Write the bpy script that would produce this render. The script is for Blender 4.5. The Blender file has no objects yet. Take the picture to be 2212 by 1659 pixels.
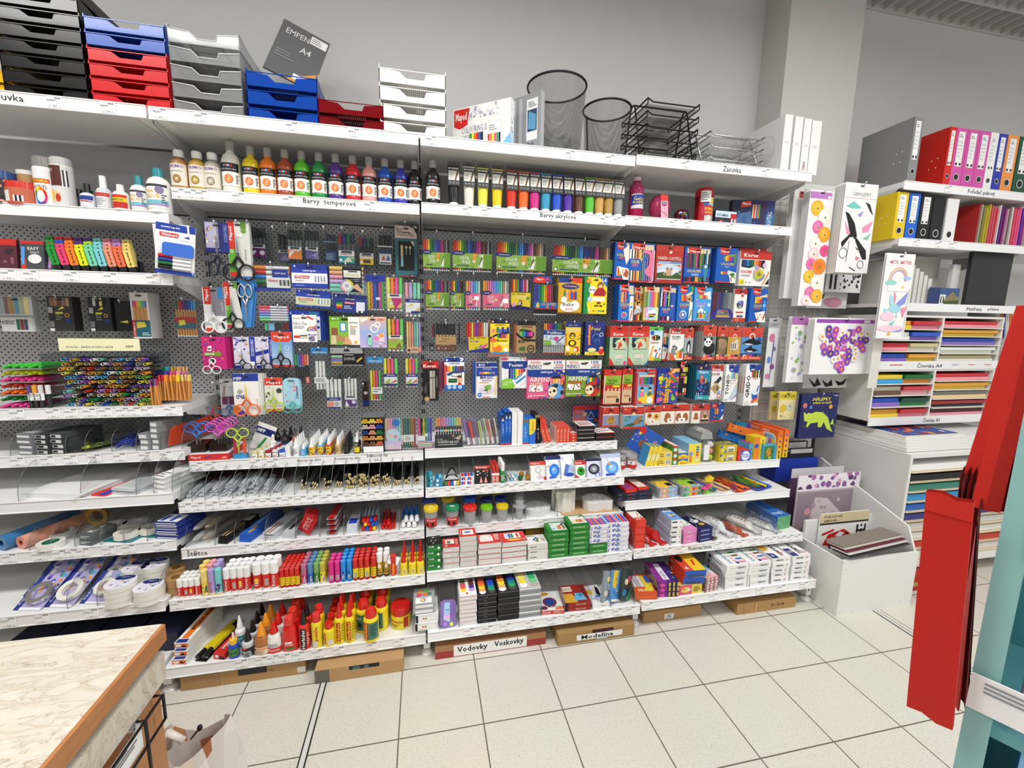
import bpy,math,random
import numpy as np
from mathutils import Matrix,Vector
R=random.Random(7)
SC=bpy.context.scene
COL=SC.collection
CP=np.array([0.00204,-2.34875,1.46866]);F=916.41
YAW,PITCH,ROLL=0.208017,0.149512,0.0164487
def _axes():
 sy,cy,sp,cp=math.sin(YAW),math.cos(YAW),math.sin(PITCH),math.cos(PITCH)
 f=np.array([sy*cp,cy*cp,-sp]);r=np.array([cy,-sy,0]);u=np.cross(r,f)
 c,s=math.cos(ROLL),math.sin(ROLL)
 return r*c+u*s,-r*s+u*c,f
RT,UP,FW=_axes()
def at(u,v,ax,val):
 """the point seen at pixel (u, v) that lies on the plane axis=val"""
 d=FW+RT*(u-1106)/F-UP*(v-829.5)/F
 return CP+(val-CP[ax])/d[ax]*d
def Xu(u,y,z):
 """X of the point at depth y and height z that is seen in pixel column u"""
 k=(u-1106)/F;a=RT*F/F-FW*k
 return CP[0]-(a[1]*(y-CP[1])+a[2]*(z-CP[2]))/a[0]
def pxm(y,z,x=0.5):
 return F/float(FW@(np.array([x,y,z])-CP))
cam=bpy.data.objects.new('camera',bpy.data.cameras.new('camera'));COL.objects.link(cam)
cam.matrix_world=Matrix(((RT[0],UP[0],-FW[0],CP[0]),(RT[1],UP[1],-FW[1],CP[1]),(RT[2],UP[2],-FW[2],CP[2]),(0,0,0,1)))
cam.data.sensor_width=36;cam.data.lens=F/2212*36;cam.data.clip_start=0.02
SC.camera=cam
PAL=dict(white='f4f4f2',offw='e9e7e0',cream='efe6d2',grey='9a9b9d',lgrey='c9cacc',dgrey='55575b',black='17181b',red='d6241f',dred='8f1416',crim='b5121b',orange='f27a1d',yellow='f7d51d',lemon='eef04a',gold='c79a3a',green='2f9e41',dgreen='14603a',lime='8fd32e',pgreen='9be3a8',mint='86dcc4',teal='1c8f9a',cyan='35b6e6',sky='7cc4f0',blue='1b5fc4',dblue='1c2c86',navy='1a2050',indigo='3a3aa6',purple='6d3aa0',violet='a07cd0',lilac='c7a6e0',magenta='d8297f',pink='f07fb4',lpink='f8bcd2',hot='ff3f8e',peach='f8b48a',salmon='f0846a',brown='7a4526',dbrown='4a2c1c',tan='d8b07a',wood='e0bd85',kraft='b48f63',kraftd='9c7a52',silver='b9bcc0',steel='8d9095',nor='ff9440',npk='ff5aa8',nye='f3f55a',ngr='6fe36a',clear='fdfefe',smoke='c9ced2',beige='ddd0b6',sand='cdb892',skin='e8b896',olive='8c8a3a')
_cc={}
def C(n):
 if n in _cc:return _cc[n]
 h=PAL.get(n,n)
 v=[int(h[i:i+2],16)/255 for i in(0,2,4)]
 _cc[n]=tuple((x/12.92 if x<=.04045 else((x+.055)/1.055)**2.4)for x in v)
 return _cc[n]
def nmat(name):
 m=bpy.data.materials.new(name);m.use_nodes=True
 nt=m.node_tree;nt.nodes.clear()
 o=nt.nodes.new('ShaderNodeOutputMaterial')
 return m,nt,o
def node(nt,t,**kw):
 n=nt.nodes.new(t)
 for k,v in kw.items():setattr(n,k,v)
 return n
def pbr(name,rough=.5,spec=.4,metal=0,coat=0,bump=0,bscale=300,sheen=0):
 m,nt,o=nmat(name)
 a=node(nt,'ShaderNodeAttribute',attribute_name='Col');b=node(nt,'ShaderNodeBsdfPrincipled')
 nt.links.new(a.outputs['Color'],b.inputs['Base Color'])
 b.inputs['Roughness'].default_value=rough;b.inputs['Specular IOR Level'].default_value=spec
 b.inputs['Metallic'].default_value=metal;b.inputs['Coat Weight'].default_value=coat;b.inputs['Sheen Weight'].default_value=sheen
 if bump:
  tc=node(nt,'ShaderNodeTexCoord');nz=node(nt,'ShaderNodeTexNoise');bp=node(nt,'ShaderNodeBump')
  nz.inputs['Scale'].default_value=bscale;bp.inputs['Strength'].default_value=bump;bp.inputs['Distance'].default_value=.002
  nt.links.new(tc.outputs['Object'],nz.inputs['Vector']);nt.links.new(nz.outputs['Fac'],bp.inputs['Height']);nt.links.new(bp.outputs['Normal'],b.inputs['Normal'])
 nt.links.new(b.outputs[0],o.inputs[0])
 return m
def clearmat(name,body=0.0,rough=.06,refl=.8):
 m,nt,o=nmat(name)
 a=node(nt,'ShaderNodeAttribute',attribute_name='Col')
 t=node(nt,'ShaderNodeBsdfTransparent');g=node(nt,'ShaderNodeBsdfGlossy');d=node(nt,'ShaderNodeBsdfDiffuse')
 fr=node(nt,'ShaderNodeFresnel');fr.inputs[0].default_value=1.45
 mu=node(nt,'ShaderNodeMath',operation='MULTIPLY');mu.inputs[1].default_value=refl
 m1=node(nt,'ShaderNodeMixShader');m2=node(nt,'ShaderNodeMixShader')
 g.inputs['Roughness'].default_value=rough;m1.inputs[0].default_value=body
 nt.links.new(a.outputs['Color'],t.inputs['Color']);nt.links.new(a.outputs['Color'],d.inputs['Color'])
 nt.links.new(t.outputs[0],m1.inputs[1]);nt.links.new(d.outputs[0],m1.inputs[2])
 nt.links.new(fr.outputs[0],mu.inputs[0]);nt.links.new(mu.outputs[0],m2.inputs[0])
 nt.links.new(m1.outputs[0],m2.inputs[1]);nt.links.new(g.outputs[0],m2.inputs[2]);nt.links.new(m2.outputs[0],o.inputs[0])
 return m
def meshmat():
 m,nt,o=nmat('expanded_wire_mesh')
 tc=node(nt,'ShaderNodeTexCoord');sp=node(nt,'ShaderNodeSeparateXYZ');nt.links.new(tc.outputs['Object'],sp.inputs[0])
 def M(op,a,b=None):
  n=node(nt,'ShaderNodeMath',operation=op)
  for i,x in enumerate((a,b)):
   if x is None:continue
   if isinstance(x,(int,float)):n.inputs[i].default_value=x
   else:nt.links.new(x,n.inputs[i])
  return n.outputs[0]
 an=M('ARCTAN2',sp.outputs[1],sp.outputs[0]);an=M('MULTIPLY',an,50.0);z=M('MULTIPLY',sp.outputs[2],330.0)
 s1=M('ABSOLUTE',M('SINE',M('ADD',an,z)));s2=M('ABSOLUTE',M('SINE',M('SUBTRACT',an,z)))
 k=M('LESS_THAN',M('MINIMUM',s1,s2),.30)
 t=node(nt,'ShaderNodeBsdfTransparent');b=node(nt,'ShaderNodeBsdfPrincipled');mx=node(nt,'ShaderNodeMixShader')
 b.inputs['Base Color'].default_value=(.02,.02,.022,1);b.inputs['Roughness'].default_value=.4
 nt.links.new(k,mx.inputs[0]);nt.links.new(t.outputs[0],mx.inputs[1]);nt.links.new(b.outputs[0],mx.inputs[2]);nt.links.new(mx.outputs[0],o.inputs[0])
 return m
MAT=dict(P=pbr('printed_card',.45,.35),G=pbr('gloss_plastic',.22,.5,coat=.15),W=pbr('powder_coated_metal',.42,.4),K=pbr('rough_board',.85,.2,bump=.25,bscale=160),C=pbr('bright_metal',.22,.5,metal=1),F=pbr('woven_fabric',.9,.1,bump=.5,bscale=900,sheen=.2),T=clearmat('clear_plastic',0.0,.06,.28),Q=clearmat('frosted_plastic',.36,.25,.4),S=clearmat('tinted_plastic',.5,.12,.9),V=clearmat('crystal_plastic',.13,.08,.7),M=meshmat())
MK=list(MAT)
_txt={}
def text_mesh(s,bold):
 k=(s,bold)
 if k in _txt:return _txt[k]
 cu=bpy.data.curves.new('lettering','FONT');cu.body=s;cu.resolution_u=1;cu.fill_mode='FRONT';cu.offset=.018 if bold else 0.0
 ob_=bpy.data.objects.new('lettering',cu);me=bpy.data.meshes.new_from_object(ob_)
 vs=[tuple(v.co[:2])for v in me.vertices];fs=[tuple(p.vertices)for p in me.polygons]
 bpy.data.objects.remove(ob_);bpy.data.curves.remove(cu);bpy.data.meshes.remove(me)
 if vs:
  xs=[v[0]for v in vs];ys=[v[1]for v in vs]
  x0,x1,y0,y1=min(xs),max(xs),min(ys),max(ys)
 else:x0,x1,y0,y1=0,1,0,1
 _txt[k]=(vs,fs,(x0,x1,y0,y1));return _txt[k]
class MB:
 def __init__(s):s.v,s.f,s.c,s.m,s.sm=[],[],[],[],[];s.T=None
 def add(s,vs,fs,col,mat='P',smooth=False,percorner=None):
  b=len(s.v)
  if s.T is not None:vs=[tuple(s.T@Vector(v))for v in vs]
  s.v+=vs;mi=MK.index(mat)
  c=None if percorner else(C(col)if isinstance(col,str)else col)
  for i,f in enumerate(fs):
   s.f.append([b+j for j in f]);s.m.append(mi);s.sm.append(smooth)
   s.c.append([percorner[j]for j in f]if percorner else(c[i]if isinstance(c,list)else c))
  return s
 def box(s,x0,x1,y0,y1,z0,z1,col,mat='P',cols=None):
  vs=[(x0,y0,z0),(x1,y0,z0),(x1,y1,z0),(x0,y1,z0),(x0,y0,z1),(x1,y0,z1),(x1,y1,z1),(x0,y1,z1)]
  fs=[(0,1,5,4),(2,3,7,6),(4,5,6,7),(3,2,1,0),(3,0,4,7),(1,2,6,5)]
  if cols:col=[C(cols.get(k,col))for k in 'fbtdlr']
  return s.add(vs,fs,col,mat)
 def rbox(s,x0,x1,y0,y1,z0,z1,col,mat='P',r=.004,ax='y',n=3):
  """box with rounded edges along one axis"""
  return s.prism(rrect(*{'y':(x0,x1,z0,z1),'z':(x0,x1,y0,y1),'x':(y0,y1,z0,z1)}[ax],r,n),*{'y':(y0,y1),'z':(z0,z1),'x':(x0,x1)}[ax],col,mat,ax)
 def prism(s,poly,a,b,col,mat='P',ax='y',cap=True,smooth=False):
  n=len(poly)
  pt={'y':lambda p,t:(p[0],t,p[1]),'z':lambda p,t:(p[0],p[1],t),'x':lambda p,t:(t,p[0],p[1])}[ax]
  vs=[pt(p,a)for p in poly]+[pt(p,b)for p in poly]
  fs=[(i,(i+1)%n,n+(i+1)%n,n+i)for i in range(n)]
  if cap:fs+=[tuple(range(n))[::-1],tuple(range(n,2*n))]
  return s.add(vs,fs,col,mat,smooth)
 def lathe(s,prof,col,mat='G',n=16,x=0,y=0,z=0,sx=1,sy=1,smooth=True,ax='z'):
  """prof: (r, z[, colour[, mat]]) rings from the bottom up; a colour holds from its ring to the next"""
  cc,mm=col,mat
  for i in range(len(prof)-1):
   p,q=prof[i],prof[i+1]
   if len(p)>2 and p[2]:cc=p[2]
   if len(p)>3:mm=p[3]
   ring=lambda r,h:[((x+r*sx*math.cos(2*math.pi*k/n),y+r*sy*math.sin(2*math.pi*k/n),z+h)if ax=='z' else(x+r*sx*math.cos(2*math.pi*k/n),y+h,z-r*sy*math.sin(2*math.pi*k/n))if ax=='y' else(x+h,y+r*sx*math.cos(2*math.pi*k/n),z+r*sy*math.sin(2*math.pi*k/n)))for k in range(n)]
   if p[0]<1e-6 and q[0]<1e-6:continue
   if p[0]<1e-6:s.add([ring(0,p[1])[0]]+ring(q[0],q[1]),[(0,1+(k+1)%n,1+k)for k in range(n)],cc,mm,smooth)
   elif q[0]<1e-6:s.add(ring(p[0],p[1])+[ring(0,q[1])[0]],[(k,(k+1)%n,n)for k in range(n)],cc,mm,smooth)
   else:s.add(ring(p[0],p[1])+ring(q[0],q[1]),[(k,(k+1)%n,n+(k+1)%n,n+k)for k in range(n)],cc,mm,smooth)
  return s
 def tube(s,pts,r,col,mat='C',n=6,closed=False):
  P=[Vector(p)for p in pts];m=len(P);vs=[];nrm=None
  for i,p in enumerate(P):
   if closed:t=(P[(i+1)%m]-P[i-1])
   else:t=P[min(i+1,m-1)]-P[max(i-1,0)]
   t.normalize()
   if nrm is None:nrm=t.cross(Vector((0,0,1))if abs(t.z)<.9 else Vector((1,0,0)))
   nrm=nrm-t*nrm.dot(t)
   if nrm.length<1e-6:nrm=t.orthogonal()
   nrm.normalize();b=t.cross(nrm)
   rr=r[i]if isinstance(r,(list,tuple))else r
   for k in range(n):
    a=2*math.pi*k/n;vs.append(tuple(p+nrm*rr*math.cos(a)+b*rr*math.sin(a)))
  fs=[]
  for i in range(m if closed else m-1):
   j=(i+1)%m
   fs+=[(i*n+k,i*n+(k+1)%n,j*n+(k+1)%n,j*n+k)for k in range(n)]
  if not closed:fs+=[tuple(range(n))[::-1],tuple(range((m-1)*n,m*n))]
  return s.add(vs,fs,col,mat,True)
 def ball(s,x,y,z,rx,ry,rz,col,mat='G',n=12,m=7):
  return s.lathe([(math.sin(math.pi*i/m),-math.cos(math.pi*i/m)*rz)for i in range(m+1)],col,mat,n,x,y,z,rx,ry)
 def obj(s,name,parent=None,loc=(0,0,0),rot=(0,0,0)):
  me=bpy.data.meshes.new(name);me.from_pydata(s.v,[],s.f)
  used=sorted(set(s.m));mp={k:i for i,k in enumerate(used)}
  for k in used:me.materials.append(MAT[MK[k]])
  me.polygons.foreach_set('material_index',[mp[k]for k in s.m]);me.polygons.foreach_set('use_smooth',s.sm)
  at_=me.attributes.new('Col','FLOAT_COLOR','CORNER');buf=[]
  for f,c in zip(s.f,s.c):
   for k in range(len(f)):
    cc=c[k]if isinstance(c,list)else c
    buf+=(cc[0],cc[1],cc[2],1.0)
  at_.data.foreach_set('color',buf);me.update()
  return link(bpy.data.objects.new(name,me),parent,loc,rot)
def link(o,parent=None,loc=(0,0,0),rot=(0,0,0)):
 COL.objects.link(o);o.parent=parent;o.location=loc;o.rotation_euler=rot
 return o
def empty(name,loc=(0,0,0),rot=(0,0,0)):return link(bpy.data.objects.new(name,None),None,loc,rot)
def tag(o,label,cat,group=None,kind=None):
 o['label']=label;o['category']=cat
 if group:o['group']=group
 if kind:o['kind']=kind
 return o
def dup(o,loc=None,rot=None,label=None,group=None,parent=None):
 c=o.copy();COL.objects.link(c);c.parent=parent
 for ch in o.children:dup(ch,parent=c)
 if loc is not None:c.location=loc
 if rot is not None:c.rotation_euler=rot
 if label:c['label']=label
 if group:c['group']=group
 return c
def struct(name,mb):
 o=mb.obj(name);o['kind']='structure';return o
def rrect(x0,x1,y0,y1,r,n=3):
 P=[]
 for cx,cy,a0 in((x1-r,y0+r,-90),(x1-r,y1-r,0),(x0+r,y1-r,90),(x0+r,y0+r,180)):
  for k in range(n+1):
   a=math.radians(a0+90*k/n);P.append((cx+r*math.cos(a),cy+r*math.sin(a)))
 return P
class Face:
 """a flat printed face: origin, unit axes ux, uy, outward normal n and its size"""
 def __init__(s,o,ux,uy,w,h):s.o,s.ux,s.uy,s.w,s.h=Vector(o),Vector(ux),Vector(uy),w,h;s.n=s.ux.cross(s.uy);s.k=1;s.clip=True
 def pt(s,a,b,e=None):
  return tuple(s.o+s.ux*(a*s.w)+s.uy*(b*s.h)+s.n*(.0003*min(s.k,6)+.00003*max(0,s.k-6)))
def front_face(w,h,y=0):return Face((-w/2,y,0),(1,0,0),(0,0,1),w,h)
def top_face(w,d,z):return Face((-w/2,0,z),(1,0,0),(0,1,0),w,d)
def left_face(w,d,h):return Face((-w/2,d,0),(0,-1,0),(0,0,1),d,h)
def right_face(w,d,h):return Face((w/2,0,0),(0,1,0),(0,0,1),d,h)
def art(mb,fc,spec,mat='P',new=None):
 """draw SPEC on FC; '> name' moves on to a child mesh made by NEW(name)"""
 rnd=random.Random(hash(spec)%1000 if False else sum(map(ord,spec))%997)
 lo=(0,1)if fc.clip else(-9,9)
 for cmd in spec.split(';'):
  a=cmd.split()
  if not a:continue
  k=a[0];fc.k+=1
  if k=='>':
   mb=new(a[1]);continue
  N=lambda i:float(a[i])
  poly=lambda pts,col:mb.add([fc.pt(min(max(p[0],lo[0]),lo[1]),min(max(p[1],lo[0]),lo[1]))for p in pts],[tuple(range(len(pts)))],col,mat)
  rect=lambda x0,y0,x1,y1,col:poly([(x0,y0),(x1,y0),(x1,y1),(x0,y1)],col)
  if k=='r':rect(N(1),N(2),N(3),N(4),a[5])
  elif k in 'ec':
   rx=N(3);ry=N(4)if k=='e' else N(3)*fc.w/fc.h
   poly([(N(1)+rx*math.cos(t*math.pi/8),N(2)+ry*math.sin(t*math.pi/8))for t in range(16)],a[5 if k=='e' else 4])
  elif k=='q':
   r,w=N(3),N(4);q=fc.w/fc.h;n=16;cs=a[5].split(',')
   for t in range(n):
    ps=[(N(1)+rr*math.cos(u*2*math.pi/n),N(2)+q*rr*math.sin(u*2*math.pi/n))for rr,u in((r,t),(r,t+1),(r-w,t+1),(r-w,t))]
    poly(ps[::-1]if False else[ps[3],ps[0],ps[1],ps[2]],cs[t*len(cs)//n])
  elif k=='p':v=list(map(float,a[2:]));poly(list(zip(v[::2],v[1::2])),a[1])
  elif k=='v':
   cs=a[5].split(',');w=(N(3)-N(1))/len(cs)
   for i,c_ in enumerate(cs):rect(N(1)+i*w+w*.06,N(2),N(1)+(i+1)*w-w*.06,N(4),c_)
  elif k=='h':
   cs=a[5].split(',');w=(N(4)-N(2))/len(cs)
   for i,c_ in enumerate(cs):rect(N(1),N(2)+i*w+w*.08,N(3),N(2)+(i+1)*w-w*.08,c_)
  elif k in 'gG':
   cs=[C(c_)for c_ in a[5].split(',')];n=len(cs)-1
   for i in range(n):
    t0,t1=i/n,(i+1)/n
    if k=='g':ps=[(N(1)+(N(3)-N(1))*t0,N(2)),(N(1)+(N(3)-N(1))*t1,N(2)),(N(1)+(N(3)-N(1))*t1,N(4)),(N(1)+(N(3)-N(1))*t0,N(4))];pc=[cs[i],cs[i+1],cs[i+1],cs[i]]
    else:ps=[(N(1),N(2)+(N(4)-N(2))*t0),(N(3),N(2)+(N(4)-N(2))*t0),(N(3),N(2)+(N(4)-N(2))*t1),(N(1),N(2)+(N(4)-N(2))*t1)];pc=[cs[i],cs[i],cs[i+1],cs[i+1]]
    mb.add([fc.pt(*p)for p in ps],[(0,1,2,3)],None,mat,percorner=pc)
  elif k in 'tT':
   vs,fs,(x0,x1,y0,y1)=text_mesh(a[5].replace('_',' ').replace('~',';'),len(a)>7)
   X0,Y0,X1,Y1=N(1),N(2),N(3),N(4)
   if k=='t':f=lambda x,y:(X0+(x-x0)/(x1-x0)*(X1-X0),Y0+(y-y0)/(y1-y0)*(Y1-Y0))
   else:f=lambda x,y:(X1-(y-y0)/(y1-y0)*(X1-X0),Y0+(x-x0)/(x1-x0)*(Y1-Y0))
   mb.add([fc.pt(*f(*p))for p in vs],fs,a[6],mat)
  elif k=='l':
   n=int(a[5]);hh=(N(4)-N(2))/n
   for i in range(n):rect(N(1),N(2)+hh*(i+.3),N(1)+(N(3)-N(1))*(rnd.uniform(.55,1)),N(2)+hh*(i+.75),a[6])
  elif k=='d':
   cs=a[6].split(',');q=fc.w/fc.h
   for i in range(int(a[5])):
    cx,cy=rnd.uniform(N(1),N(3)),rnd.uniform(N(2),N(4));r=rnd.uniform(.4,1)*(float(a[7])if len(a)>7 else .06);t0=rnd.random()*6;n=rnd.choice((4,5,8));fc.k+=.1
    poly([(min(max(cx+r*math.cos(t0+t*2*math.pi/n),N(1)),N(3)),min(max(cy+q*r*math.sin(t0+t*2*math.pi/n),N(2)),N(4)))for t in range(n)],rnd.choice(cs))
 return mb
RAIN='red,orange,yellow,green,dgreen,blue,dblue,purple,magenta,brown,grey,black'
PENC='cream,yellow,orange,red,magenta,purple,dblue,blue,cyan,green,dgreen,brown'
PAST='yellow,peach,pink,lilac,violet,sky,cyan,mint,pgreen,tan,lgrey,grey'
NEON='nye,nor,npk,ngr'
def tile_material():
 m,nt,o=nmat('speckled_floor_tile')
 tc=node(nt,'ShaderNodeTexCoord');sp=node(nt,'ShaderNodeSeparateXYZ');nt.links.new(tc.outputs['Object'],sp.inputs[0])
 def M(op,a,b=0.0):
  n=node(nt,'ShaderNodeMath',operation=op)
  for i,x in enumerate((a,b)):
   if isinstance(x,(int,float)):n.inputs[i].default_value=x
   else:nt.links.new(x,n.inputs[i])
  return n.outputs[0]
 S_=.30373
 def grid(c,off):
  t=M('FRACT',M('DIVIDE',M('ADD',c,off),S_));return M('GREATER_THAN',M('ABSOLUTE',M('SUBTRACT',t,.5)),.4925)
 g=M('MAXIMUM',grid(sp.outputs[0],10*S_+.1027),grid(sp.outputs[1],30*S_+.702))
 nz=node(nt,'ShaderNodeTexNoise');nz.inputs['Scale'].default_value=260;nz.inputs['Detail'].default_value=3
 nt.links.new(tc.outputs['Object'],nz.inputs['Vector'])
 cr=node(nt,'ShaderNodeValToRGB');e=cr.color_ramp.elements
 e[0].position=.30;e[0].color=(.36,.32,.26,1);e[1].position=.42;e[1].color=(*C('dcd7cb'),1)
 nt.links.new(nz.outputs['Fac'],cr.inputs[0])
 n2=node(nt,'ShaderNodeTexNoise');n2.inputs['Scale'].default_value=1.7;nt.links.new(tc.outputs['Object'],n2.inputs['Vector'])
 hs=node(nt,'ShaderNodeMix',data_type='RGBA',blend_type='MULTIPLY');hs.inputs[0].default_value=.12
 nt.links.new(cr.outputs[0],hs.inputs[6]);nt.links.new(n2.outputs['Color'],hs.inputs[7])
 mx=node(nt,'ShaderNodeMix',data_type='RGBA');nt.links.new(g,mx.inputs[0]);nt.links.new(hs.outputs[2],mx.inputs[6]);mx.inputs[7].default_value=(*C('6b6157'),1)
 b=node(nt,'ShaderNodeBsdfPrincipled');b.inputs['Roughness'].default_value=.5;b.inputs['Specular IOR Level'].default_value=.3
 nt.links.new(mx.outputs[2],b.inputs['Base Color']);nt.links.new(b.outputs[0],o.inputs[0]);return m
def peg_material():
 m,nt,o=nmat('perforated_steel')
 tc=node(nt,'ShaderNodeTexCoord');sp=node(nt,'ShaderNodeSeparateXYZ');nt.links.new(tc.outputs['Object'],sp.inputs[0])
 def M(op,a,b=0.0):
  n=node(nt,'ShaderNodeMath',operation=op)
  for i,x in enumerate((a,b)):
   if isinstance(x,(int,float)):n.inputs[i].default_value=x
   else:nt.links.new(x,n.inputs[i])
  return n.outputs[0]
 def dots(off):
  ax=M('SUBTRACT',M('FRACT',M('DIVIDE',M('ADD',sp.outputs[0],10+off),.025)),.5);az=M('SUBTRACT',M('FRACT',M('DIVIDE',M('ADD',sp.outputs[2],10+off),.025)),.5)
  return M('LESS_THAN',M('ADD',M('MULTIPLY',ax,ax),M('MULTIPLY',az,az)),.02)
 k=M('MAXIMUM',dots(0),dots(.0125))
 mx=node(nt,'ShaderNodeMix',data_type='RGBA');nt.links.new(k,mx.inputs[0]);mx.inputs[6].default_value=(*C('b6b6b8'),1);mx.inputs[7].default_value=(.012,.012,.014,1)
 b=node(nt,'ShaderNodeBsdfPrincipled');b.inputs['Roughness'].default_value=.5
 nt.links.new(mx.outputs[2],b.inputs['Base Color']);nt.links.new(b.outputs[0],o.inputs[0]);return m
def marble_material():
 m,nt,o=nmat('marbled_laminate')
 tc=node(nt,'ShaderNodeTexCoord');mp=node(nt,'ShaderNodeMapping');mp.inputs['Rotation'].default_value=(0,0,.5);mp.inputs['Scale'].default_value=(1.5,6,3)
 nt.links.new(tc.outputs['Object'],mp.inputs[0])
 nz=node(nt,'ShaderNodeTexNoise');nz.inputs['Scale'].default_value=5;nz.inputs['Detail'].default_value=8;nz.inputs['Distortion'].default_value=1.6;nt.links.new(mp.outputs[0],nz.inputs[0])
 cr=node(nt,'ShaderNodeValToRGB');e=cr.color_ramp.elements
 e[0].position=.42;e[0].color=(*C('d0c8b9'),1);e[1].position=.58;e[1].color=(*C('d3cdbf'),1)
 for p_,c_ in((.485,'cec6b6'),(.5,'b09c8a'),(.512,'d0c6b4'),(.46,'c6b8a4')):
  x=cr.color_ramp.elements.new(p_);x.color=(*C(c_),1)
 nt.links.new(nz.outputs['Fac'],cr.inputs[0])
 b=node(nt,'ShaderNodeBsdfPrincipled');b.inputs['Roughness'].default_value=.45
 nt.links.new(cr.outputs[0],b.inputs['Base Color']);nt.links.new(b.outputs[0],o.inputs[0]);return m
def wood_material():
 m,nt,o=nmat('beech_edge')
 tc=node(nt,'ShaderNodeTexCoord');mp=node(nt,'ShaderNodeMapping');mp.inputs['Scale'].default_value=(3,3,40);nt.links.new(tc.outputs['Object'],mp.inputs[0])
 nz=node(nt,'ShaderNodeTexNoise');nz.inputs['Scale'].default_value=6;nz.inputs['Detail'].default_value=5;nt.links.new(mp.outputs[0],nz.inputs[0])
 cr=node(nt,'ShaderNodeValToRGB');e=cr.color_ramp.elements;e[0].position=.3;e[0].color=(*C('a56a3a'),1);e[1].position=.7;e[1].color=(*C('bd7f49'),1)
 nt.links.new(nz.outputs['Fac'],cr.inputs[0])
 b=node(nt,'ShaderNodeBsdfPrincipled');b.inputs['Roughness'].default_value=.4
 nt.links.new(cr.outputs[0],b.inputs['Base Color']);nt.links.new(b.outputs[0],o.inputs[0]);return m
MAT.update(tile=tile_material(),peg=peg_material(),marble=marble_material(),beech=wood_material(),wall=pbr('wall_paint',.8,.15,bump=.08,bscale=220));MK[:]=list(MAT)
CEIL=3.43
WC='d6d5d2'
struct('floor',MB().box(-4.2,5.6,-6.0,.25,-.1,0,'white','tile'))
struct('wall_back',MB().box(-4.2,5.6,.12,.3,0,3.9,WC,'wall'))
struct('wall_left',MB().box(-4.35,-4.2,-6,.25,0,3.9,WC,'wall'))
struct('pillar',MB().box(2.031,2.53,-.075,.12,0,3.9,'d2d0cb','wall'))
struct('ceiling',MB().box(-4.2,5.6,-6,.25,3.62,3.7,'b9b7b2','wall'))
g=MB()
for i in range(34):
 y=.11-i*.18
 g.box(-4.19,5.59,y-.004,y+.004,CEIL,CEIL+.05,'c9c7c2','W')
for i in range(110):
 x=-4.15+i*.09
 g.box(x-.002,x+.002,-5.99,.11,CEIL+.004,CEIL+.046,'c9c7c2','W')
struct('ceiling_grid',g)
g=MB()
for i,(x,y0,y1)in enumerate(((-.413,-5.9,-.58),(2.29,-5.9,-.2))):
 struct('trim_%d'%(i+1),MB().box(x-.008,x+.008,y0,y1,0,.002,'d4d3d0','W').box(x-.013,x-.008,y0,y1,0,.001,'2a2724','K').box(x+.008,x+.013,y0,y1,0,.001,'2a2724','K'))
def luminaire(x,y,sx,sy,power,n):
 t=MB().box(-sx/2,sx/2,-sy/2,sy/2,0,.06,'white','W').obj('ceiling_light',None,(x,y,3.37))
 tag(t,'white ceiling luminaire '+n,'light','ceiling luminaires above the aisle')
 l=bpy.data.lights.new('luminaire_lamp','AREA');l.shape='RECTANGLE';l.size=sx;l.size_y=sy;l.energy=power;l.spread=math.radians(175);l.color=(1,.995,.98)
 link(bpy.data.objects.new('luminaire_lamp',l),None,(x,y,3.36))
luminaire(-1.9,-1.75,1.5,.5,50,'over the left of the aisle before the shelving')
luminaire(.2,-1.75,1.5,.5,50,'over the middle of the aisle before the shelving')
luminaire(2.2,-2.0,1.5,.5,50,'over the right of the aisle before the shelving')
luminaire(-1.4,-4.3,1.5,.9,46,'behind the counter')
luminaire(1.6,-4.3,1.5,.9,46,'in the middle of the shop')
luminaire(4.1,-3.0,1.0,.9,38,'over the right part of the shop')
w=bpy.data.worlds.new('World');SC.world=w;w.use_nodes=True
w.node_tree.nodes['Background'].inputs[0].default_value=(1,1,1,1);w.node_tree.nodes['Background'].inputs[1].default_value=.75  # uniform white fill, added to flatten the light through the room's open front
SH=dict(A0=(-2,-1,.374,2.243),A1=(-2,-1,.291,1.881),A2=(-2,-1,.307,1.634),A3=(-2,-1,.332,1.089),A4=(-2,-1,.351,.900),A5=(-2,-1,.462,.751),A6=(-2,-1,.475,.554),A7=(-2,-1,.589,.362),A8=(-2,-1,.67,.13),B0=(-1,0,.374,2.241),B1=(-1,0,.268,1.984),B2=(-1,0,.338,.841),B3=(-1,0,.446,.701),B4=(-1,0,.462,.505),B5=(-1,0,.577,.350),B6=(-1,0,.655,.118),C0=(0,1,.371,2.243),C1=(0,1,.300,1.986),C2=(0,1,.347,.852),C3=(0,1,.447,.696),C4=(0,1,.455,.505),C5=(0,1,.572,.354),C6=(0,1,.678,.142),D0=(1,2,.371,2.251),D1=(1,2,.284,1.997),D2=(1,2,.374,.706),D3=(1,2,.463,.562),D4=(1,2,.575,.361),D5=(1,2,.680,.155),E0=(2.6,3.6,.37,2.262),E1=(2.62,3.6,.37,1.962),F0=(3.61,4.6,.37,2.262),F1=(3.61,4.6,.37,1.962),F2=(3.61,4.6,.37,1.41),F3=(3.58,4.6,.37,1.17),F4=(3.58,4.6,.37,.906))
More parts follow.
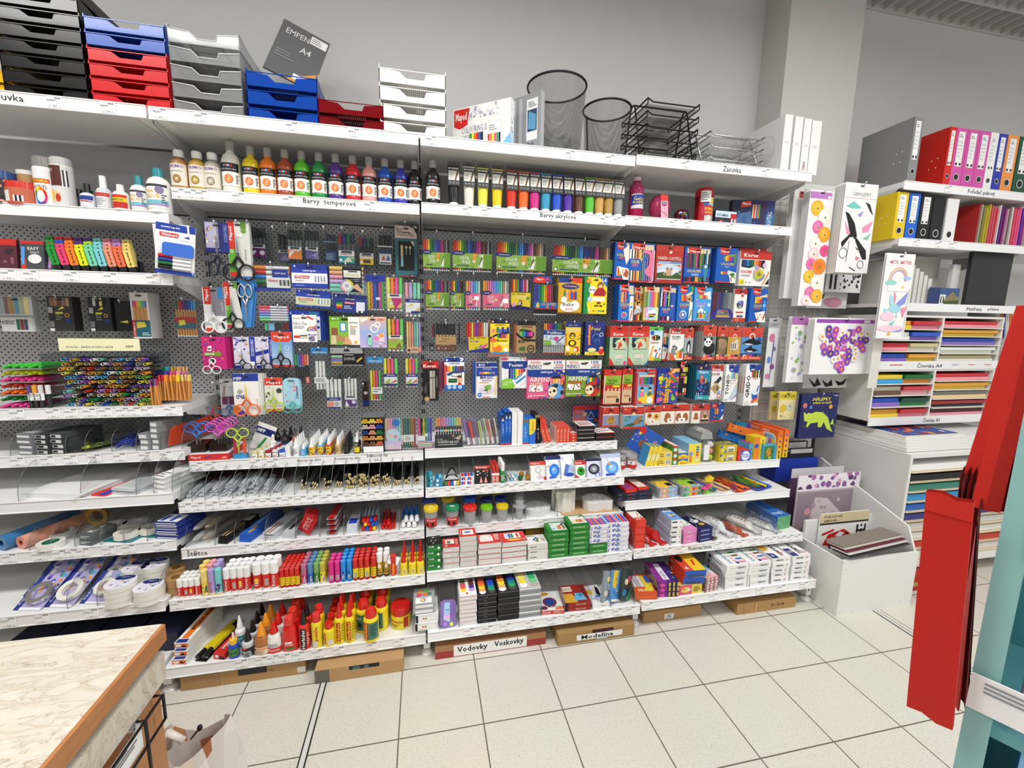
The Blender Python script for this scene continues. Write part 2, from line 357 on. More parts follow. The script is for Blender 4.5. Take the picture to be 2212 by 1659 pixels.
LAB=dict(A0=(101,217),B0=(331,420,617,752),C0=(920,1221,1308),D0=(1471,1645),B1=(372,399,422,502,610,787),C1=(999,1040,1105,1296,1323),D1=(1369,1445,1477,1567,1672),A2=(2,51,139,225,316),A3=(22,100,139,179,213,251,275,305,355),A4=(23,88,138,190,245,301,346),A6=(5,70,114,139,165,221,264,332),A7=(2,76,182,225,283),B2=(413,444,540,578),B3=(387,414,446,476,504,536,561,584,609,637,663,694,718,744,770,797,826,847,873,891),B4=(516,543,579,614,645,692,737,779,820,861,887),B5=(369,432,491,553,608,665,715,780,831,888),B6=(508,551,577,601,633,673,719,791,851),C2=(1148,1178,1206,1233,1257,1285,1310),C3=(925,962,995,1026,1054,1079,1099,1122,1154,1191,1227,1256,1287,1320),C4=(942,1002,1052,1110,1162,1219,1278,1314),C5=(962,1003,1044,1098,1156,1205,1246,1291,1338),C6=(1003,1042,1082,1135,1182,1220,1243,1285,1324,1353),D2=(1357,),D4=(1374,1403,1433,1461,1543,1567,1592,1619,1643,1659,1681,1697,1714),D5=(1392,1480,1532,1581,1634,1679,1728),E0=(2041,),E1=(1972,2020,2051))
BIG=dict(A0=[(-38,51,'Zásuvka',.3,.8)],D0=[(1562,1601,'Zásuvka',.2,.75)],B1=[(655,769,'Barvy  temperové',.25,.85)],C1=[(1167,1244,'Barvy akrylové',.22,.82)],B2=[(643,694,'Barvy na sklo',.42,.7),(723,779,'Kontury na sklo',.4,.72),(792,838,'Štětcový fix',.5,.98),(808,822,'29,-',.12,.38)],B4=[(404,448,'Štětce',.22,.8)],D4=[(1487,1537,'Modelovací hmota',.25,.75)],E0=[(2091,2149,'Pořadač pákový',.15,.8)],F2=[(2166,2210,'Dopisní papír',.2,.8)])
WHAT=dict(A='first bay from the left',B='second bay, left of the black joint',C='third bay, right of the black joint',D='rightmost bay of the long wall',E='binder unit beyond the pillar',F='binder unit at the right edge')
ROWN=dict(A=['topmost','second from top','third from top','fourth from top','fifth from top','sixth from top','seventh from top','second lowest','lowest'],B=['topmost','second from top','third from top','fourth from top','fifth from top','second lowest','lowest'],D=['topmost','second from top','third from top','fourth from top','second lowest','lowest'],E=['topmost','second'],F=['topmost','second','third','fourth','fifth'])
ROWN['C']=ROWN['B']
RAILH=.046
plab=[]
for pr in('34,00','72,00','29,00','147,00','58,00','93,00')[:6]:
 m=MB();m.box(-.001,.049,-.0006,0,-.0185,.0185,'fbfbfa');f=Face((-.001,-.0006,-.0185),(1,0,0),(0,0,1),.05,.037)
 art(m,f,'r .04 .86 .1 .89 aaaaaa;r .34 .86 .42 .89 aaaaaa;v .52 .82 .9 .93 777777,777777,aaaaaa,666666,666666,aaaaaa,777777,777777,bbbbbb,666666,777777;l .04 .56 .7 .74 2 9a9a9a;r .14 .1 .3 .14 aaaaaa;r .75 .1 .88 .14 aaaaaa;t .38 .06 .66 .2 %s 222222 b'%pr)
 plab.append(m)
plab=[m.obj('price_label')for m in plab]
SHO={}
used_lab=[0]
def make_shelf(key):
 x0,x1,d,h=SH[key];x0+=.004;x1-=.004;w=x1-x0;top=h-.004
 m=MB()
 m.box(-w/2,w/2,-d+.004,-.008,top-.03,top,'eeeeec','W')
 m.box(-w/2+.05,w/2-.05,-d+.03,-.03,top-.034,top-.03,'d9d9d6','W')
 for s in(-1,1)if h>.2 else():
  a,b=sorted((s*w/2,s*(w/2-.003)))
  m.prism([(-d+.03,top-.03),(-d+.04,top-.045),(-.12,top-.085),(-.008,top-.12),(-.008,top-.03)],a,b,'d4d4d2','W','x')
 o=m.obj('shelf',None,((x0+x1)/2,0,0));SHO[key]=o
 tag(o,'%s white metal shelf of the %s'%(ROWN[key[0]][int(key[1])],WHAT[key[0]]),'shelf','white shelves of the wall unit')
 r=MB();r.box(-w/2,w/2,-d,-d+.004,h-RAILH,h,'f3f3f3','W');r.box(-w/2,w/2,-d-.003,-d,h-.003,h,'fafafa','W');r.box(-w/2,w/2,-d-.003,-d,h-RAILH,h-RAILH+.003,'ededed','W')
 for u0,u1,s_,z0,z1 in BIG.get(key,[]):
  a,b=Xu(u0,-d,h-.022)-(x0+x1)/2,Xu(u1,-d,h-.022)-(x0+x1)/2
  f=Face((a,-d-.0005,h-RAILH),(1,0,0),(0,0,1),b-a,RAILH);art(r,f,'t 0 %g 1 %g %s 1a1a1a'%(z0,z1,s_.replace(' ','_')))
 ro=r.obj('price_rail',o)
 for u in LAB.get(key,()):
  i=used_lab[0]%6;used_lab[0]+=1
  x=Xu(u,-d,h-.022)-(x0+x1)/2
  yl=-d-.001-.0003*(used_lab[0]%3)
  if used_lab[0]<=6:l=plab[i];l.parent=ro;l.location=(x,yl,h-.0225)
  else:dup(plab[i],(x,yl,h-.0225),parent=ro)
 return o
for k in SH:make_shelf(k)
def deck(key):return SH[key][3]-.004
def front(key):return-SH[key][2]
for i,x in enumerate((-2,-1,0,1,2)):
 m=MB();m.box(-.015,.015,-.006,.03,.1,2.24,'a9aaac','W')
 for k in range(42):m.box(-.008,-.002,-.0066,-.006,.15+k*.05,.175+k*.05,'1a1a1c');m.box(.002,.008,-.0066,-.006,.15+k*.05,.175+k*.05,'1a1a1c')
 xx=x+(.012 if x==2 else 0)
 o=m.obj('upright_post',None,(xx,0,0))
 tag(o,'grey slotted upright post '+('at the left edge of the photo','between the first and second bay','behind the black joint in the middle','between the third and rightmost bay','at the right end of the long shelving')[i],'post','slotted posts of the wall unit')
 if 1:
  d=.63
  MB().box(-.012,.012,-d,.0,.045,.066,'e2e2e0','W').box(-.014,.014,-d-.004,-d+.03,.03,.074,'ececea','W').box(-.003,.003,-d-.0046,-d-.004,.055,.072,'151515').obj('base_leg',o)
  MB().lathe([(.006,.012,'steel','C'),(.006,.035)],'steel','C',8,0,-d+.012).lathe([(.026,0),(.027,.004),(.016,.014),(.008,.018),(0,.018)],'eeeeec','G',16,0,-d+.012).obj('foot',o)
for i,(b,x)in enumerate((('A',-2),('B',-1),('C',0),('D',1))):
 e=.012 if b=='D' else 0
 o=MB().box(-.484,.484+e,0,.018,.1,1.925,'grey','peg').obj('pegboard',None,(x+.5,0,0))
 tag(o,'grey perforated back panel of the '+WHAT[b],'pegboard','perforated back panels')
 o=MB().box(-.484,.484+e,0,.018,1.93,2.2,'a9aaad','W').box(-.484,.484+e,-.008,0,1.93,1.95,'9a9b9e','W').obj('back_panel',None,(x+.5,0,0))
 tag(o,'plain grey back panel above the pegboard of the '+WHAT[b],'panel','plain back panels')
def fa(spec,n=3):return[random.Random(i)for i in range(n)]
def child(parent,todo,off=(0,0,0)):
 """collects child meshes made while drawing"""
 def new(name):
  m=MB();todo.append((name,m));return m
 return new
def carton(name,label,cat,w,h,d,col,spec='',loc=(0,0,0),rot=(0,0,0),mat='P',top='',left='',right='',cols=None,group=None,make=None):
 """a printed box: origin at the middle of its lower front edge"""
 m=MB();todo=[]
 if make:make(m,w,h,d)
 else:m.box(-w/2,w/2,0,d,0,h,col,mat,cols)
 nw=child(None,todo)
 if spec:art(m,front_face(w,h),spec,'P',nw)
 if top:art(m,top_face(w,d,h),top,'P',nw)
 if left:art(m,left_face(w,d,h),left,'P',nw)
 if right:art(m,right_face(w,d,h),right,'P',nw)
 o=m.obj(name,None,loc,rot)
 for n_,c in todo:
  if c.v:c.obj(n_,o)
 return tag(o,label,cat,group)
def pens(o,w,h,y,spec,name='felt_tip_pen'):
 """spec: x0 x1 y0 y1 colours [cap fraction, barrel colour, plug colour]; upright pens as parts"""
 a=spec.split();x0,x1,z0,z1=[float(v)for v in a[:4]];cs=a[4].split(',');cap=float(a[5])if len(a)>5 else .45
 bc=a[6]if len(a)>6 else None;pl=a[7]if len(a)>7 else 'white'
 n=len(cs);st=(x1-x0)*w/n;r=st*.44;H=(z1-z0)*h
 for i,c in enumerate(cs):
  b=c if bc in(None,'=')else bc
  m=MB().lathe([(0,0,pl),(r*.8,0),(r*.8,H*.04,b),(r*.86,H*.05),(r*.86,H*(1-cap),c),(r,H*(1-cap)),(r*.95,H*.985),(r*.6,H),(0,H)],c,'G',8)
  m.obj(name,o,((x0-.5)*w+st*(i+.5),y,z0*h))
def hpens(o,w,h,y,spec,name='marker_pen'):
 """pens lying across: x0 x1 y0 y1 colours cap barrel"""
 a=spec.split();x0,x1,z0,z1=[float(v)for v in a[:4]];cs=a[4].split(',');cap=float(a[5]);bc=a[6]
 st=(z1-z0)*h/len(cs);r=st*.44;L=(x1-x0)*w
 for i,c in enumerate(cs):
  m=MB().lathe([(0,0,c),(r*.8,0),(r,L*.02),(r,L*cap,bc),(r*.88,L*cap),(r*.88,L*.96,c),(r*.8,L),(0,L)],c,'G',8,ax='x')
  m.obj(name,o,((x0-.5)*w,y,z0*h+st*(i+.5)))
HOOKS=[]
def hook(x,z,Y,what,tipcol='white'):
 m=MB().tube([(0,-.002,0),(0,Y+.012,0),(0,Y,.004),(0,Y-.005,.014)],.0022,'silver','C',5)
 m.box(-.006,.006,-.004,-.001,-.012,.006,'steel','C')
 o=m.obj('display_hook',None,(x,0,z))
 MB().ball(0,Y-.006,.016,.004,.004,.004,tipcol,'G',8,5).obj('hook_tip',o)
 tag(o,'chrome hook holding the '+' '.join(what.split()[:12]),'hook','display hooks on the pegboards');return o
def hang(name,desc,cat,px,Y,d,col,spec='',n=1,gap=.003,mat='P',pen=None,hpen=None,rot=0,hk=None,cols=None,make=None,hu=None,dx=0,drop=.014,left='',right=''):
 """a pack on a pegboard hook: px is the box of its front in the photograph, Y the depth of its front"""
 u0,v0,u1,v1=px;uc,vc=(u0+u1)/2,(v0+v1)/2
 a,b,t,l=at(u0,vc,1,Y),at(u1,vc,1,Y),at(uc,v0,1,Y),at(uc,v1,1,Y)
 w,h=b[0]-a[0],t[2]-l[2];x=(a[0]+b[0])/2
 name='hanging_'+name
 if hk!=0 and make is None:spec+=';> hang_slot;e %g %g %g %g 222226'%(.5 if hu is None else(at(hu,v0,1,Y)[0]-x)/w+.5,1-drop/h,min(.2,.013/w),.0035/h)
 o=carton(name,desc,cat,w,h,d,col,spec,(x,Y,l[2]),(0,rot,0),mat,make=make,cols=cols,left=left,right=right)
 yy=d*.5
 if pen:
  for p in([pen]if isinstance(pen,str)else pen):pens(o,w,h,yy,p)
 if hpen:hpens(o,w,h,yy,hpen)
 for i in range(1,n):
  if i==1:
   c=MB()
   if make:make(c,w,h,d)
   else:c.box(-w/2,w/2,0,d,0,h,col,mat,cols)
   if left:art(c,left_face(w,d,h),left)
   if right:art(c,right_face(w,d,h),right)
   c=c.obj(name,None,(x+dx,Y+d+gap,l[2]),(0,rot,0));tag(c,'another pack behind the front '+' '.join(desc.split()[:9]),cat,'behind the '+desc);first=c
  else:dup(first,(x+dx*i,Y+(d+gap)*i,l[2]-.0005*i))
 hx=x if hu is None else at(hu,v0,1,Y)[0]
 if hk!=0:hook(hx,t[2]-drop,min(Y-.012,hk or 0),desc)
 return o
def shell(rad=.006,frac=1.0,mat='T',col='clear',back=None):
 """rounded clear case, with the header above frac left open"""
 def mk(m,w,h,d):
  P=rrect(-w/2,w/2,0,h,rad)
  m.prism(P,-.003,-.0022,col,mat);m.prism(P,d-.001,d,col,mat,cap=True)
  m.prism(P,-.003,d,col,mat,cap=False)
  if back:m.prism(rrect(-w/2+.002,w/2-.002,.002,h*frac,.003),d-.003,d-.002,back)
 return mk
def onshelf(key,u,sb=.02,dz=.04):
 y=front(key)+sb;return Vector((Xu(u,y,deck(key)+dz),y,deck(key)+.0008))
def divider(key,u,hgt=.09,ln=None,sb=.012,front_h=.03,col='fdfefe'):
 p=onshelf(key,u,sb,hgt*.4);d=SH[key][2];ln=ln or d-.05
 P=[(0,0),(ln,0),(ln,hgt)]+[(hgt*.9*(1-math.sin(a)),front_h+(hgt-front_h)*math.cos(a))for a in(0,.4,.8,1.2,1.57)]
 m=MB().prism(P,-.0012,.0012,col,'T','x');q=[(0,y,z)for y,z in P[2:]+P[:1]]
 m.tube(q,.0011,'6f7376','G',4)
 o=m.obj('shelf_divider',None,p);divs.append((key,u,o));return o
divs=[]
def dividers(key,us,**k):
 for u in us:divider(key,u,**k)
def tray(col,mat,w=.258,d=.31,hh=.05,th=.003,slots=True):
 m=MB();dz=hh*.42
 P=[(-w/2,0),(w/2,0),(w/2,hh),(w*.2,hh*.86),(w*.17,dz),(-w*.1,dz),(-w*.2,hh*.86),(-w/2,hh)]
 m.prism(P,0,th,col,mat)
 for s in(-1,1):
  m.prism([(0,0),(d,0),(d,hh*.9),(d*.25,hh*.95),(.012,hh*1.25),(0,hh*1.25)],*sorted((s*w/2,s*(w/2-th))),col,mat,'x')
 m.box(-w/2,w/2,d-th,d,0,hh*.8,col,mat)
 m.box(-w/2,-w*.22,th,d-th,.002,.005,col,mat).box(w*.22,w/2,th,d-th,.002,.005,col,mat)
 for k in range(6):m.box(-w*.22,w*.22,th+k*d/6,th+k*d/6+.012,.002,.005,col,mat)
 for k in range(15):x=-w*.22+w*.44*k/14;m.box(x-.0035,x+.0035,th,d-th,.0022,.0048,col,mat)
 m.box(-w/2,w/2,-.002,0,hh-.003,hh,col,mat)if mat!='V' else m.tube([(p[0],-.001,p[1])for p in P[2:]],.0022,'eef1f3','G',4)
 return m
def stack(u,n,pitch,cols,what,key,w=.258,hh=0,sb=.035,d=.31):
 hh=pitch*.78
 p=onshelf(key,u,sb,.1);z=p.z;proto={}
 for i in range(n):
  c,mt,nm=cols[i]if isinstance(cols,list)else cols
  lab='%s letter tray, %s'%(nm,what+(', lowest of its stack' if i==0 else ', topmost of its stack' if i==n-1 else ', tray %d up from the shelf'%(i+1)))
  if(c,mt)in proto:o=dup(proto[c,mt])
  else:o=tray(c,mt,w,d,hh).obj('letter_tray');proto[c,mt]=o
  o.location=(p.x,p.y,z+i*pitch);tag(o,lab,'letter tray','stack of letter trays '+what)
stack(-72,2,.05,('eebd14','G','yellow plastic'),'at the left photo edge','A0',sb=.05)
stack(96,8,.0515,('131315','G','black plastic'),'in the tall black stack','A0',hh=.049,sb=.04)
stack(281,6,.0515,[('d8262b','G','red plastic')]*4+[('1d55b8','G','blue plastic')]*2,'in the red and blue stack','A0',hh=.049)
stack(449,5,.063,('fdfefe','V','clear plastic'),'beside the red and blue stack','B0',hh=.06,w=.243)
stack(611,3,.066,('1f62d6','S','translucent blue'),'holding the drawing pad','B0',hh=.063,w=.262)
stack(758,2,.062,('a01420','S','translucent dark red'),'left of the white trays','B0',hh=.06,w=.258)
stack(893,4,.0685,('f0f0ea','G','white plastic'),'over the joint of the shelves','C0',hh=.066,w=.275)
p=onshelf('B0',640,.1);carton('drawing_pad','dark grey wrapped drawing pad leaning out of the translucent blue tray','drawing pad',.19,.31,.006,'6a6a6c','p e0a050 .45 0 1 0 1 .33;t .12 .78 .6 .88 EMPEN e8e8e8;t .5 .55 .72 .66 A4 f0f0f0;r .62 .8 .97 .95 white;l .64 .82 .95 .93 3 999999;r .55 .04 .85 .14 eeeeee;l .08 .3 .5 .45 3 8a8a8c',(p.x-.03,p.y+.03,p.z+.215),(-.42,.3,.2),cols=dict(l='dddddd',r='dddddd',t='dddddd'))
def turned(name,label,cat,u0,u1,y0,y1,key,h,d,col,spec,**k):
 """an upright box set askew: left and right ends of its front at pixel columns u0, u1 and depths y0, y1"""
 z=deck(key)+.001;x0,x1=Xu(u0,y0,z+h/2),Xu(u1,y1,z+h/2)
 return carton(name,label,cat,math.hypot(x1-x0,y1-y0),h,d,col,spec,((x0+x1)/2,(y0+y1)/2,z),(0,0,math.atan2(y1-y0,x1-x0)),**k)
turned('colouring_set','white boxed colouring set turned askew before the mesh bins','colouring set',979,1103,-.16,-.34,'C0',.205,.035,'f1f0ee','r 0 0 1 1 f2f1ef;p red .02 .97 .3 .97 .26 .62 .12 .55 .02 .62;t .05 .68 .25 .9 Maped white b;d .3 .72 .8 1 26 b9b2c6,a8a0b8,d9d5e0 .03;t .16 .44 .66 .58 COLOURING_SET 8a8a90;t .16 .32 .32 .4 33_PIECES 9a9aa0;> window;v .02 0 .26 .26 green,orange,red,purple,dblue,navy;r .3 .02 .54 .4 222226;v .3 .2 .54 .42 green,lemon,orange,red,blue,black;v .32 .02 .54 .2 222222,555555,222222,666666,222222;r .6 .04 .86 .6 e9e6e4;v .62 .1 .84 .34 red,orange,yellow,hot,green,navy;r .62 .36 .84 .56 f8f8f8;l .64 .4 .8 .53 3 888888;p sky .75 0 1 0 1 .3 .88 .12',cols=dict(r='cfe6f2',t='e8e8e8'),right='G 0 0 1 1 9fd0ea,f2f2f4,f5f5f5;d .1 .3 .9 .9 8 b9b2c6,hot .2')
turned('tool_pack','grey blister pack with blue tool beside the colouring set','pack',1102,1168,-.22,-.345,'C0',.25,.03,'9b9da0','r .55 .2 .9 .9 f2f2f2;r .58 .35 .88 .72 2c4a68;p 5f9fc8 .6 .4 .85 .36 .85 .62 .62 .7;t .6 .08 .8 .16 po 333333;r .08 .05 .2 .95 c8cacc;r .3 .05 .42 .95 babcc0;l .6 .76 .86 .86 3 999999',cols=dict(r='b9bbbe'))
def mesh_bin(u,v,rt,rb,h,y,label):
 z=deck('C0')+.001;x=Xu(u,y,z+h)
 m=MB();n=40
 m.lathe([(rb,.004),(rb+(rt-rb)*.5,h/2),(rt,h)],'black','M',n)
 m.lathe([(0,.003),(rb,.003),(rb,.012),(rb+.001,.02)],'1c1d20','W',n)
 o=m.obj('waste_bin',None,(x,y,z))
 MB().tube([(rt*math.cos(2*math.pi*k/n),rt*math.sin(2*math.pi*k/n),h)for k in range(n)],.005,'17181a','W',8,True).obj('rim',o)
 MB().tube([(rb,0,.01),(rt,0,h)],.004,'202124','W',6).obj('seam',o,(0,0,0),(0,0,2.2))
 b=MB();r_=random.Random(int(u))
 for k in range(14):
  a0=r_.random()*6.28;q=[(rb*.85*math.cos(a0+j*.5)*r_.uniform(.6,1),rb*.85*math.sin(a0+j*.5)*r_.uniform(.6,1),r_.uniform(.02,h*.42))for j in range(3)]
  b.add(q,[(0,1,2)],'eef2f4','T')
 tag(b.obj('plastic_bag',None,(x,y,z)),'crumpled clear bag inside the '+label.split(' standing')[0],'bag')
 return tag(o,label,'waste bin','black wire mesh bins')
mesh_bin(1203,222,.142,.118,.345,-.19,'tall black wire mesh bin standing behind the grey blister pack')
mesh_bin(1311,245,.118,.098,.275,-.185,'small black wire mesh bin standing beside the black tray rack')
def rack(u0,u1,key,n,h,col,mat,label,lean=.0,y0=-.33,y1=-.06,pitch=.055,r=.004):
 z=deck(key)+.001;x0,x1=Xu(u0,y0,z+.1),Xu(u1,y0,z+.1);w=x1-x0;xc=(x0+x1)/2;D=y1-y0
 o=empty('tray_rack',(xc,y0,z));tag(o,label,'letter tray','wire letter tray racks')
 for s in(-1,1):
  P=[(s*w/2,.03,r),(s*w/2,D*.42,h*.93),(s*w/2,D*.46,h*.985),(s*w/2,D*.5,h),(s*w/2,D*.56,h*.985),(s*w/2,D*.6,h*.93),(s*w/2,D*.8,r)]
  MB().tube(P,r,col,mat,6).obj('side_frame',o)
 MB().tube([(-w/2,D*.5,h),(w/2,D*.5,h)],r,col,mat,6).obj('top_bar',o)
 for i in range(n):
  t=MB();zz=.03+i*pitch;e=w/2-r*2
  q=[(-e,0,zz+.02),(-e+.02,-.012,zz),(e-.02,-.012,zz),(e,0,zz+.02),(e,D,zz+.02),(-e,D,zz+.02)]
  t.tube(q,r*.9,col,mat,6,True);t.tube([(-e,0,zz+.02),(-e,0,zz-.004),(-e,D,zz-.004),(-e,D,zz+.02)],r*.8,col,mat,5);t.tube([(e,0,zz+.02),(e,0,zz-.004),(e,D,zz-.004),(e,D,zz+.02)],r*.8,col,mat,5)
  for k in range(1,26):x=-e+2*e*k/26;t.tube([(x,0,zz-.004),(x,D,zz-.004)],.0011,col,mat,3)
  for k in range(1,22):y=D*k/22;t.tube([(-e,y,zz-.004),(e,y,zz-.004)],.0011,col,mat,3)
  t.obj('tray',o)
rack(1392,1508,'D0',5,.30,'17181a','W','black wire tray rack with five tiers beside the small mesh bin',pitch=.056)
rack(1530,1652,'D0',3,.20,'cfd1d3','C','silver wire tray rack with three tiers right of the black one',pitch=.056)
for i,(u0,u1,rz,nm)in enumerate(((1690,1707,0,'leftmost'),(1712,1729,0,'second from left'),(1732,1747,0,'third from left'),(1749,1769,0,'rightmost'))):
 p=onshelf('D0',(u0+u1)/2,.02,.12);w=Xu(u1,p.y,p.z+.1)-Xu(u0,p.y,p.z+.1)
 carton('picture_frame_box','white flat box standing on end past the silver rack, %s of four'%nm,'box',w,.275-.004*i,.24,'efeeec','r .3 .5 .7 .54 e3cfcf;'+('T .3 .06 .7 .22 YARN 7a1c20;' if i==2 else ''),p,(0,0,rz),left='q .2 .5 .02 .002 888888;r .06 .1 .14 .25 666666;l .06 .3 .3 .45 3 c4b8b8;q .5 .5 .3 .004 aaaaaa',group='white boxes past the silver rack')
def turn(name,prof,label,cat,loc,mat='G',n=16,parts=(),group=None,rot=(0,0,0),sx=1,sy=1):
 """a turned vessel; PARTS are (name, profile, material[, sx, sy]) that move with it"""
 o=MB().lathe(prof,'white',mat,n,sx=sx,sy=sy).obj(name,None,loc,rot)
 for q in parts:MB().lathe(q[1],'white',q[2]if len(q)>2 else 'G',n,sx=sx,sy=sy).obj(q[0],o)
 return tag(o,label,cat,group)
def wrap(o,r,z0,z1,spec,a0=-1.15,a1=1.15,name='label',n=14,base=None,sx=1,sy=1):
 """bends flat print round an upright vessel of radius r; the middle faces the aisle"""
 m=MB();f=Face((0,0,0),(1,0,0),(0,1,0),1,1);f.k=0
 art(m,f,('r 0 0 1 1 %s;'%base if base else '')+spec)
 old,m=m,MB()
 for f_,c_ in zip(old.f,old.c):
  P=[old.v[i]for i in f_];xs=[p[0]for p in P]
  k0,k1=max(0,int(min(xs)*n)),min(n-1,int(max(xs)*n-1e-6))
  for k in range(k0,k1+1):
   Q=P
   for lim,sg in((k/n,1),((k+1)/n,-1)):
    q2=[]
    for i in range(len(Q)):
     p,q=Q[i-1],Q[i];a,b=(p[0]-lim)*sg,(q[0]-lim)*sg
     if(a>=0)!=(b>=0):t=a/(a-b);q2.append(tuple(p[j]+(q[j]-p[j])*t for j in range(3)))
     if b>=0:q2.append(q)
    Q=q2
    if len(Q)<3:break
   if len(Q)>2:m.add(Q,[tuple(range(len(Q)))],c_ if not isinstance(c_,list)else c_[0])
 vs=[]
 for x,y,z in m.v:
  a=a0+(a1-a0)*x;rr=(r(y)if callable(r)else r)+.0004+z*.6
  vs.append((rr*math.sin(a)*sx,-rr*math.cos(a)*sy,z0+(z1-z0)*y))
 m.v=vs;return m.obj(name,o)
def tempera(u,key,col,nm,big=1.0):
 p=onshelf(key,u,.045,.1);r=.0335*big;h=.198*big
 o=turn('paint_bottle',[(0,0,col),(r*.9,0),(r,.006),(r,h*.10),(r*.97,h*.12),(r*.97,h*.56),(r,h*.58),(r*.98,h*.63),(r*.8,h*.72),(r*.42,h*.79),(r*.36,h*.83),(0,h*.83)],'%s tempera paint bottle with orange slice label on the second shelf'%nm,'paint bottle',p,group='row of tempera paint bottles')
 MB().lathe([(r*.46,h*.82,'e3e3df'),(r*.47,h*.97),(r*.42,h),(0,h)],'e3e3df','Q' if col!='black' else 'G',14).obj('cap',o)
 wrap(o,r*.985,h*.13,h*.56,'r 0 .62 1 1 18181a;r .25 .84 .33 .93 cyan;r .35 .84 .45 .93 dd4444;r .46 .84 .56 .93 sky;r .58 .84 .68 .93 red;t .12 .68 .88 .78 ready_tempera_colour e6e6e6;c .5 .3 .2 e4572a;c .5 .3 .16 f08a4a;r .49 .08 .51 .52 f6d0a8;r .34 .29 .66 .32 f6d0a8;p f6d0a8 .38 .14 .4 .13 .63 .46 .61 .47;l .82 .1 .98 .5 5 222222;l .04 .1 .2 .5 5 999999',base='f0eee8')
 return o
for u,c,nm,k in((500,'ece9e0','white','B1'),(543,'e8d21e','yellow','B1'),(580,'ef7e22','orange','B1'),(617,'a9492c','reddish brown','B1'),(653,'5cc02c','light green','B1'),(690,'1f8f43','green','B1'),(726,'52308a','purple','B1'),(763,'d32433','red','B1'),(798,'eda79c','pale pink','B1'),(832,'1c56c0','blue','B1'),(866,'3c3cae','ultramarine','B1'),(896,'141416','black','B1')):tempera(u,k,c,nm,1.07 if nm=='white' else 1)
tempera(935,'C1','151518','black (beyond the joint)',1)['label']='black tempera paint bottle standing right of the black joint'
def primo(u,col,nm,lab):
 p=onshelf('B1',u,.045,.08);r=.032
 o=turn('craft_paint_bottle',[(0,0,col),(r,0),(r*1.02,.01),(r*1.02,.1),(r*.9,.115),(r*.5,.128),(r*.46,.134),(0,.134)],'%s metallic paint bottle left of the white tempera, %s'%(nm,lab),'paint bottle',p,group='small metallic paint bottles',parts=[('cap',[(r*.58,.13,'f2f2f0'),(r*.6,.155),(r*.5,.16),(0,.16)])])
 wrap(o,r*1.02,.015,.1,'t .15 .8 .85 .95 PRIMO 6a4a8a b;t .2 .62 .8 .72 metallic 777777;c .5 .3 .2 %s;q .5 .3 .2 .04 8a6a3a;c .5 .3 .06 f4e8d0'%col,base='e6dfcf')
primo(389,'b5854e','bronze','nearest the glue bottles');primo(428,'c9a23f','gold','between bronze and silver');primo(461,'b8b3a4','silver','right beside the white tempera')
def acrylic(u,col,nm):
 p=onshelf('C1',u,.03,.1);w,h=.054,.198
 m=MB();a=[(.021,.018,16),(.0235,.06,16),(.0265,.12,16),(.028,.16,16)]
 rings=[]
 for t,(z,rx,ry)in enumerate(((.016,.0215,.0205),(.03,.022,.02),(.09,.0245,.0165),(.14,.0265,.009),(.172,.0275,.0018),(.18,.0275,.0012))):
  rings.append([(rx*math.cos(2*math.pi*k/16),ry*math.sin(2*math.pi*k/16),z)for k in range(16)])
 for i in range(len(rings)-1):
  m.add(rings[i]+rings[i+1],[(k,(k+1)%16,16+(k+1)%16,16+k)for k in range(16)],col if i!=3 or True else col,'G',True)
 o=m.obj('paint_tube',None,p,(0,0,0))
 MB().lathe([(0,0,'f2f2ef'),(.0205,0),(.0205,.016),(.018,.018),(0,.018)],'white','G',16).obj('cap',o)
 MB().box(-.0275,.0275,-.0008,.0008,.18,h,'e6e8e8','T').box(-.008,.008,-.0012,.0012,.186,.19,'444444').obj('hang_tab',o)
 f=Face((-.0262,-.0195,.088),(1,0,0),(0,.0155/.09,1),.0524,.086);m=MB()
 art(m,f,'r 0 0 1 1 2a2a2c;r .04 .28 .96 .78 d8d6cf;t .06 .84 .94 .95 MOLENAER f0f0ee b;t .1 .52 .5 .66 ACRYLIC 777777;t .1 .38 .4 .48 PAINT 888888;p 8a6238 .55 .3 .68 .28 .95 .75 .8 .8;p 3a2c20 .6 .3 .64 .28 .88 .8 .8 .8;p f2f0ea .7 .3 .74 .3 .93 .6 .93 .7;q .2 .14 .08 .02 d0d0ce;q .5 .14 .08 .02 d0d0ce;q .8 .14 .08 .02 d0d0ce')
 m.obj('label',o)
 return tag(o,'%s acrylic paint tube standing on its white cap'%nm,'paint tube','row of acrylic paint tubes')
for u,c,nm in((980,'15151a','black'),(1013,'e6dfd2','off-white'),(1043,'dfe04e','lemon'),(1074,'f0d016','deep yellow'),(1105,'d3301f','red'),(1131,'f06a22','orange'),(1155,'c92a86','magenta'),(1179,'2b97c0','turquoise'),(1203,'1c50c4','blue'),(1227,'4a249a','violet'),(1251,'5a3420','brown'),(1274,'55bb2c','green'),(1295,'c89a4e','ochre'),(1315,'b08c34','gold'),(1336,'8f9193','silver grey')):acrylic(u,c,nm)
p=onshelf('D1',1374,.05,.1)
o=turn('bubble_bottle',[(0,0,'d9205e'),(.037,0),(.037,.065),(.036,.07,'e85a92'),(.034,.12),(.037,.14),(.034,.16),(.018,.178),(.016,.185)],'pink soap bubble refill bottle left of the round pink kit','bottle',p,'S',parts=[('cap',[(.02,.182,'f3c9d2'),(.02,.2),(0,.2)])])
wrap(o,.0365,.045,.115,'p 1c3c9a 0 .2 1 .35 1 1 0 .9;t .2 .55 .85 .75 NÁPLŇ yellow b;t .1 .35 .95 .52 do_bublifuku yellow b;d .05 .7 .95 .95 10 white .03',base='d9d9de')
p=onshelf('D1',1424,.06,.06)
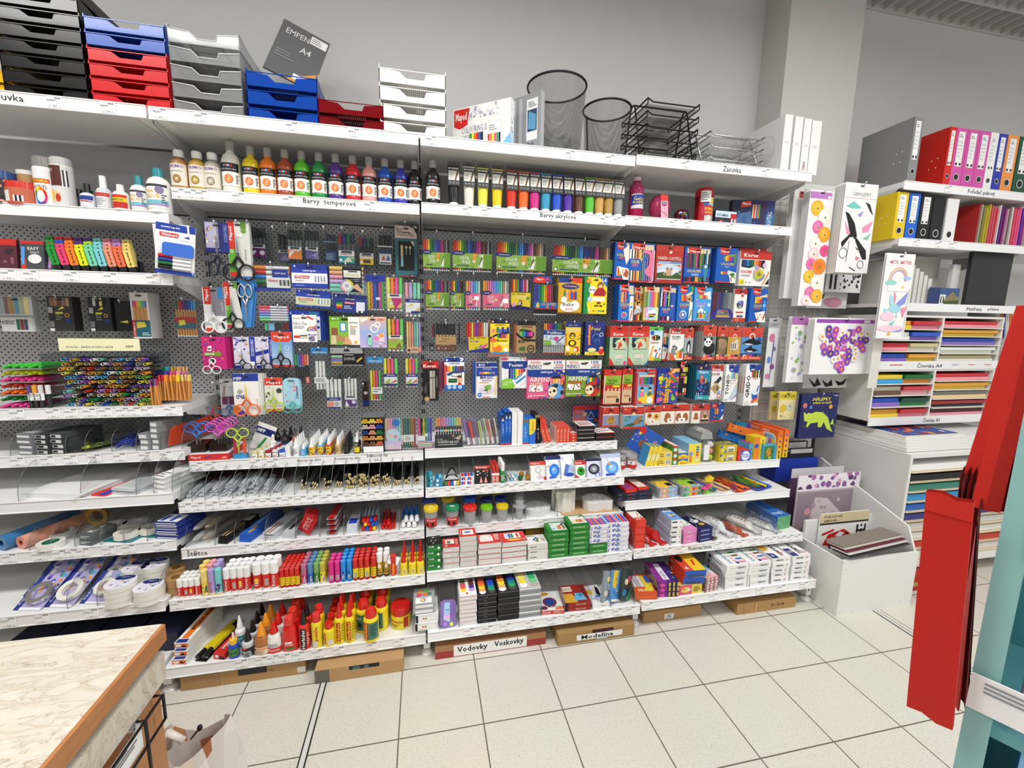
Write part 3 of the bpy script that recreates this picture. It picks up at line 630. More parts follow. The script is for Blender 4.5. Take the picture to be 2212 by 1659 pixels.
o=MB().ball(0,0,.066,.056,.05,.066,'d64a80','S',18,10).obj('craft_kit',None,p);tag(o,'round pink craft kit with red card band','toy kit')
m=MB();art(m,Face((-.02,-.056,.002),(1,0,0),(0,.12,.99),.04,.12),'r 0 0 1 1 f0a8bc;r 0 .75 1 1 red;r .1 .58 .9 .72 8a7f88;d 0 .1 1 .5 12 f8dce4,hot,crim .14');m.obj('card_band',o)
m=MB();rr_=random.Random(3)
for k in range(30):
 a,t=rr_.uniform(-.2,1.4),rr_.uniform(-.7,.6);m.ball(.05*math.sin(a)*math.cos(t),-.045*math.cos(a)*math.cos(t),.066+.058*math.sin(t),.003,.003,.003,rr_.choice(['white','hot','lpink','lilac']),'G',5,3)
m.obj('beads',o)
p=onshelf('D1',1472,.05,.03);o=MB().ball(0,0,.034,.042,.03,.034,'6a2038','S',14,8).obj('toy_bag',None,p);tag(o,'small dark bag of toys leaning by the red-lidded tub','toy kit')
m=MB();art(m,Face((-.03,-.031,.005),(1,0,0),(0,.05,1),.055,.045),'d 0 0 1 1 16 dblue,hot,white,green,red,black .15');m.obj('print',o)
p=onshelf('D1',1520,.065,.1)
o=turn('craft_tub',[(0,0,'b31522'),(.045,0),(.045,.135),(.043,.14)],'clear tub of craft parts under a red lid','craft tub',p,'S',parts=[('lid',[(.047,.135,'c01a26'),(.047,.165),(.04,.18),(0,.18)])])
wrap(o,.0456,.01,.13,'r 0 0 .3 1 b81626;p 3a5a9a .2 .85 .45 .95 .5 .7 .25 .6;p f0c040 .5 .75 .8 .7 .75 .98 .6 .98;p 7cc4f0 .5 .6 .85 .55 .8 .7 .5 .75;p c23040 .12 .3 .5 .18 .95 .32 .9 .6 .45 .68 .15 .55;t .3 .44 .85 .56 FUNNY ffd84a b;t .3 .3 .85 .42 COLOR ffd84a b;r .4 .0 .6 .24 f4f0ea;d .4 0 .6 .24 12 red,blue,yellow .03;r .7 .02 .95 .26 a8a8b0',base='c9ccd0')
wrap(o,.048,.105,.16,'l .05 .1 .9 .9 4 8a8a90',-.95,.15,'price_sticker',6,'f2f2ee')
turned('activity_case','small printed activity case between red-lidded tub and dark box','toy kit',1545,1590,-.23,-.225,'D1',.075,.05,'3a3c44','r 0 .55 1 1 cfe4f2;t .05 .62 .6 .8 VITAMIN 333344 b;t .1 .4 .7 .56 KUFŘÍK 333344 b;c .28 .2 .1 e0402a;t .23 .12 .33 .28 21 white;r .72 .05 1 .85 c8202a;v .75 .1 .98 .5 f0e0d0,4a6aa0,f0e0d0')
turned('pencil_set_box','dark blue boxed pencil set standing at the right end of the shelf','pencil set',1580,1672,-.20,-.24,'D1',.145,.03,'1c2448','g 0 0 1 1 1a2038,222a58,2a3a78;r .68 0 .8 1 3a2450;r .8 0 1 .5 2a6a9a;p d8382c .2 .72 .45 .8 .43 .98 .22 .94;t .24 .8 .42 .92 Maped white b;p 4a6a98 .1 .1 .5 .15 .45 .6 .15 .5;v .48 .35 .66 .85 f0d8a0,red,f0d8a0,blue,orange,green;T .84 .05 .94 .6 NIGHTFALL e8e8f0;d .1 .1 .6 .6 9 3a5a88,5a88b8 .06',mat='G')
def scissors(o,cx,zb,L,col,bl='silver',up=True,y=-.008,ring=.5,name='scissors',mat='G'):
 """handles below, blades above (or the other way round), lying on the front of a card"""
 m=MB();s=1 if up else-1;rh=L*.17;rw=L*.10*(ring/.5)
 Z=lambda t:zb+(t if up else L-t)
 for k in(-1,1):
  c=(cx+k*rw*1.05,Z(rh))
  m.tube([(c[0]+rw*math.cos(a),y,c[1]+rh*math.sin(a))for a in[i*math.pi/6 for i in range(12)]],L*.024,col,mat,6,True)
  m.tube([(c[0]-k*rw*.3,y,c[1]+s*rh*.95),(cx+k*.002,y,Z(L*.5)),(cx-k*.002,y,Z(L*.58))],[L*.028,L*.03,L*.02],col,mat,6)
  m.prism([(cx-k*.001-L*.022,Z(L*.5)),(cx-k*.001+L*.022,Z(L*.5)),(cx-k*L*.01,Z(L))],y-.001-.001*k,y+.0005-.001*k,bl,'C' if bl=='silver' else mat)
 m.lathe([(L*.02,-.004,bl),(0,-.004)],bl,'C',8,cx,y,Z(L*.55),ax='y')
 return m.obj(name,o)
NB='on the second bay pegboard'
SCB='d .02 .35 .7 .98 16 d9a23a,8a7ad0,f0e8f4,6a4ab0,3a3a8a .07'
o=hang('scissors_box','navy flowered scissors box at the top left of the second bay','scissors',(443,480,494,545),-.2,.012,'2a2f6e','r .02 .12 .5 1 b9b4cc;d .04 .2 .48 .95 18 6a5ab0,d9a23a,f0eef4,8a3a3a .06;r .5 .1 .58 1 8c8ea0;r .76 0 1 1 27337f;T .8 .35 .95 .9 SCISSORS 9fb4e0;r 0 0 1 .14 22307c;t .4 .05 .6 .09 brand dddddd',n=2)
scissors(o,0,-.1,.17,'20263a',up=True,y=-.012,name='scissors')
o=hang('scissors_card','tall white card with large black-handled scissors and red strip','scissors',(493,479,541,597),-.2,.006,'d6d8d0','r .02 .5 .33 1 d33425;T .08 .66 .26 .9 Maped white b;r .02 .08 .33 .5 5ea832;q .16 .46 .08 .03 e8f0d0;r .62 .88 .86 1 5b8a2e;c .74 .84 .12 6a9a3a;r .4 .72 .7 .78 e6e8dc;T .72 .3 .8 .5 advanced 333333;r .02 0 .4 .08 d33425',n=3)
scissors(o,-.005,-.018,.2,'17181a',y=-.01,ring=.75)
def mbox(desc,px,Y,caps,lab,d=.02,n=2,hk=None,body='3a3d42',pc='222428',hd=0):
 """clear snap box of four upright markers with a printed label"""
 k=len(caps.split(','))
 return hang('marker_box',desc+' '+NB,'markers',px,Y,d,'e9eced','> label_card;'+lab,n=n,gap=.002,mat='T',pen='.06 .94 .03 .97 %s .34 %s %s'%(caps,body,body),hk=hk,make=shell(.005,mat='T'))
LB='r .1 .05 .9 .44 f2f2f0;r .24 .36 .78 .43 444a5a;'
mbox('clear box of black fineliners with purple label',(537,489,576,558),-.09,','.join(['2a2c2e']*4),LB+'r .1 .05 .9 .32 7b2d7a;c .3 .18 .14 f4f0f4;c .72 .18 .14 f4f0f4;p 7b2d7a .2 .05 .5 .3 .6 .05',n=4,hk=-.2,body='6a6c70')
mbox('dark box of black markers with violet label',(598,504,627,568),-.06,','.join(['1c1d20']*3),LB+'r .1 .05 .9 .34 6a6488;p 9a94b8 .2 .1 .6 .3 .85 .1;q .7 .12 .1 .02 white',n=1,hk=-.2,body='2a2b2e')
mbox('clear box of fineliners with orange label',(618,494,654,563),-.1,','.join(['2c322f']*4),LB+'r .1 .05 .9 .34 e8823a;p f4e0cc .12 .08 .5 .3 .2 .32;c .25 .2 .06 white;r .4 .3 .8 .33 white',n=2,hk=-.2,body='8a8c8a')
mbox('clear box of fineliners with lilac label',(656,496,690,563),-.09,','.join(['34363a']*4),LB+'p 6a5a9a .1 .05 .9 .05 .9 .3 .1 .34;p a89ac8 .3 .12 .9 .2 .9 .3;q .75 .12 .1 .02 white',n=2,hk=-.2,body='8a8c8e')
mbox('box of grey-blue roller pens with blue label',(701,504,727,566),-.06,','.join(['4a5568']*4),'r .08 .05 .92 .42 5a7ab0;r .08 .34 .92 .42 27407c;l .14 .1 .86 .3 3 c8d4e8;h .0 .68 1 .72 9cc4e8',n=1,hk=-.2,body='3a4250')
mbox('clear box of permanent markers in red, blue, green and black',(727,502,769,572),-.1,'b02434,2a3a9a,1f7a5a,3a3c40',LB+'t .2 .3 .8 .35 PERMANENT c22c2c b;r .1 .05 .9 .27 2a9a9c;p e8d4b8 .3 .08 .6 .26 .8 .1;c .2 .14 .08 white;r .7 .2 .9 .24 f0c040',n=2,hk=-.2,body='6a6c70')
mbox('dark box of flipchart markers with yellow label',(773,511,810,575),-.08,'9a2c34,2c3480,1f6a52,2a2c30',LB+'t .2 .3 .85 .36 Flipchart c22c2c b;r .1 .05 .9 .26 e0b428;v .3 .1 .72 .22 222222,222222,222222;c .2 .12 .07 white',n=2,hk=-.2,body='2c2e32')
mbox('clear box of white-banded black pens with blue and white label',(816,505,848,577),-.07,','.join(['26282b']*4),'r .1 .08 .9 .46 f2f2f0;r .1 .4 .9 .48 27407c;p d05a4a .2 .2 .4 .36 .5 .2;p 4a6ab0 .5 .2 .7 .36 .85 .2;v .15 .1 .85 .15 222222,444444,222222,444444;r 0 .6 1 .64 e0e0e0',n=2,hk=-.2,body='4a4c50')
hang('calligraphy_set','tall teal calligraphy card with pink header beside the black joint','pen set',(854,488,901,598),-.08,.012,'3a7078','r 0 .76 1 1 ecd3cd;t .05 .9 .35 .96 Mont 222222;t .1 .85 .4 .91 Marte 222222;p 222222 .62 1 .8 1 1 .84 1 .94;t .06 .8 .55 .84 Calligraphy 333333;l .6 .79 .95 .86 3 8a8080;r .36 .86 .7 .875 111111;> window;r .14 .13 .86 .7 101214;v .24 .2 .36 .62 d8c49a;r .26 .2 .34 .4 5fb0c8;e .5 .58 .05 .03 d8c49a;e .68 .58 .05 .03 d8c49a;r .49 .44 .51 .55 e8e8e8;r .67 .44 .69 .55 e8e8e8;p d8d4b0 .7 .7 .86 .7 .86 .6;r .6 .0 1 .05 3a3a6a;t .7 .01 .9 .04 8pc white;r .2 0 .85 .02 b02c34',n=1,hk=-.16)
o=hang('marker_wallet','wallet of five whiteboard markers lying across, blue label','markers',(547,568,629,630),-.19,.022,'fafbfc','> label_card;r .34 .02 .97 .5 f0f0ee;r .5 .5 .92 .78 2b3f9a;t .56 .6 .86 .68 centropen white b;t .38 .34 .64 .44 Whiteboard c22c2c b;r .02 .02 .97 .14 2b3f9a;v .68 .22 .95 .42 555555,bbbbbb,555555,bbbbbb,555555',n=2,hpen='.02 .97 .1 .92 17181c,1f7a42,2b78d0,d0342c,f08a32 .33 f2f2f0',make=shell(.004))
WBB='r 0 .8 1 1 23388e;r 0 .18 1 .62 f2f2f2;t .3 .66 .68 .76 centropen white b;p c23038 .08 .38 .48 .38 .5 .5 .08 .5;t .1 .4 .46 .49 Whiteboard white b;t .1 .26 .34 .34 marker 444444;v .64 .24 .94 .5 8a90a8,f2f2f2,8a90a8,f2f2f2,8a90a8,f2f2f2,8a90a8;t .06 .86 .12 .95 %s white b;r .4 .87 .6 .92 0e1a50;l .1 .05 .5 .12 1 9ab0e8'
hang('marker_carton','blue and white carton of four whiteboard markers, upper of two','markers',(630,571,707,621),-.19,.02,'2b43a8',WBB%'4',n=2)
o=hang('marker_wallet','wallet of six pastel markers lying across with round badge','markers',(710,571,787,635),-.19,.022,'fafbfc','> label_card;r .42 .56 .9 .8 f4f4f0;r .55 .74 .8 .79 444a5a;t .48 .62 .86 .7 double ecd24a b;q .5 .28 .19 .06 e8d24a,b8a0d8,f0a0c0,a0d8d0;c .5 .28 .13 f4f0ec;c .5 .28 .06 c8b4d8;p e8b48c .62 .25 .95 .02 1 .02 .8 .35;l .7 .4 .95 .54 2 8a80a0',n=2,hpen='.02 .97 .06 .94 7fd8c0,8fe0d0,d8b0e8,f5a8b8,f8b98a,f5d078 .38 202228',make=shell(.004))
hang('marker_carton','blue and white carton of four whiteboard markers, tilted below the other','markers',(638,627,713,664),-.19,.02,'2b43a8',WBB.replace('r 0 .18 1 .62 f2f2f2','r 0 .12 1 .58 c9d2a8')%'4',n=1,rot=.06)
hang('marker_carton','dark blue carton of six whiteboard markers with colour window','markers',(718,636,790,676),-.185,.02,'24387f','r 0 .82 1 1 1c2c68;t .06 .84 .12 .96 6 white b;p 1a3a2a .1 .2 .28 .2 .28 .6 .1 .6;h .1 .2 .28 .55 d02c2c,e8b428,1f8a4a;t .35 .7 .65 .78 centropen white b;p c23038 .34 .48 .66 .48 .66 .6 .34 .6;t .36 .5 .64 .58 Whiteboard white b;r .7 .15 .96 .62 d8dce8;v .7 .05 .98 .14 e8e8e8,333333,e8e8e8,333333;l .34 .2 .66 .4 2 c8d0e8',n=1,rot=.05)
def pouch(m,w,h,d):
 m.prism([(-w*.16,0),(w*.16,0),(w*.5,h*.82),(w*.42,h*.93),(w*.3,h),(-w*.3,h),(-w*.42,h*.93),(-w*.5,h*.82)],0,d,'3f86cc','G')
o=hang('scissors_pouch','blue vinyl pouch with silver nail scissors','scissors',(511,597,552,707),-.2,.008,'blue','r .34 .95 .66 .97 1a3a6a',n=2,make=pouch,dx=.008)
scissors(o,0,.02,.17,'cdd2d6',up=False,y=-.006,ring=.4,mat='C')
o=hang('scissors_card','narrow white card with small black-handled scissors','scissors',(484,610,521,708),-.2,.006,'dcded6','r .02 .5 .38 1 d33425;T .1 .66 .3 .9 Maped white b;r .02 .1 .38 .5 5ea832;r .6 .88 .84 1 6a9a3a;r 0 0 .5 .07 d33425;q .2 .44 .1 .03 e8f0d0',n=3)
scissors(o,0,-.01,.15,'17181a',y=-.01,ring=.7)
o=hang('scissors_card','grey and white card with white-handled scissors','scissors',(440,621,488,716),-.205,.006,'e9e9e9','r .05 .62 .36 1 d33425;T .1 .7 .3 .95 Maped white b;r .36 .36 .98 1 8a8490;r .7 .74 .9 1 2f86d0;T .76 .46 .9 .66 sensoft d8d8e0;r .05 0 .5 .08 d33425',n=4,dx=.004)
scissors(o,-.004,-.005,.15,'e8e8e6',y=-.01,ring=.8)
hang('pen_wallet','wallet of pastel dual-tip pens lying across','pens',(558,660,624,695),-.205,.014,'fafbfc','',n=1,hpen='.02 .98 .04 .98 8ce07a,86d8e8,7f9ce8,b48ae0,f07fa8,e8404a .38 e8e6f2',make=shell(.004),hk=-.24,hu=606)
hang('pen_wallet','wallet of marker pens hanging under the dual-tip pens','pens',(572,696,624,716),-.19,.014,'fafbfc','r 0 .1 .12 .9 5ac08a;r .16 .1 .4 .9 8ac0e8;r .45 .1 .7 .9 3a3c40;r .76 .3 1 .9 7a1c2c',n=1,make=shell(.004),hk=0)
hang('fabric_pen_box','white boxed fabric pens with small flower picture','pens',(632,680,684,739),-.2,.012,'f4f3f1','r 0 .32 1 .98 f6f5f2;t .05 .62 .6 .75 Fabric_Fun 55566a;t .05 .84 .3 .9 Pentel_Arts 8a6a6a;l .05 .48 .5 .6 3 a8a8b0;p a294bc 1 .35 1 .65 .5 .35;q .8 .4 .22 .05 red,orange,green,blue,purple,magenta;p f6f5f2 .5 .3 1 .3 1 .4 .5 .4;r .04 .16 .3 .24 c8402c;h .3 .14 .6 .26 d8d8d8,e8d8b0,333333;c .78 .14 .13 8a7aa0;d .66 .04 .92 .26 14 6a5a80,b0a0c8,e8e0f0,4a6a4a .05;p d04a3a .6 .92 .85 .82 .9 .86 .65 .97',n=1,hu=656)
o=hang('marker_carton','blue edged carton of textile markers behind the fabric pens','markers',(625,670,692,736),-.17,.016,'2f4fb4','r 0 .82 1 1 2b43a8;t .03 .86 .1 .95 6 white b;t .65 .85 .95 .95 TEXTILE 2aa8a8 b;r .75 .02 1 .8 e8e8ee;h .76 .3 .98 .78 f0f0f0,2b43a8,f0f0f0,2b43a8,f0f0f0',n=4,gap=.004,hk=0,dx=.007)
hang('craft_marker_set','green and white boxed decorating marker set with paper house','markers',(712,684,777,745),-.19,.03,'7cb928','r .62 0 1 1 f4f3ee;r 0 .86 .62 1 6aa81e;t .08 .88 .3 .96 8+1 white b;r .02 .08 .6 .84 86c038;p 8a5a3a .05 .3 .28 .3 .26 .6 .06 .6;p d8c8a0 .04 .02 .22 .02 .2 .34 .06 .34;r .34 .46 .56 .8 3a8ad8;r .38 .5 .52 .76 e8f0f4;p d8a878 .42 .02 .75 .02 .6 .3 .45 .3;p b48a5a .22 .12 .5 .12 .5 .3 .22 .36;t .66 .76 .94 .82 centropen 333a55 b;t .68 .62 .92 .7 decor d0802c b;l .68 .36 .92 .6 4 9a9a9a;c .86 .1 .06 e8c060;r .4 .9 .62 .94 1a2a1a',n=2)
o=hang('marker_card','pastel swirl card with a mint highlighter','markers',(777,684,835,751),-.19,.012,'b9a6d8','G 0 0 1 1 c8b8e4,9ab4e4,e8b89a;p f4ece4 .05 .8 .3 .9 .35 .98 .02 .95;q .55 .62 .17 .05 f4ece8;q .66 .74 .12 .05 f4ece8;t .68 .88 .95 .94 STABILO d0342c b;p f6d0dc .5 .2 .9 .2 .9 .5 .6 .4;c .62 .3 .1 f07fb4;c .8 .4 .09 f0a04a;p f4f0f4 .3 .15 .44 .15 .44 .45 .3 .45;p 9a8ad0 .33 .18 .41 .18 .41 .4 .33 .4;t .05 .02 .4 .05 boss white;d .5 .02 .95 .15 6 e8e0f0,d0802c .05',n=1)
MB().rbox(-.024,-.008,-.012,0,.012,.05,'8fdcb8','G',.004).rbox(-.022,-.01,-.01,-.001,.05,.062,'1c1c1e','G',.003).obj('highlighter',o)
hang('highlighter_wallet','wallet of six slim highlighters under a blue header','highlighters',(791,594,832,671),-.16,.012,'fafbfc','> header_card;r 0 .82 1 1 2740a8;p 2740a8 0 .82 .3 .82 .5 .76 .7 .82 1 .82;r .35 .9 .65 .93 10184a;r .5 .3 .72 .38 e8e8f0',n=2,pen='.04 .96 .02 .8 e8e42a,f48a32,2a5ac8,3a3a8a,e84a9a,52c44a .6',make=shell(.004))
def hlbox(desc,px,Y,cols,lab,n=2):
 o=hang('highlighter_box',desc,'highlighters',px,Y,.02,'fafbfc','> label_card;'+lab,n=n,pen='.05 .95 .03 .97 %s .42'%cols,make=shell(.008,mat='T'))
 return o
HL='r .12 .12 .88 .5 f4f4f0;r .25 .44 .75 .49 444a5a;'
hlbox('clear case of four neon highlighters, top of the column by the joint',(832,597,872,674),-.18,NEON.replace('nye','eef07a'),HL+'r .12 .12 .88 .4 c8387a;p d8e05a .12 .12 .5 .12 .3 .4 .12 .4;c .3 .24 .14 f2ecd0;q .3 .24 .12 .03 a8a030;p e8b48c .6 .12 .88 .12 .88 .3')
hlbox('clear case of four pastel highlighters beside the black joint',(872,608,911,686),-.18,'f5a8b0,c8b4e4,86dcc8,9ce8c0','r .1 .14 .9 .5 f2f2f0;r .1 .42 .9 .52 24368a;t .3 .44 .8 .49 centropen white b;p d8d04a .12 .3 .5 .4 .5 .34;p e8b48c .5 .16 .9 .3 .9 .2;r .4 .12 .9 .18 24368a')
hlbox('clear case of four neon highlighters, second below the top one',(834,687,874,761),-.18,NEON,HL+'r .12 .12 .88 .38 a8c848;p 8a6a3a .5 .14 .85 .14 .7 .3;l .2 .3 .8 .42 2 d08a90')
hang('highlighter_wallet','wallet of slim pastel highlighters with peach label','highlighters',(876,689,911,764),-.18,.014,'fafbfc','> label_card;r .05 .03 .95 .2 eab89a;r .8 .03 .98 .24 d0342c;T .83 .06 .95 .22 STABILO white b;c .2 .1 .09 444444;l .35 .08 .75 .16 2 8a6a5a',n=2,pen='.05 .95 .02 .92 f4dc7a,f5b08a,f5988a,6cc8b8,9adcc0,b8a0e4 .5',make=shell(.004))
hang('highlighter_wallet','long clear bag of four neon pens under a cyan header','highlighters',(794,771,829,867),-.18,.01,'fafbfc','> header_card;r 0 .86 1 1 3a9ad8;t .1 .88 .9 .93 centropen white b;r .35 .95 .65 .97 184a7a;> price_sticker;r .26 .17 .9 .32 f6f6f4;l .32 .2 .84 .3 2 777777',n=3,pen='.14 .82 .02 .7 eaf03a,f48a32,f04a9a,4cc85a .45',make=shell(.003))
SM='r .1 .14 .9 .48 f2f2f0;r .1 .38 .9 .48 24368a;t .25 .4 .75 .46 centropen white b;p a8c848 .12 .2 .5 .34 .4 .16;p d8606a .4 .16 .85 .3 .85 .22;r .1 .1 .9 .16 24368a'
hlbox('small clear case of four neon highlighters beside the long bag',(826,773,861,839),-.18,NEON,SM,3)
hlbox('small clear case of four neon highlighters, rightmost by the joint',(874,773,905,839),-.18,NEON,SM,2)
hang('liner_wallet','clear bag of three white liners under a blue header','pens',(673,751,710,847),-.18,.01,'fafbfc','> header_card;r 0 .86 1 1 2f8ad0;t .1 .87 .9 .92 centropen white b;r .3 .94 .6 .965 0e2a4a;> price_sticker;r .14 .2 .86 .34 f6f6f4;l .2 .23 .8 .32 2 777777',n=4,pen='.2 .8 .03 .7 f0f0ee,f0f0ee,f0f0ee .5 f4f4f2 333333',make=shell(.003),dx=.003)
hang('metallic_marker_card','black card of metallic markers with grey header','markers',(714,751,784,790),-.18,.014,'141416','r 0 .68 1 1 9c9da0;t .04 .8 .08 .92 6 333333 b;p 222222 .4 .8 .6 .8 .55 .94 .45 .94;t .42 .56 .7 .64 centropen e8e8e8 b;t .4 .3 .75 .48 SHINE b8b8b8;h .02 .06 .36 .58 8a7a3a,c8a24a,5a8ab8,9a5ab0,4a9a5a,c8c8c8;p c8a24a .8 .15 .98 .4 .96 .5 .8 .3;r .0 0 1 .05 9a9a9c',n=2)
WM='r .12 .08 .88 .36 f0f0ee;r .12 .3 .88 .4 24368a;t .25 .32 .75 .37 centropen white b;p e8a08a .14 .1 .5 .1 .5 .28 .14 .28;l .55 .12 .85 .26 3 8a8a9a;r .12 .06 .88 .1 24368a'
hang('marker_box','frosted case of white markers with blue label, front of several','markers',(701,817,740,886),-.19,.02,'f2f2ef','> label_card;'+WM,n=5,pen='.06 .94 .03 .96 f2f2ee,f2f2ee,f2f2ee,f2f2ee .4',make=shell(.006),dx=.002)
hang('marker_box','frosted case of white liners with violet label','markers',(741,816,773,883),-.18,.02,'f2f2ef','> label_card;r .1 .08 .9 .42 f0f0ee;r .2 .36 .8 .41 444a5a;r .1 .08 .9 .3 6a3a8a;c .7 .22 .14 e8e0f0;p f0f0ee .1 .08 .4 .08 .2 .28',n=2,pen='.06 .94 .03 .96 eeeeea,eeeeea,eeeeea,eeeeea .4',make=shell(.006))
hang('pen_wallet','thin dark wallet of pens with white round sticker','pens',(783,824,797,878),-.12,.008,'2c2430','r 0 .3 1 .9 3a2428;c .5 .55 .3 f0f0ee;r 0 .05 1 .25 24368a;v .1 .6 .9 .95 4a2a30,1c1c1e,5a2a30',n=1,hk=-.2)
hang('fineliner_pack','clear pack of neon and black fineliners with red corner','pens',(634,755,669,830),-.18,.012,'fafbfc','> label_card;r .06 .03 .94 .2 3a3436;r .72 .03 .96 .22 d0342c;T .76 .05 .92 .2 STABILO white b;c .2 .1 .08 e8e8e8;r .3 .5 .7 .56 6a7a9a',n=3,pen='.05 .95 .03 .86 58c04a,3aa0c8,7a5ac8,e84a8a,f07a3a,f0a0a0 .38 222326',make=shell(.004),dx=.003)
o=hang('scissors_box','magenta box with zebra print and white-handled scissors','scissors',(437,727,488,797),-.205,.012,'c8287a','d .02 .3 .98 .98 34 e85a9a,f08a3a,4a5ac8,f0d04a,f4f0f4,a01a60 .05;r .08 .4 .8 .52 7a9a3a;l .12 .42 .7 .5 1 e8f0d0;p f4f4f4 .2 .56 .4 .56 .42 .72 .26 .7;p 222222 .24 .6 .38 .6 .38 .64 .24 .64;e .4 .25 .16 .1 f4f4f4;e .4 .25 .1 .06 222222',n=4,dx=.004)
scissors(o,-.01,-.02,.1,'f0eeec',y=-.012,ring=.9)
SX='d .02 .3 .72 .98 20 6a4ab0,d9a23a,f4eef8,3a3a9a,8a7ad0,e8e0f4 .07;r .74 .1 1 1 27379a;T .8 .4 .94 .92 SCISSORS d8e0f4 b;r 0 0 .3 .1 27379a;'
o=hang('scissors_box','blue edged flowered box with black scissors, left of two','scissors',(505,728,552,796),-.19,.012,'d9d6e6',SX+'> price_sticker;r .62 .1 .94 .22 f2f2f0',n=3)
scissors(o,-.008,-.008,.1,'17181a',y=-.012,ring=.9)
o=hang('scissors_box','blue edged flowered box with black scissors, right of two','scissors',(552,728,592,796),-.19,.012,'d9d6e6',SX+'p 27379a 0 .4 .72 .5 .72 .62 0 .52',n=2)
scissors(o,-.004,-.012,.11,'17181a',y=-.012,ring=.85)
o=hang('scissors_card','red header card with lime and black child scissors','scissors',(587,717,631,793),-.2,.012,'8fb4dc','r 0 .78 1 1 e0432f;p e0432f 0 .8 1 .8 .8 .7 .2 .7;t .14 .8 .86 .9 Maped white b;G 0 .06 1 .72 bcd4f0,7aa4d8;q .75 .55 .12 .02 e8eef8;q .72 .35 .12 .02 e8eef8;r 0 0 1 .07 e0432f',n=3)
scissors(o,-.004,-.005,.14,'1a1a1c','8cc832',y=-.012,ring=.7)
o=hang('zigzag_scissors_card','blue and white card with yellow and orange craft scissors','scissors',(505,807,560,897),-.2,.006,'f3f2ee','r 0 .82 1 1 2a3f98;t .04 .84 .36 .92 MFP white b;p a8a8a0 .12 .56 .24 .5 .36 .58 .24 .64;t .08 .4 .42 .5 crea 2a4a8a b;p e8843a 0 0 .3 0 .2 .2 0 .26;p 5a3a8a 0 0 .5 0 .3 .14;T .86 .1 .94 .4 scissors c8a0a0',n=5,dx=.006)
scissors(o,.002,.0,.155,'ee7a42','f2d43a',y=-.012,ring=.85)
o=hang('zigzag_scissors_card','red card with lime craft scissors','scissors',(573,816,611,889),-.19,.006,'e9e4e0','r 0 .78 1 1 e0402f;t .12 .8 .88 .9 Maped white b;r 0 0 1 .08 e0402f;d 0 .1 .3 .78 10 6a2a4a,8ac832,f4f0ec .1;c .8 .62 .16 444444',n=1)
scissors(o,0,.006,.12,'b4d43a','c8dc7a',y=-.012,ring=.9)
def capsule(m,w,h,d):m.prism(rrect(-w/2,w/2,0,h,w*.3,4),0,d,'a8d8e8')
o=hang('child_scissors_card','pastel blue card with teal and pink child scissors','scissors',(612,817,648,884),-.19,.006,'lpink','d .05 .2 .95 .92 16 f0b8d0,c8b0e0,8ac8e0,f08090 .08;T .72 .35 .9 .75 Scissors 4a3a9a b;r .3 .9 .7 .93 445566',n=2,make=capsule,dx=.006)
scissors(o,.004,-.014,.1,'3cbcae','e8d8e0',y=-.012,ring=1.0)
o=hang('scissors_card','grey card with blue scissors at the shelf bracket','scissors',(476,818,508,897),-.17,.006,'aeb0b4','r .1 .3 .9 .52 5a2a4a;l .5 .8 .95 .9 2 e8e8ea;p 8a7a70 .1 .5 .3 .5 .4 .8 .3 .84',n=1,hk=-.3)
scissors(o,.006,.0,.1,'3a5a9a',y=-.01,ring=.9)
C12='d8281f,e8641f,f2c81a,1f7a3a,17604a,2b5ab8,3a3a9a,4a2a7a,c8287a,5a2a1a,7a7a7c,1c1c1e'
C18='c8201f,d84a1f,f08a1f,f2d01a,3aa03a,1f6a2f,174a3a,2b6ac8,1f2f7a,1a1a4a,4a2a7a,b02a7a,d8288a,4a241a,7a3a1a,2c1c16,8a8a8c,1c1c1e'
C24='c8201f,d83a2a,e86a1f,f0a01f,f2d01a,3aa03a,1f6a2f,14503a,2f5a3a,6a8a2a,1f6a8a,2b8ad0,3a9ae0,1f2f7a,2a1a5a,6a3a8a,c84a9a,d87ab8,4a241a,7a4a2a,9a6a4a,e8b07a,8a8a8c,1c1c1e'
C30='a8201f,c8281f,d83a2a,e8641f,f0a01f,f2d01a,2a8a3a,1f6a2f,14503a,174a3a,2a3a2a,6a8a2a,1a6a7a,2b7ad0,4aa0e8,1a2a5a,1f2f9a,2a2a8a,1f1f5a,3a2a6a,2a1a4a,b0287a,d84aa0,3a1c14,5a3018,7a4424,8a5a3a,e8b88a,7a7a7c,1c1c1e'
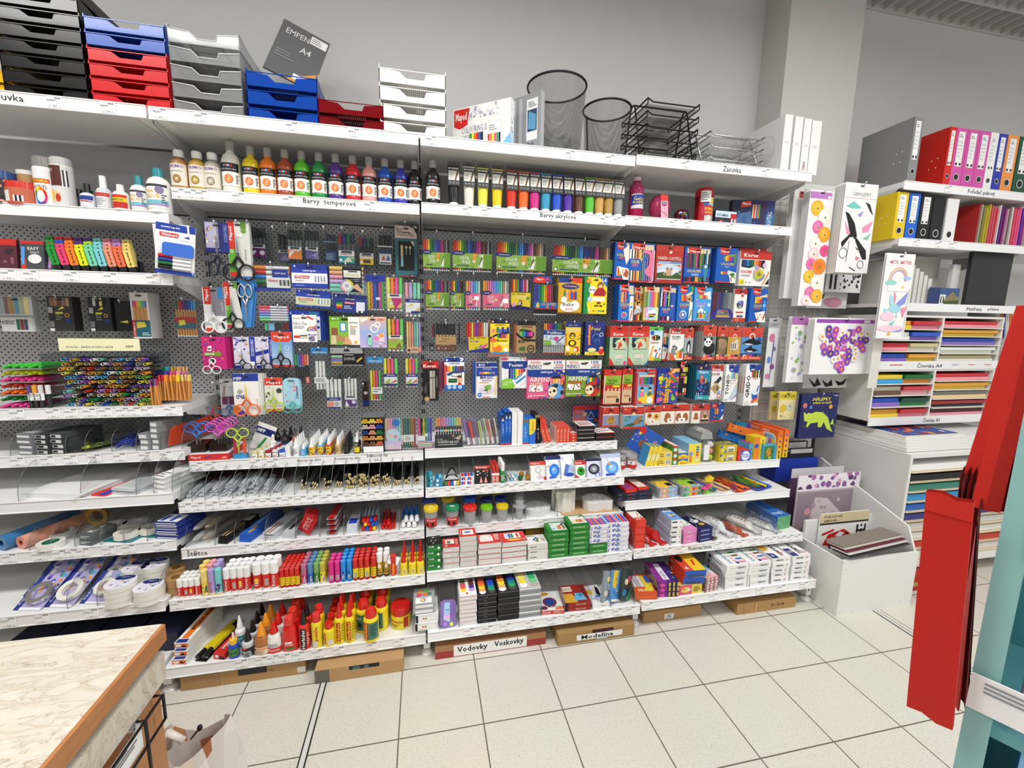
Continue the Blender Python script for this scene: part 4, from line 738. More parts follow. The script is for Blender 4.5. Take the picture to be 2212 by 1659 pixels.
def wallet(px,cols,num,lab,desc,n=2,sticker=None):
 """felt-tip pens in a clear rounded wallet with a printed band"""
 gir='p e8a03a .50 .3 .58 .3 .6 .44 .63 .5 .52 .5 .49 .4;c .535 .3 .035 f4e0c8;r .52 .5 .535 .55 8a5a2a;r .59 .5 .605 .55 8a5a2a;d .5 .32 .62 .46 5 7a4a1a .012;' if lab=='g' else 'c .5 .33 .05 f0e0b0;c .53 .36 .03 e88a4a;'
 g,h2=('8fb54a','6f9a34')if lab=='g' else('e8688a','f08aa4')
 sp='> label_card;r .03 .13 .97 .5 %s;d .06 .15 .8 .48 20 %s .03;e .16 .5 .17 .055 1c2a6a;t .07 .478 .27 .512 centropen white b;r .78 .13 .97 .48 %s;t .2 .34 .42 .43 COLOUR f4f4ea b;t .25 .24 .45 .33 WORLD f4f4ea b;%sp f6f4ee .62 .16 .74 .16 .76 .38;p 1c2a4a .655 .18 .665 .17 .74 .42 .73 .44;c .08 .2 .025 2a3a2a;c .08 .2 .018 f0f0ea;l .14 .17 .48 .22 1 2a4a6a;%s'%(g,h2,h2 if lab!='g' else '6a9a2c',gir,'t .68 .41 .76 .48 %s f4f4ea b;'%num if num else '')
 if sticker:sp+='> price_sticker;r %s f6f6f4'%sticker
 o=hang('pen_wallet',desc,'felt-tip pens',px,-.19,.012,'fafbfc',sp,n=n,pen='.04 .96 .05 .82 %s .48 = f0f0ee'%cols,make=shell(.01))
 return o
wallet((912,501,974,589),C12,'','g','clear wallet of twelve felt-tip pens, large one at the top left of the third bay')
wallet((975,504,1065,591),C18,'18','g','clear wallet of eighteen felt-tip pens with green giraffe band')
wallet((1069,508,1183,595),C24,'24','g','clear wallet of twenty-four felt-tip pens with green giraffe band')
wallet((1189,517,1328,600),C30,'30','g','wide clear wallet of thirty felt-tip pens with green giraffe band')
wallet((918,590,971,673),C12,'','g','clear wallet of twelve felt-tip pens in the second row of the third bay')
wallet((973,592,1003,674),'c8201f,f2d01a,1f7a3a,2b4ab8,5a2a1a,1c1c1e','','g','narrow clear wallet of six felt-tip pens with green band')
wallet((1005,592,1039,674),'f5b83a,f58a9a,c49ae4,5aa0f0,6cd0dc,d8d8d8','','p','narrow clear wallet of six pastel felt-tip pens with pink band',sticker='.56 .32 .86 .42')
wallet((1041,592,1102,674),'f5b83a,f5a050,f5788a,e48ac0,a88ae0,8aa0f0,5ab0f0,5ac8c8,6cdcb0,c88a5a,e4e4e4,9a9a9c','','p','clear wallet of twelve pastel felt-tip pens with pink band',sticker='.76 .24 .93 .36')
hang('pen_wallet','yellow carded wallet of ten felt-tip pens with toucan print','felt-tip pens',(1103,596,1147,671),-.19,.012,'fafbfc','> label_card;r .02 .02 .98 .52 f2d42a;p 2a2058 .02 .02 .98 .02 .98 .1 .5 .14 .02 .2;c .85 .36 .08 5a9a3a;t .28 .45 .72 .5 centropen 222244 b;t .26 .36 .78 .44 colour f4f0e8 b;e .48 .22 .09 .09 1c1c22;e .46 .22 .04 .06 f4f0e8;p f08a2a .52 .28 .68 .3 .52 .24;p f0a0b0 .02 .2 .2 .24 .3 .14 .1 .1;t .08 .44 .2 .5 10 333333 b',n=2,pen='.04 .96 .05 .9 d8281f,f2c81a,e8641f,5ac04a,5a2a7a,1f5ab8,e87ab0,c8287a,f4dca0,3a2a6a .42 4a2a6a',make=shell(.005))
o=hang('pen_blister','clear blister of dark felt-tip pens with blue mascot-free card','felt-tip pens',(1152,612,1206,682),-.2,.016,'fafbfc','> label_card;r .02 .2 .98 .42 1f66c8;t .3 .32 .9 .4 COLOR_PEPS f4d83a b;r .02 .2 .98 .23 c8281f;c .18 .3 .07 f4d83a;e .18 .37 .05 .04 f4d83a;p f0a03a .5 .24 .62 .24 .58 .34;c .78 .28 .06 d8382a',n=3,pen='.04 .96 .02 .95 3a4ab8,5a3a9a,1f7ab8,1f8a4a,5ac03a,f2d01a,f08a2a,d8281f,d8388a,7a4a2a,1c1c1e,3a3a3c .75 1c1c20',make=shell(.006))
o['label']='clear blister of dark-capped felt-tip pens with blue card'
carton('header_flap','red rounded header flap above the blister of dark-capped pens','card',.1,.035,.002,'2b4a9a','e .35 .3 .34 .6 d8382c;t .18 .3 .52 .66 Maped white b;c .74 .6 .08 c83a8a;c .88 .4 .07 8a4a2a',(at(1172,612,1,-.186)[0],-.186,at(1172,611,1,-.186)[2]))['label']='red and blue header flap above the blister of dark-capped pens'
hang('crayon_box','golden box of thick baby crayons with cloud lettering','crayons',(1206,600,1257,677),-.2,.02,'d6a41e','r 0 .86 .5 1 24408a;p d8442a .4 1 1 1 1 .8 .7 .86;r 0 .78 1 .86 d6a41e;e .5 .76 .36 .08 3a3a6a;t .24 .73 .76 .79 Colouring f0c0d0 b;v .22 .4 .78 .6 2f8a4a,e8a0a0,f08a2a,2b66c8,c8323a,2b4a9a;p 2f8a4a .24 .6 .3 .6 .27 .68;p f2d03a .33 .6 .39 .6 .36 .68;p d8382c .52 .6 .58 .6 .55 .68;p 2b66c8 .7 .6 .76 .6 .73 .68;e .45 .18 .38 .14 f4f2ee;c .24 .38 .13 f4f2ee;c .7 .22 .2 f4f2ee;t .2 .18 .68 .3 Baby 5a4a3a b;l .3 .08 .7 .15 2 d8785a;r 0 0 1 .03 8a5a1a',n=2)
hang('paint_box','yellow and green box of first finger paints with child picture','finger paint',(1262,599,1311,678),-.21,.03,'f2dc2a','p 1f8a4a 0 0 .2 0 .12 .3 .24 .5 .24 .9 .1 1 0 1;p 2b66c8 .66 1 1 1 1 .72;t .76 .86 .94 .98 1-4 white b;r .06 .84 .26 .94 d8382c;t .08 .85 .24 .93 SES f2dc2a b;c .34 .66 .16 f4f2ea;t .2 .62 .48 .7 first 222222 b;e .7 .78 .14 .1 8a5a34;e .7 .74 .1 .07 e8b48c;p b02430 .4 .5 .9 .5 .96 .6 .8 .72 .6 .72 .44 .6;r .28 .3 .9 .46 f0eada;p f2dc2a .3 0 1 0 1 .34 .34 .36;e .64 .3 .1 .04 7a4a2a;e .54 .22 .1 .03 7a4a2a;e .74 .22 .08 .03 7a4a2a;p 5a9a3a .82 .26 .94 .24 .9 .32;c .24 .4 .1 b8d4e8;t .22 .06 .3 .16 6 white b;c .42 .08 .04 c8382c;c .54 .08 .04 e8a83a;c .66 .08 .04 2b66c8;c .76 .08 .04 1f8a4a;c .86 .08 .04 222222',n=2,left='r 0 0 1 1 1f8a4a')
hang('pen_wallet','clear wallet of black-capped skin tone markers with kraft card','felt-tip pens',(940,698,986,759),-.2,.016,'fafbfc','> label_card;r .02 .24 .98 .52 c09a6a;r .02 0 .98 .24 6a4438;t .35 .42 .65 .47 brand 5a3a24;l .2 .33 .8 .38 1 8a6a44;l .2 .2 .8 .23 1 c8a88a;c .16 .11 .04 f0e0d0;c .32 .11 .03 c89a7a;c .48 .11 .04 e8c8a8;c .64 .11 .03 a87a5a;c .82 .11 .03 d8a888',n=2,pen='.03 .97 .02 .98 222224,222224,222224,222224,222224,222224 .4 d8a868',make=shell(.005))
hang('bag_header','clear bag with dark edges around the skin tone markers','bag',(926,692,997,763),-.18,.008,'fafbfc','r .02 .06 .16 .3 2c2c30;v .1 .5 .2 .9 8a1c24,2c2c34;r .9 .3 .95 .9 1c1c20;l .05 .1 .15 .2 2 d0d0d0',n=1,make=shell(.004))
hang('pen_wallet','wallet of eight plus two magic markers with yellow card','felt-tip pens',(1006,695,1056,761),-.2,.014,'fafbfc','> label_card;p f2d42a .14 0 .98 0 .98 .52 .1 .5;p 27358a .14 0 .98 0 .98 .16 .14 .06;t .18 .42 .36 .5 8+2 222244 b;t .44 .44 .86 .5 centropen 222244 b;t .18 .32 .56 .4 duo_magic 3a6ac8 b;p e85a9a .6 .14 .9 .3 .94 .24 .7 .1;p 2f8a4a .4 .08 .5 .14 .44 .18;p 2b66c8 .5 .1 .7 .22 .66 .26',n=2,pen='.03 .97 .02 .97 d8281f,e8442a,f2e03a,c83a9a,9a3ab8,d8382c,e8782a,f0f0ee,e8e8e6 .5 6a3a9a',make=shell(.004))
hang('marker_carton','yellow carton of brush markers with fox print','felt-tip pens',(1059,690,1100,764),-.2,.016,'f4d62e','r 0 .88 1 1 1c2044;t .06 .9 .18 .97 8 e8c83a b;c .84 .94 .06 d8c06a;t .24 .81 .76 .86 centropen 1c2044 b;v .06 .62 .98 .72 e88a7a,e8a03a,1f7a4a,3a6ac8,2a2a8a,2b5ab8,1c3a7a;v .06 .72 .98 .78 f4d62e,f4d62e,1f7a4a,f4d62e,2a2a8a,f4d62e,1c3a7a;p 1c2044 0 .48 .3 .58 1 .66 1 .6 .3 .52 0 .42;v .36 .46 .9 .58 1f7a4a,2a2a8a,d8382c,8a3aa0,e8782a;e .16 .4 .16 .06 e8641f;t .34 .36 .92 .42 Monster 1c2044 b;t .5 .26 .94 .34 brush f4f4f0 b;p e8782a .2 .06 .6 .08 .6 .2 .44 .26 .3 .18 .16 .2;r .0 0 1 .05 3a8ad0;c .82 .12 .12 f4f0e0;v .1 0 .14 .6 d88a6a',n=2,left='r 0 0 1 1 d8b82a')
hang('crayon_carton','pink edged carton hanging behind the yellow brush markers','crayons',(1054,692,1100,771),-.165,.012,'c88a98','r 0 0 1 .12 d8a0a8',n=1,hk=0)
hang('pencil_carton','kraft brown eco carton of twelve pencils under a black header','pencils',(1110,693,1157,762),-.2,.014,'a8885a','r 0 .86 1 1 1a1b22;t .06 .9 .18 .96 12 8a8a8a;t .34 .78 .84 .84 centropen 222222 b;e .44 .7 .2 .05 2a5a3a;e .66 .58 .26 .13 1a1a1c;v .28 .52 .86 .66 7ac04a,2a9a6a,2b8ac8,2a3a9a,7a3a9a,d83a8a,e84aa0;p 1a1b22 0 .66 .2 .5 .5 .38 1 .36 1 .42 .5 .44 .24 .56 0 .74;t .2 .3 .52 .42 eco 222222 b;l .56 .34 .9 .4 2 4a3a24;p 3a6a2a .2 .1 .5 .06 .55 .2 .3 .18;q .78 .13 .17 .04 222222;t .68 .1 .88 .17 eco 222222 b;v .0 0 .12 .9 8a4a3a',n=2,left='r 0 0 1 1 8a6a42')
hang('pen_wallet','wallet of silver barrel two-tone felt pens with blue band','felt-tip pens',(1173,697,1221,766),-.21,.014,'fafbfc','> label_card;r .02 .3 .98 .76 e4e8ee;r .02 .62 .98 .76 23408e;t .18 .65 .84 .73 Pelikan white b;c .6 .5 .1 d84a9a;p 8ac04a .04 .3 .4 .3 .34 .44 .04 .46;d .1 .46 .5 .6 8 8a9ab0,b0c4d0,6a8aa8 .05;p 6a7a90 .6 .34 .94 .56 .9 .6 .56 .36;l .6 .31 .94 .38 2 8a9ab8',n=3,pen='.03 .97 .02 .97 f08a3a,f2c03a,d8382c,d84a9a,8a2a9a,3a3a9a,2b66d0,1f8a6a,2f9a3a,6a8a2a,7a4a2a,1c1c1e .2 c8ccd0 d8382c',make=shell(.003))
hang('airbrush_pen_carton','yellow carton of blow pens with panda stencil and blue top','blow pens',(1221,695,1254,767),-.2,.016,'efc92c','r 0 .84 1 1 23357e;t .2 .87 .74 .92 centropen d8dcf0 b;t .04 .7 .92 .8 AIRPENS e8e0c0 b;T .02 .3 .12 .66 RAINBOW d8643a b;c .46 .58 .2 1c1c1e;c .46 .56 .14 efc92c;c .4 .58 .04 1c1c1e;c .52 .58 .04 1c1c1e;e .46 .36 .26 .1 1c1c1e;e .46 .36 .16 .07 efc92c;p d8382c .7 .5 .98 .62 .98 .65;p 2f8a4a .7 .46 .98 .5 .98 .54;c .72 .18 .18 c8382c;e .66 .16 .12 .06 f4e0b0;r .06 .12 .28 .28 f4f0e0;r .06 .02 .3 .08 a86a1a;v .4 .01 .96 .05 222222,d8382c,2f8a4a,f2d42a,2b66c8',n=2)
hang('fun_pen_card','navy carded set with orange pen and yellow lettering','pens',(1264,695,1306,767),-.2,.01,'23357e','t .34 .84 .7 .92 FUN 8a3ab0 b;t .3 .74 .76 .84 Pens ecd03a b;p e8843a .16 .3 .26 .3 .26 .9 .2 .94 .14 .88;q .56 .52 .2 .03 5a9ad0,3a5a9a;q .62 .4 .14 .03 5a9ad0,3a5a9a;q .82 .62 .1 .03 d8d8e8;r 0 0 1 .1 f2d43a;e .36 .16 .22 .06 f0e0a0;c .84 .2 .1 e8b48c;c .84 .1 .14 d8382c;t .2 .02 .56 .08 centropen 333344 b;d .1 .5 .9 .95 6 3a4a9a,ecd03a .03',n=3,left='r 0 0 1 1 1a2860')
hang('marker_card','black card of two metallic markers under a red header','markers',(913,780,947,866),-.2,.014,'18181a','r 0 .82 1 1 c8281f;t .06 .84 .86 .92 Kores white b;v .44 .06 .8 .76 b8b4a8,a8a090;r .44 .56 .8 .6 6a6458;T .86 .34 .94 .62 style c8c0c0 b;p 444448 .04 .3 .3 .5 .26 .1;c .26 .05 .18 b08a4a;t .2 .02 .32 .08 2 white b;c .5 .93 .06 1a1a1c',n=2)
hang('pen_blister','pink edged blister behind the black metallic marker card','pens',(940,782,953,852),-.15,.012,'a8607a','r 0 0 1 1 b0708a;r .2 .1 .8 .9 8a4a64',n=1,hk=0)
hang('marker_carton','white and blue carton of eight baby markers','felt-tip pens',(960,772,1003,843),-.2,.016,'f2f2f0','r 0 .86 1 1 23408e;t .08 .88 .18 .96 8 white b;d .76 .87 .96 .98 5 f4f4f4 .06;t .24 .78 .76 .84 centropen 23408e b;v .04 .56 .98 .74 c8281f,f08a2a,f2d42a,2a8a3a,2a3a8a,6a3a8a,7a2a2a,2c2c2e;p 23408e .1 .5 .4 .58 1 .6 1 .56 .5 .54 .2 .44;r .36 .42 .86 .54 1c1c2a;v .38 .43 .84 .52 f2f2f0,f2f2f0,f2f2f0,f2f2f0;r .0 .06 .1 .78 d84a3a;r .2 .24 .62 .36 1c3a2a;t .24 .26 .58 .35 baby 4ab04a b;c .76 .34 .14 e8b890;e .76 .42 .13 .04 5a3a24;e .76 .2 .1 .08 e8b890;p d8281f .66 .14 .88 .14 .8 .24 .72 .24;r 0 0 1 .16 2b66b8;c .24 .1 .1 b8d8f0;c .5 .1 .1 b8d8f0;c .78 .1 .1 b8d8f0',n=1)
hang('pen_blister','red edged card behind the baby markers','pens',(954,780,968,840),-.17,.012,'b8344a','v 0 0 1 1 8a2a5a,d84a3a',n=1,hk=0)
hang('marker_carton','white and blue carton of ten magic markers with chameleon','felt-tip pens',(1029,783,1074,860),-.215,.016,'f3f1ee','r 0 .88 1 1 27408e;t .1 .9 .4 .97 8+2 white b;r 0 .62 1 .86 2b479e;t .3 .79 .72 .84 centropen d8e0f4 b;r .16 .68 .86 .74 f4f0e0;v .18 .68 .84 .74 d8382c,f08a3a,f2d43a,e8a03a,3a9a4a,8a3ab0;t .18 .54 .82 .63 MAGIC 5a3a9a b;t .26 .48 .74 .53 markers 8a6ab0 b;l .14 .42 .86 .46 1 e8a04a;e .5 .26 .36 .14 e8dcf0;e .54 .3 .16 .07 7ab03a;c .64 .34 .08 8ac04a;p 3a7a3a .3 .22 .6 .18 .5 .26;d .2 .14 .7 .26 8 d8382c,f2d43a,3a3a9a .04;p ecd48a .86 .1 .94 .1 1 .62 .92 .64;c .16 .1 .1 2b66b8;c .16 .1 .05 b8d8f0;l .3 .01 .9 .05 1 d87a3a',n=2,hk=-.23)
hang('pencil_carton','brown and blue cartons behind the white magic markers','pencils',(1020,781,1040,850),-.17,.014,'a85a3a','r 0 0 .4 1 2b5ab0;r .4 .1 1 .9 8a3c24;r .4 0 1 .08 d8542a',n=2,hk=0)
hang('pen_wallet','white and blue pack of broad felt pens with green corner','felt-tip pens',(1084,780,1138,839),-.21,.018,'eef0f0','r 0 .78 1 1 23408e;e .5 .8 .5 .12 23408e;t .28 .8 .82 .92 Pelikan white b;r .14 .34 .96 .72 e8eaec;v .26 .3 .94 .72 1c2a6a,2a4ab8,2a8a4a,f2d42a,e8742a,c8281f,5a2a6a;p 8ac83a 0 .0 .46 0 .6 .2 .4 .36 .2 .38 0 .3;t .06 .2 .4 .28 colorella e8f4d8;t .06 .12 .26 .19 star e8f4d8;p f0f2f4 .4 .3 .96 .64 1 .3 .6 .0;p 6aa0d8 .46 .34 .8 .56 .84 .5 .52 .28;p 3a8ac8 .54 .22 .92 .48 .96 .42 .6 .16',n=2)
hang('pen_wallet','pale blue card with pink lettering behind the broad felt pens','felt-tip pens',(1079,771,1136,836),-.17,.016,'c4d4dc','r 0 .86 1 1 dce4ea;e .18 .93 .14 .05 e05a8a;q .85 .93 .08 .03 e8a03a,5ab08a,d84a8a;r 0 0 .2 .84 e8e4e4',n=2,gap=.004,hk=0)
def airpens(px,col,top,sub,hair,sw,desc):
 hang('airbrush_pen_carton',desc,'blow pens',px,-.22,.03,col,'r 0 .76 1 1 eceae6;%sr .0 .63 1 .76 23408e;e .5 .63 .6 .07 23408e;t .34 .65 .66 .72 centropen white b;p 444444 .4 .92 .62 .95 .6 .9 .42 .89;t .06 .44 .6 .56 AIRPENS f6f2e6 b;%sd .7 .6 1 .78 9 f4f0ea,%s .04;c .78 .38 .21 2a2030;v .6 .36 .96 .52 %s;c .76 .2 .21 %s;d .6 .1 .98 .38 18 %s .07;e .68 .18 .12 .13 f4e2b8;c .72 .2 .04 1c1c1e;c .62 .17 .025 1c1c1e;p %s .46 .24 .46 .22 .62 .17;p f4f0ec .04 .2 .2 .18 .24 .34 .06 .36;p f4f0ec .24 .18 .42 .2 .4 .36 .26 .34;d .06 .2 .4 .34 6 8a3a5a,3a3a3a .03;t .04 .04 .14 .11 10 f6f2e6 b;l .16 .06 .5 .1 1 f0e8d8;v .3 .005 .72 .04 8a3a9a,c83a6a,3a3a9a,5a8ad0,f2c03a,e8a060'%(top,sub,sw,sw,hair,hair+','+hair+',2a2a3a','2b4a9a'),n=2,cols=dict(l='eceae6' if 0 else col),drop=.02)
TOPT='t .08 .9 .34 .97 %s d0504a b;t .02 .78 .38 .88 FRIENDLY 2a3a6a b;t .7 .9 .92 .99 10X 2a4a9a b;t .74 .84 .96 .89 %s d0504a b;t .7 .78 .94 .83 BLOWING_PENS 2a4a9a b;'
airpens((1139,778,1220,861),'e2638f',TOPT%('PAPER','PASTEL'),'t .08 .34 .42 .42 PASTEL f6ecb8 b;','5aa0d8','e88a9a,f4a05a,f2d03a,e8a0b0,f07a3a','pink carton of ten pastel blow pens with blue hedgehog')
airpens((1222,778,1298,856),'7a9c2e',TOPT%('TEXTILE','TEXTILE'),'t .06 .34 .46 .42 TEXTILE d8382c b;','c03428','3a9ad0,f2d03a,2a7a3a,c8282a,3a3a9a','green carton of ten textile blow pens with red hedgehog')
def mp(body,num='12',cut=True):
 """the coloured-pencil cartons with the red round header"""
 return('v .08 .84 .96 .97 e8d0a8,e8d0a8,e8d0a8,e8d0a8,e8d0a8,e8d0a8,e8d0a8;' if cut else '')+'p d43a2c .12 1 .62 1 .6 .86 .5 .8 .24 .8 .14 .86;t .18 .85 .56 .92 Maped white b;r 0 0 1 .035 d8382c;t .8 .004 .96 .03 x%s white b;'%num+body
PB='1c5cb8'
def D(name,desc,px,Y,d,col,spec,n=2,**k):return hang(name,desc,'coloured pencils',px,Y,d,col,spec,n=n,**k)
D('pencil_carton','narrow blue pencil carton at the top left of the rightmost bay',(1328,523,1359,604),-.21,.012,PB,mp('t .1 .62 .9 .7 COLOR f2d43a b;t .3 .55 .7 .61 PEPS e8644a b;p f0e8d8 .55 .8 .95 .95 .98 .55 .8 .4;l .1 .5 .8 .54 1 2a2a5a;v .14 .1 .5 .34 e8d0a8,e84a2a,f2c42a,e8742a;p f4f0ea .24 .36 .98 .3 .98 0 .64 0;q .7 .22 .16 .05 e8a03a,d84a2a,8a5a3a;p b85a3a .6 .1 .94 .06 .98 .22 .8 .3;c .84 .94 .1 d8c078',cut=False),n=4,left='r 0 0 1 1 174a9a;r 0 0 1 .06 d8382c')
D('pencil_carton','blue pencil carton with pink flamingo and animal-striped pencils',(1359,526,1413,610),-.21,.014,PB,mp('r 0 .04 1 .84 e8e4dc;v .02 .6 .46 .84 f0f0e8,2a2a2a,f0f0e8,2a2a2a,e8742a,2a2a2a,e8842a,e8c83a;v .02 .04 .46 .3 2a2a2a,f0f0e8,2a2a2a,e8742a,2a2a2a,e8842a,e8c83a,2a2a2a;v .46 .04 .98 .84 3a5a2a,2a6a8a,3a3a8a,5a2a5a,8a4a7a,c88aa8;r 0 .3 .5 .6 1c5cb8;t .06 .48 .4 .57 COLOR f2d43a b;t .12 .4 .36 .47 PEPS e8644a b;p e8789a .46 .6 .5 .72 .62 .76 .76 .74 .84 .62 .78 .44 .62 .3 .7 .2 .9 .14 .98 .24 .9 .4 .98 .56 .92 .74 .78 .84 .6 .84 .48 .74;p f4d8dc .44 .58 .52 .64 .48 .52;p 2a2a2c .44 .56 .49 .58 .45 .52;p 1c5cb8 .56 .6 .74 .72 .7 .62 .58 .5;q .58 .74 .03 .02 222222','24'),n=2)
D('pencil_carton','red pencil carton with castle landscape window',(1416,530,1475,612),-.21,.014,'b4322c','r 0 .84 1 1 b83a30;p f0e0d0 .46 .8 .54 .78 .6 .84 .52 .86;t .08 .62 .94 .7 FABER-CASTELL f4ece0;r .06 .1 .94 .58 e8e8e4;r .06 .52 .94 .58 5a8ab8;l .1 .53 .6 .57 1 d8e4f0;v .08 .4 .92 .5 e85a2a,e8a02a,c8283a,7a3a2a,2a5a8a,1f6a4a,2a8a3a,c84a2a;e .5 .4 .42 .1 c8d8e8;r .06 .12 .94 .4 b8cce0;p d8dce8 .06 .3 .3 .42 .5 .3 .7 .42 .94 .32 .94 .12 .06 .12;p 3a5a2a .06 .12 .94 .12 .94 .22 .8 .3 .6 .2 .3 .3 .06 .26;r .4 .2 .6 .36 c8a080;p a86a4a .38 .36 .5 .36 .44 .44;p a86a4a .52 .36 .64 .36 .58 .42;r .3 .2 .36 .3 b89070;p 3f7ac8 .0 .02 .12 .06 .14 .1 .02 .06;c .9 .3 .05 3a7a3a',n=2)
D('pencil_carton','blue carton of dark-tipped pencils with turquoise clip',(1478,535,1534,612),-.21,.014,PB,mp('v .02 .42 .98 .84 7a3a8a,3a5a3a,8a2a5a,2a3a5a,4a7a3a,c84a8a,2a2a2a,8a8a3a,3a6a5a,1c1c1c,e8e8e8,2a2a2c;d .02 .44 .98 .84 26 1c1c1e .02;v .02 .04 .98 .18 3a2a2a,8a2a3a,2a2a2a,d8a03a,3a6a3a,1c1c1c,6a2a5a;r 0 .18 1 .42 1c5cb8;t .12 .3 .66 .38 COLOR_PEPS f2d43a b;t .3 .21 .56 .29 mini e8f0f4;p 3a8aa0 .78 .06 .86 .06 .92 .5 .86 .56 .86 .94 .8 .94 .8 .56 .74 .5;c .82 .48 .05 e8f0f0','24'),n=2)
D('pencil_carton','blue glitter pencil carton with chameleon corner',(1547,535,1592,611),-.21,.014,PB,mp('p 7a9a4a .3 .72 .5 .8 .84 .82 .8 .74 .5 .68 .4 .6;v .42 .62 .84 .76 f2c42a,e8742a,d8382c,8a3ab0,3a5ac8;t .2 .5 .86 .57 COLOR_PEPS f2d43a b;t .4 .43 .64 .49 Glitter c8e0f4;v .24 .24 .6 .32 f2d43a,f0a03a,e8642a,d8382c,8ac8e8;p e8e8e0 .56 .36 .98 .3 .98 0 .74 0;e .8 .24 .12 .05 4a7a2a;q .84 .12 .11 .04 6a8a3a,8a2a2a,e8e8e0;d .1 .06 .5 .3 7 3a7ad8 .03;p 5a8a3a .8 .82 .9 .9 .94 .6 .86 .5','12',False),n=3)
D('pencil_carton','large red and white carton of fifty pencils with flower drawing',(1598,542,1664,618),-.21,.018,'f0efec','r 0 .76 1 1 c8302a;r 0 .94 1 1 a82822;t .1 .82 .56 .92 Kores white b;r .04 .5 .8 .74 1c2a3a;v .04 .56 .76 .74 1c3a5a,1f4a7a,2a7ab8,1f5a4a,2a6a3a,e8a02a,e8742a,c8282a,1c1c1e;p f0efec 0 .54 .3 .5 .5 .58 .8 .5 .8 .44 0 .44;t .06 .36 .4 .44 KOLORES d84a3a b;l .06 .26 .38 .32 2 9a9a9a;q .64 .34 .2 .12 e8d8a0,c8a0b8,a8b878,8a8ab0;c .64 .34 .13 c8c03a;c .64 .34 .06 8a8a2a;c .8 .6 .07 d8c0d0;c .52 .54 .06 a8a0c8;r .0 .04 .16 .18 ecd83a;t .08 .06 .15 .14 50 333333 b;p d8a04a .76 .04 .8 .04 .98 .4 .95 .44;p 1c1c1e .86 .06 .98 .06 .98 .24;c .24 .1 .03 c8c8c8;c .36 .1 .03 c8c8c8',n=2,dx=-.004)
D('pencil_carton','red and purple carton behind the large carton of fifty pencils',(1594,537,1653,612),-.165,.016,'b03040','r 0 0 .1 .9 5a2a7a;r 0 .86 1 1 b8302a',n=1,hk=0)
D('pencil_carton','blue pencil carton with light bulb print, leftmost of the second row',(1336,615,1368,695),-.23,.012,'1f6fd0',mp('v .12 .52 .6 .8 f0a03a,e8c86a,8a4a9a,e8843a,3a4a9a;p 1f6fd0 .5 .52 .7 .8 .76 .52;v .66 .74 .98 .86 e8d0a8,e8d0a8,e8d0a8;r .74 .04 1 .7 e8e8ec;t .1 .42 .74 .51 COLOR f2d43a b;t .2 .36 .6 .42 PEPS e8644a b;l .24 .3 .6 .34 1 2a2a5a;q .4 .18 .2 .05 f0e8a0,e8a0c0,8ad0e8;c .4 .18 .1 e85a8a;c .86 .5 .08 f0d858;c .86 .4 .08 3a8ad0;p d84a3a .8 .08 .86 .06 .96 .3 .9 .32'),n=5,left='r 0 0 1 1 174f9e;r 0 0 1 .06 d8382c')
D('pencil_carton','dark pencil carton with tiger head',(1369,621,1388,695),-.2,.012,'c89a5a',mp('v 0 .04 1 .8 8a5a2a,c8883a,5a2a6a,c88a3a,7a4a2a;c .5 .52 .5 c8843a;c .5 .5 .36 e8b86a;d .1 .34 .9 .66 14 2a1c14 .1;c .36 .56 .08 222222;c .66 .56 .08 222222;e .5 .42 .3 .05 f0e8dc;p c8ccd0 .0 .2 1 .3 .9 .4 .1 .36;v .1 .04 .9 .2 2a2a6a,c8323a,e8c83a,3a3a3a'),n=2)
D('pencil_carton','pastel rainbow pencil carton with smile cut-out',(1391,620,1423,695),-.22,.012,'e8d48a',mp('v .02 .4 .98 .86 8a8a5a,5a8a4a,8ac8a0,8a8ad0,c86aa8,e84a7a,e8a03a,f2d43a,8a5a2a;g .1 .05 .98 .42 e89ac8,c8b0e8,8ae0d0,f2e88a;d .1 .05 .98 .4 12 f4b0d8,e8d84a,a0e8d8 .12;p f4f0f4 .3 .32 .8 .36 .9 .2 .2 .18;p 3a2a4a .3 .22 .86 .24 .7 .14 .4 .12;r .34 .17 .78 .2 e8d03a','12',True),n=3,left='r 0 0 1 1 9a8a3a')
D('pencil_carton','blue pencil carton with a purple long-legged clip figure',(1425,620,1459,695),-.22,.012,'1c57b0',mp('v .04 .44 .7 .84 e8e8e8,2a2a2a,e84a9a,3a8ad0,2a2a2a,8ad04a,3a3a9a;d .05 .62 .6 .82 10 1c1c1e,f0f0f0 .04;r 0 .16 .8 .42 1c57b0;t .16 .32 .66 .4 COLOR f2d43a b;t .24 .25 .56 .31 PEPS e8644a b;v .04 .04 .8 .16 3a2a2a,8a2a8a,2a2a2a,e8e8e8,3a3a9a;e .78 .44 .12 .07 6a5aa8;r .76 .5 .8 .86 6a5aa8;r .72 .1 .76 .4 6a5aa8;r .82 .1 .86 .4 6a5aa8;c .74 .46 .04 f4f0f4;c .83 .46 .04 f4f0f4','12'),n=2)
D('pencil_carton','blue star pencil carton with green corner and kraft badge',(1463,618,1496,695),-.22,.012,'2270c4',mp('p 4a9a4a .78 1 1 1 1 .8 .84 .84;v .24 .58 .6 .76 f0a03a,e8742a,d8382c,e86a4a;p e8d0a8 .5 .76 .9 .86 .94 .78 .6 .7;r .62 .56 .9 .72 d8b878;c .76 .64 .1 8a6a34;t .14 .44 .76 .52 COLOR f2d43a b;t .2 .38 .64 .44 PEPS e8644a b;t .3 .31 .56 .37 Star 8ac8f4;q .4 .2 .24 .07 d8e8f4,e8a0a0,8ab0d8;c .4 .2 .1 f0f0f0;r .78 .04 1 .56 e8ece8;p 3a7a3a .8 .1 .86 .08 .98 .34 .92 .36','12',False),n=2)
